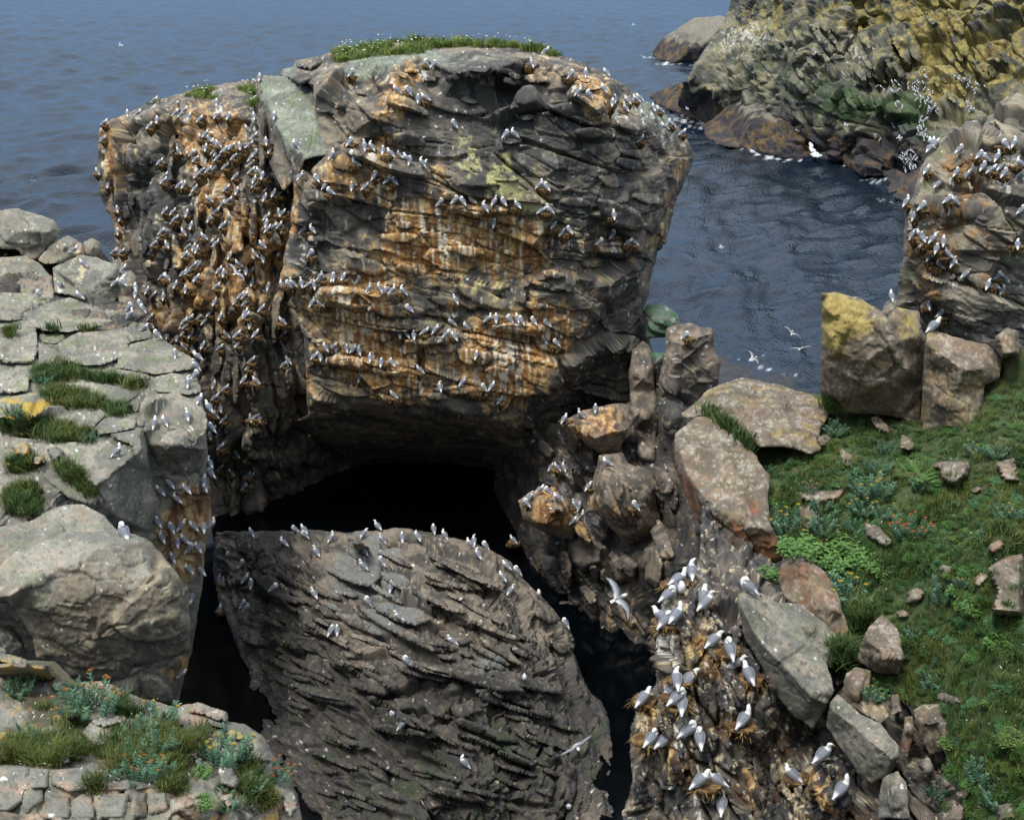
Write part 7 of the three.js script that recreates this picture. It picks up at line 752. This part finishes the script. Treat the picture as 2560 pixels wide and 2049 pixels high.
const BIRDS = {
  A: '645,755r 785,697b 853,695r 955,615r 1600,475b 1817,350l 640,855r 925,773r 967,738b 1085,693r 1120,703r 1140,677r 1168,715b 1235,733r 1340,708r 1335,630b 1412,713b 1525,792l 1565,715b 1690,710b 1640,870b 1665,920b 1818,885l 2055,960r 1270,823r 1240,845l 1285,850l 1320,875l 1345,885l 1100,928l 1190,942r 1255,932r 1270,908b 1325,930r 1340,940r 1385,922r 1405,915r 1435,900r 1477,898b 1500,928r 1545,888r 1450,963r 1345,970r 1212,977r 1575,945r 1553,972r 1570,838r 1550,1010r 990,995r 1220,1077r 1250,1050r 1290,1045r 1332,1032r 1395,1022r 1455,1085r 1555,1050r 1595,1052l 1620,1080b 1020,1080r 1013,1112r 1110,1137r 1135,1137b 600,1055l 668,1135b 1205,1158r 1195,1185r 1400,1160r 1462,1175b 1555,1125b 1578,1135r 1570,1105b 1285,1225l 1415,1233r 1372,1255r 1860,1093r 1948,1108l 2010,1137r 2033,1187l 1690,1188b 1725,1190r 1635,1215b 722,1285b 745,1340b 1050,1275r 1020,1297r 1070,1303r 1153,1313b 1335,1300r 1330,1325r 1293,1345b 1085,1345r 1075,1360r 1180,1388b 1378,1385r 1720,1308b 1745,1312r 1648,1335r 1643,1375b 1655,1408r 1690,1395r 1725,1388r 1740,1410b 725,1425b 1000,1425r 993,1450r 1018,1472b 1027,1505l 868,1480f 955,1498r 935,1548r 1130,1428l 1255,1455l 1300,1493r 1335,1497r 1880,1420r 1920,1418l 1165,1518r 1197,1520b 1215,1535b 1222,1555r 1143,1568r 1232,1590b 1590,1505r 1615,1505l 1420,1573b 1720,1550b 1927,1565r 1618,1590b 1570,1560l 707,1548r 753,1550r 762,1655r 1470,1622l 1515,1665b 1550,1670r 1195,1635r 1225,1630r 1165,1670r 1135,1680r 1355,1662r 1378,1680b 1010,1700r 1028,1705l 1215,1710r 1985,1705r 2055,1710b 120,1255f 203,1283l 310,1330r 555,1440l 460,1535r 510,1620l',
  B: '78,457r 530,387l 585,405r 345,550l 410,555l 483,610b 523,610l 697,770l 1030,835r 1068,830l 65,873r 150,903b 188,908l 265,935b 305,950l 368,950l 405,980l 432,983b 498,1005l 518,1010r 95,998l 222,1085r 75,1150b 158,1147r 297,1117r 333,1115l 1240,1145r 1270,1147l 625,1243r 717,1238r 752,1235l 812,1242l 885,1280l 958,1245r 1003,1248l 1090,1268l 1245,1295r 1285,1297l 950,1370b 1322,1390r 1370,1430r 1410,1425l 1687,1327b 1690,1447r 1605,1488r 1780,1490r 1812,1490l 1180,395b 1270,312r 1490,350b 1607,398l 1640,445l 1720,465f 1515,455b 1435,465r 1480,570r 1530,575l 1620,550l 1695,605b 1680,640b 1770,617l 1825,608l 1862,580l 1845,600l 1755,670l 1870,703l 1933,660b 1970,675l 2000,777l 2025,755r 2045,765l 2115,815r 1855,853r 20,1705b',
  C: '1580,880r 1727,930r 1850,963r 1882,972l 1960,970r 2000,885l 1875,1028r 1925,1040r 1980,1042r 2005,1070r 1707,1068r 1773,1073r 1520,1045r 1600,1140r 1655,1228r 1690,1235l 1403,1258r 1500,1290r 1445,1322r 1435,1440r 1475,1450l 1487,1470b 1508,1488r 1565,1475r 1623,1490b 1585,1533r 1640,1565l 1535,1592r 1683,1590b 1688,1620r 1590,1630l 1765,1685r 1965,1705r 1998,1710l 2060,900r 2090,1010l 2110,1300r 2080,1500b',
  D: '368,75f 240,140l 490,150l 715,70r 755,72l 1000,25r 1025,30l 1083,75b 1102,75b 835,92b 838,135b 908,110b 1215,35r 1340,85r 1555,60b 1655,85b 1143,103b 948,138r 1007,148b 1327,180b 1460,175r 1490,140r 1515,140r 1518,185r 1515,245r 1522,265r 1617,220r 1735,72l 1775,70l 1800,74l 1857,67b 1907,82r 1940,78b 1978,38r 2055,38b 1938,190r 1970,187l 805,210r 860,200l 875,218l 817,262r 930,275r 935,320l 895,338r 963,393l 1030,387b 1070,415r 1092,400b 1130,455l 1080,495b 1185,470b 1213,515l 1195,578l 1217,640r 1163,680b 1235,788b 1157,885b 1012,912l 958,928b 735,1108r 762,1600l 1140,300r 1175,280r 1235,275r 1265,300r 1295,250r 1360,270b 1130,325r 1150,328r 1140,370r 1178,380b 1253,447b 1360,463r 1393,380l 1467,380r 1472,437r 1540,320b 1738,298l 1750,378r 1580,375r 1555,540r 1540,580r 1508,657r 1575,665l 1775,540l 1755,565r 1393,713r 1330,770r 1320,690b 1280,835l 1310,860l 1333,875l 1360,835b 1382,905r 1325,925b 1290,965l 1295,1005b 1545,895b 1585,885r 1600,895b 1365,1072r 1458,1118l 1525,1147r 1425,1235l 1360,1205r 1290,1185l 1530,1250r 1552,1255r 1510,1320r 1908,1005f 2003,458l 2060,455r 1945,513r 1978,515b 1035,1300l 985,1355l 1145,1338l 1255,1315l 1260,1275b 1288,1245l 1085,1400l 965,1530l 1050,1565l 1123,1553r 1183,1570l 1258,1570b 1310,1565r 992,1636l 1093,1660b 1130,1650l 1175,1700r 1215,1690l 1548,1600l 1815,1585l 1872,1590l 1870,1622l 1745,1670l 2025,1570r 2050,1640r',
  E: '118,50r 185,103r 238,98l 278,112r 330,115r 380,120l 708,175l 418,230l 920,293r 962,290b 1040,285l 1090,285b 1112,293l 1190,297l 1270,312l 370,383b 407,380l 455,392b 527,370r 598,355r 682,313l 775,330l 660,385r 700,392l 1250,420l 1325,440l 840,515b 43,465b 90,478r 117,485b 185,533b 255,553b 317,560l 490,597l 120,648b 327,752l 615,710b 765,680r 882,705l 942,705r 990,783r 1390,905r 1475,875l 1575,832b 1305,1195r 1337,1197l 1380,1197b 1238,1342r 1275,1340l 1187,1385r 1145,1415l 1340,1383l 1440,1433l 1475,1440b 1535,1315r 1495,1503r 1440,1538r 1645,1167l 1810,1440l 150,1603r 228,1572l 250,1645l 383,1625b 475,1622l 575,1585b 640,1617l 797,1665l 825,1660b 885,1690l 1065,1645l',
  F: '38,388r 1533,203b 1612,260r 1575,345r 1300,150b 1900,70r 1935,75l 1990,105r',
  G: '1064,112l 1158,175l 1238,195l 1270,225b 1185,345b 1355,235b 1378,250b 1495,138r 1520,238r 1550,265b 1693,287r 1505,395r 1530,418r 1335,405b 1358,420b 1945,75l 1935,335l 2050,557r 2080,555b 1125,820r',
  H: '140,70l 250,130l 135,160l 315,290b 165,370l 355,475l 685,625l 263,672f 400,745l 845,87l 1020,160l 1080,190l 998,228l 1062,310r 1225,340f 1380,510l 1137,858f 322,1072f 400,1135r 755,1370l 1410,1640f 2090,245r 2035,340r 2098,310f 1975,475l 2015,480r 2075,465r 2075,840b 1880,970r 1925,1205r 2005,1220r 2055,925r 2085,955r 2110,995b',
  I: '170,385r 145,350b 410,275l 215,600r 303,650b 345,745r 415,825b 65,840r 400,1105r 60,1175r 120,1200b 140,1480r 215,1480l 255,1630b 895,1320r 690,1430l 1005,1530r 70,205b',
};
// where each stands, in words
const WHERE = { flank: "on the stack's ribbed flank", wall: "on the stack's front wall", slab: "on the stack's grey slab", terrace: 'on the left slab terrace', back: 'behind the left terrace', dome: 'on the low domed rock', chasm: 'in the dark chasm', mid: 'on the brown chasm column', shelf: 'on the rust-brown ledge block', lowblock: 'on the low chasm nest block', leaning: 'on the slanted chasm boulder', block: 'on the square sea pillar', green: 'on the green boulder', bigboulder: 'on the biggest near boulder', knoll: 'on the near knoll', split: 'on the split boulder', rightrock: 'on the tan boulders', nestcliff: 'on the near nesting cliff', nestpillar: 'on the ochre nest pillar', nearslab: 'beside the long pale slab', rightcliff: 'on the right-hand cliff', turf: 'on the meadow', meadowstone: 'on a meadow stone', farcliff: 'on the far cliff', farrock: 'on the far rocks' };
const flock = [];
for (const s in BIRDS) BIRDS[s].split(' ').forEach((w) => {
  const m = /^(-?\d+),(-?\d+)([lrbf])$/.exec(w), t = sheet(s)([+m[1], +m[2]]), z0 = zget(t[0], t[1], 1); if (!z0) return;
  const drop = 0.10 * FOCAL / z0.d, z = zget(t[0], t[1] + drop, 1, true) || z0;
  flock.push({ px: t[0], py: t[1] + drop, d: Math.min(z.d, z0.d + 0.6), n: z.n, way: m[3], zone: rockNames[z.id] });
});
flock.sort((a, b) => a.d - b.d);
const RB = rng(77), ORD = ['first', 'second', 'third', 'fourth', 'fifth', 'sixth', 'seventh', 'eighth', 'ninth', 'tenth', 'eleventh', 'twelfth', 'thirteenth', 'fourteenth', 'fifteenth', 'sixteenth'];
const COUNTED = 300, singles = flock.slice(0, COUNTED), rest = flock.slice(COUNTED), zones = new Map();
singles.forEach((b) => { const w = WHERE[b.zone] || 'on the rocks'; if (!zones.has(w)) zones.set(w, []); zones.get(w).push(b); });
for (const [w, list] of zones) {                                            // tiers from the top down, then left to right
  list.sort((a, b) => a.py - b.py); const per = 9, tiers = Math.ceil(list.length / per), size = Math.ceil(list.length / tiers);
  for (let k = 0; k < tiers; k++) { const row = list.slice(k * size, (k + 1) * size).sort((a, b) => a.px - b.px); row.forEach((b, i) => { b.where = w; b.place = list.length === 1 ? 'alone there' : (tiers > 1 ? (k === 0 ? 'highest' : k === tiers - 1 ? 'lowest' : ORD[k]) + ' tier, ' : '') + ORD[i] + ' from left'; b.solo = list.length === 1; }); }
}
const perch = (b) => {
  const steep = b.n[1] < 0.62 && !['dome', 'terrace', 'bigboulder', 'back', 'turf'].includes(b.zone), out = steep ? 0.13 : 0, q = P(b.px, b.py, b.d - out);
  let face = { r: 0, l: Math.PI, b: Math.PI / 2, f: -Math.PI / 2 }[b.way]; const j = RB();
  if (b.way === 'r') face += 0.35 + 0.65 * j; if (b.way === 'l') face -= 0.35 + 0.65 * j; if (b.way === 'b') face += (j - 0.5) * 0.7; if (b.way === 'f') face += (j - 0.5) * 0.6;
  return { q, steep, face, pose: Math.floor(RB() * POSES.length) };
};
const drips = new Map(), drip = (x, y, z) => { const L = 0.35 + 1.1 * RB() * RB(), k = Math.floor(x * 2); if (!drips.has(k)) drips.set(k, []); drips.get(k).push([x + 0.16 * (RB() - 0.5), y - 0.08, z, L, 0.07 + 0.12 * RB(), RB()]); };
function nest(at, b, label) {
  drip(at[0], at[1], at[2]);
  const m = new THREE.Mesh(nestG[Math.floor(RB() * 4)], nestMat), r = 0.17 + 0.05 * RB(); m.scale.set(r * 1.35, r * (0.55 + 0.45 * RB()), r); const h = Math.hypot(b.n[0], b.n[2]) || 1;
  m.position.set(at[0] - b.n[0] / h * 0.09, at[1] - m.scale.y * 0.5, at[2] - b.n[2] / h * 0.09); m.rotation.y = (RB() - 0.5) * 0.8; add(m, 'nest'); tag(m, label, 'nest', 'weed nests of the gulls');
}
let nests = 0;
singles.forEach((b) => {
  const { q, steep, face, pose } = perch(b), near = b.d < 27, o = near ? bigGull[pose].clone() : new THREE.Mesh(smallGull[pose], gullMat);
  const P0 = POSES[pose], look = P0[0] === 'tuck' ? 'with head tucked' : { r: 'facing right', l: 'facing left', b: 'with back turned', f: 'facing forward' }[b.way];
  o.position.set(q[0], q[1] - 0.004, q[2]); o.rotation.set(0, face, near ? 0.02 + 0.26 * RB() : 0.12 + 0.34 * RB()); o.rotation.order = 'YZX'; const k = 0.97 + 0.1 * RB(); o.scale.setScalar(k * (near ? 1.1 : 1.18)); add(o, 'gull');
  tag(o, 'gull ' + look + ' ' + b.where + ', ' + b.place, 'gull', 'gulls ' + b.where);
  if (steep && nests < 290) { nests++; nest(q, b, 'nest under the gull ' + b.where + ', ' + b.place); }
});
{ // those past the counted three hundred, and the far colony
  const far = []; const R = rng(5), strew = (at, pts, n, w) => { for (let i = 0; i < n; i++) { const k = Math.floor(R() * (pts.length - 1)), t = R(), s = sheet(at)([lerp(pts[k][0], pts[k + 1][0], t) + w * (R() - 0.5) * 2, lerp(pts[k][1], pts[k + 1][1], t) + w * (R() - 0.5) * 2]), z = zget(s[0], s[1], 1, true); if (z) far.push({ px: s[0], py: s[1], d: z.d, n: z.n, way: 'lrb'[Math.floor(R() * 3)], zone: 'farcliff' }); } };
  strew('C', [[1400, 930], [1430, 1000], [1400, 1050], [1380, 960], [1460, 1010]], 46, 30); strew('C', [[1440, 510], [1480, 570], [1500, 600], [1560, 655], [1590, 690]], 38, 40); strew('C', [[1520, 690], [1500, 760], [1490, 830], [1530, 850], [1550, 900]], 30, 34); strew('C', [[1200, 520], [1300, 545], [1400, 525]], 14, 40); strew('C', [[1700, 500], [1790, 520], [1850, 560]], 16, 40); strew('C', [[1760, 640], [1800, 680]], 8, 16); strew('C', [[1510, 440], [1530, 520], [1550, 570]], 8, 12); strew('C', [[1310, 760], [1325, 800]], 4, 6); strew('C', [[1195, 840], [1230, 860]], 4, 8); strew('C', [[1340, 640], [1385, 690]], 4, 14);
  const all = [...rest, ...far], m = new THREE.InstancedMesh(tinyGull, gullMat, all.length), M = new THREE.Matrix4(), Q = new THREE.Quaternion();
  all.forEach((b, i) => { const { q, face } = perch(b), k = b.zone === 'farcliff' ? 1.3 : 1.2; Q.setFromEuler(new THREE.Euler(0, face, 0.25, 'YZX')); M.compose(V(q[0], q[1], q[2]), Q, V(k, k, k)); m.setMatrixAt(i, M); });
  tag(add(m, 'distant_gulls'), 'hundreds of small distant gulls crowding the far cliff and upper ledges', 'gulls', null, 'stuff');
  const ns = rest.filter((b) => b.n[1] < 0.62); const nm = new THREE.InstancedMesh(nestG[1], nestMat, ns.length); ns.forEach((b, i) => { const q = P(b.px, b.py, b.d - 0.1), r = 0.17 + 0.05 * RB(); M.compose(V(q[0], q[1] - r * 0.45, q[2]), Q.identity(), V(r * 1.35, r * 0.75, r)); nm.setMatrixAt(i, M); });
  tag(add(nm, 'distant_nests'), 'brown weed nests of the distant gulls on the upper ledges', 'nests', null, 'stuff');
}
// droppings that have run down the rock below the nests
ns_drips();
function ns_drips() {
  rest.forEach((b) => { const q = P(b.px, b.py, b.d - 0.1); drip(q[0], q[1], q[2]); });
  scene.traverse((o) => {
    if (!o.isMesh || o.isInstancedMesh || !['buttress', 'main_wall', 'ledge', 'block', 'fin', 'cliff', 'cliff_001', 'cliff_002', 'headland', 'nest_pillar', 'boulder'].some((n) => o.name === n || (n === 'boulder' && o.name.startsWith('boulder')))) return;
    const p = o.geometry.attributes.position.array, c = o.geometry.attributes.color.array;
    for (let v = 0; v < p.length; v += 3) {
      const x = p[v], y = p[v + 1], z = p[v + 2], k = Math.floor(x * 2);
      for (let d = -1; d <= 1; d++) for (const s of drips.get(k + d) || []) {
        const dy = s[1] - y; if (dy < 0 || dy > s[3] || Math.abs(x - s[0]) > s[4] || Math.abs(z - s[2]) > 0.7) continue;
        const t = dy / s[3], e = 1 - Math.abs(x - s[0]) / s[4], m = ss(0.25, 0.5, e * 0.6 + 0.55 * (1 - t) + 0.9 * noise(x * 22, y * 1.6, z * 22 + s[5] * 50) - 0.3), w = s[5] < 0.5 ? [0.6, 0.58, 0.52] : [0.5, 0.41, 0.26];
        for (let i = 0; i < 3; i++) c[v + i] = lerp(c[v + i], w[i], 0.85 * m);
      }
    }
  });
}
// gulls on the wing
function wingGeo(s) {
  const o = blank(), st = [[0.02, .05, .035, 0.16], [0.15, .09, .055, 0.16], [0.28, .08, .075, 0.14], [0.4, .03, .06, 0.105], [0.48, -.03, .045, 0.05], [0.52, -.06, .04, 0.01]], n = st.length;
  for (const [z, x, y, c] of st) for (const [dx, dy, w] of [[0, 0, 0], [-c * 0.35, 0.016, 0], [-c, 0, 1], [-c * 0.35, -0.004, 0]]) { o.p.push(x + dx, y + dy, z * s); o.c.push(...(z > 0.45 ? BLACK : dy < 0 ? WHITE : w ? WHITE : GREY)); }
  for (let i = 0; i < n - 1; i++) for (let k = 0; k < 4; k++) { const a = i * 4 + k, b = i * 4 + (k + 1) % 4; if (s > 0) o.i.push(a, a + 4, b, b, a + 4, b + 4); else o.i.push(a, b, a + 4, b, b + 4, a + 4); }
  return meshOf(o);
}
const flyBody = blank(); loft([[-.20, 0, 0, .004, .03], [-.14, .002, 0, .014, .03], [-.08, .004, 0, .035, .04], [0, .006, 0, .05, .052], [.07, .01, 0, .046, .046], [.12, .018, 0, .036, .036], [.15, .022, 0, .036, .035], [.172, .022, 0, .026, .026], [.19, .018, 0, .007, .007]], 14, (t, up, v) => (v[0] > -.1 && v[0] < .08 && up > 0.3 ? GREY : WHITE), flyBody);
const flyBill = blank(); loft([[.185, .018, 0, .008, .007], [.21, .014, 0, .005, .005], [.222, .010, 0, .001, .001]], 6, () => YELLOW, flyBill);
const FG = [meshOf(flyBody), wingGeo(1), wingGeo(-1), meshOf(flyBill)];
[['A', 745, 280, 90, 0.6, 0.3, 'gull flying over the open sea at the upper left'], ['A', 200, 1115, 75, 1.2, -0.5, 'gull flying over the sea beside the left frame edge'], ['A', 1460, 1680, 46.5, 1.1, 0.7, 'gull flying before the ochre flank of the stack'], ['C', 45, 670, 130, 0.2, 0.3, 'gull flying past the black seaweed reef'], ['C', 1025, 770, 85, 0.05, 0.2, 'gull gliding before the far cliff, left of two gliders'], ['C', 1355, 850, 75, -0.2, 0.2, 'gull gliding before the far cliff, right of two gliders'], ['C', 725, 805, 95, 2.3, 0.5, 'gull banking above the seaweed rock'], ['C', 255, 1525, 80, 0, 0.1, 'gull flying low over the cove near the stack'], ['F', 690, 375, 52, 1.4, 0.6, 'upper gull of the pair flying left of the tall split boulder'], ['F', 745, 475, 46, 1.0, -0.3, 'lower gull of the pair flying left of the tall split boulder'], ['F', 455, 530, 55, 0.4, 0.4, 'gull flying above the black reef'], ['H', 1720, 360, 24, 0.7, 0.8, 'large gull flying through the dark chasm'], ['H', 1465, 1280, 30, -1.3, 0.5, 'gull flying low beside the domed rock near the channel'], ['B', 1810, 153, 120, 0.05, 0.2, 'tiny gull flying over the sea right of the stack top']].forEach((q) => {
  const t = sheet(q[0])([q[1], q[2]]), p = P(t[0], t[1], q[3]), o = new THREE.Group(); FG.forEach((g, i) => { const m = new THREE.Mesh(g, gullMat); m.name = ['body', 'wing', 'wing', 'bill'][i]; o.add(m); });
  o.position.set(...p); o.rotation.set(q[5], q[4], q[5] * 0.4, 'YXZ'); add(o, 'flying_gull'); tag(o, q[6], 'gull', 'gulls on the wing');
});
renderer.render(scene, camera);
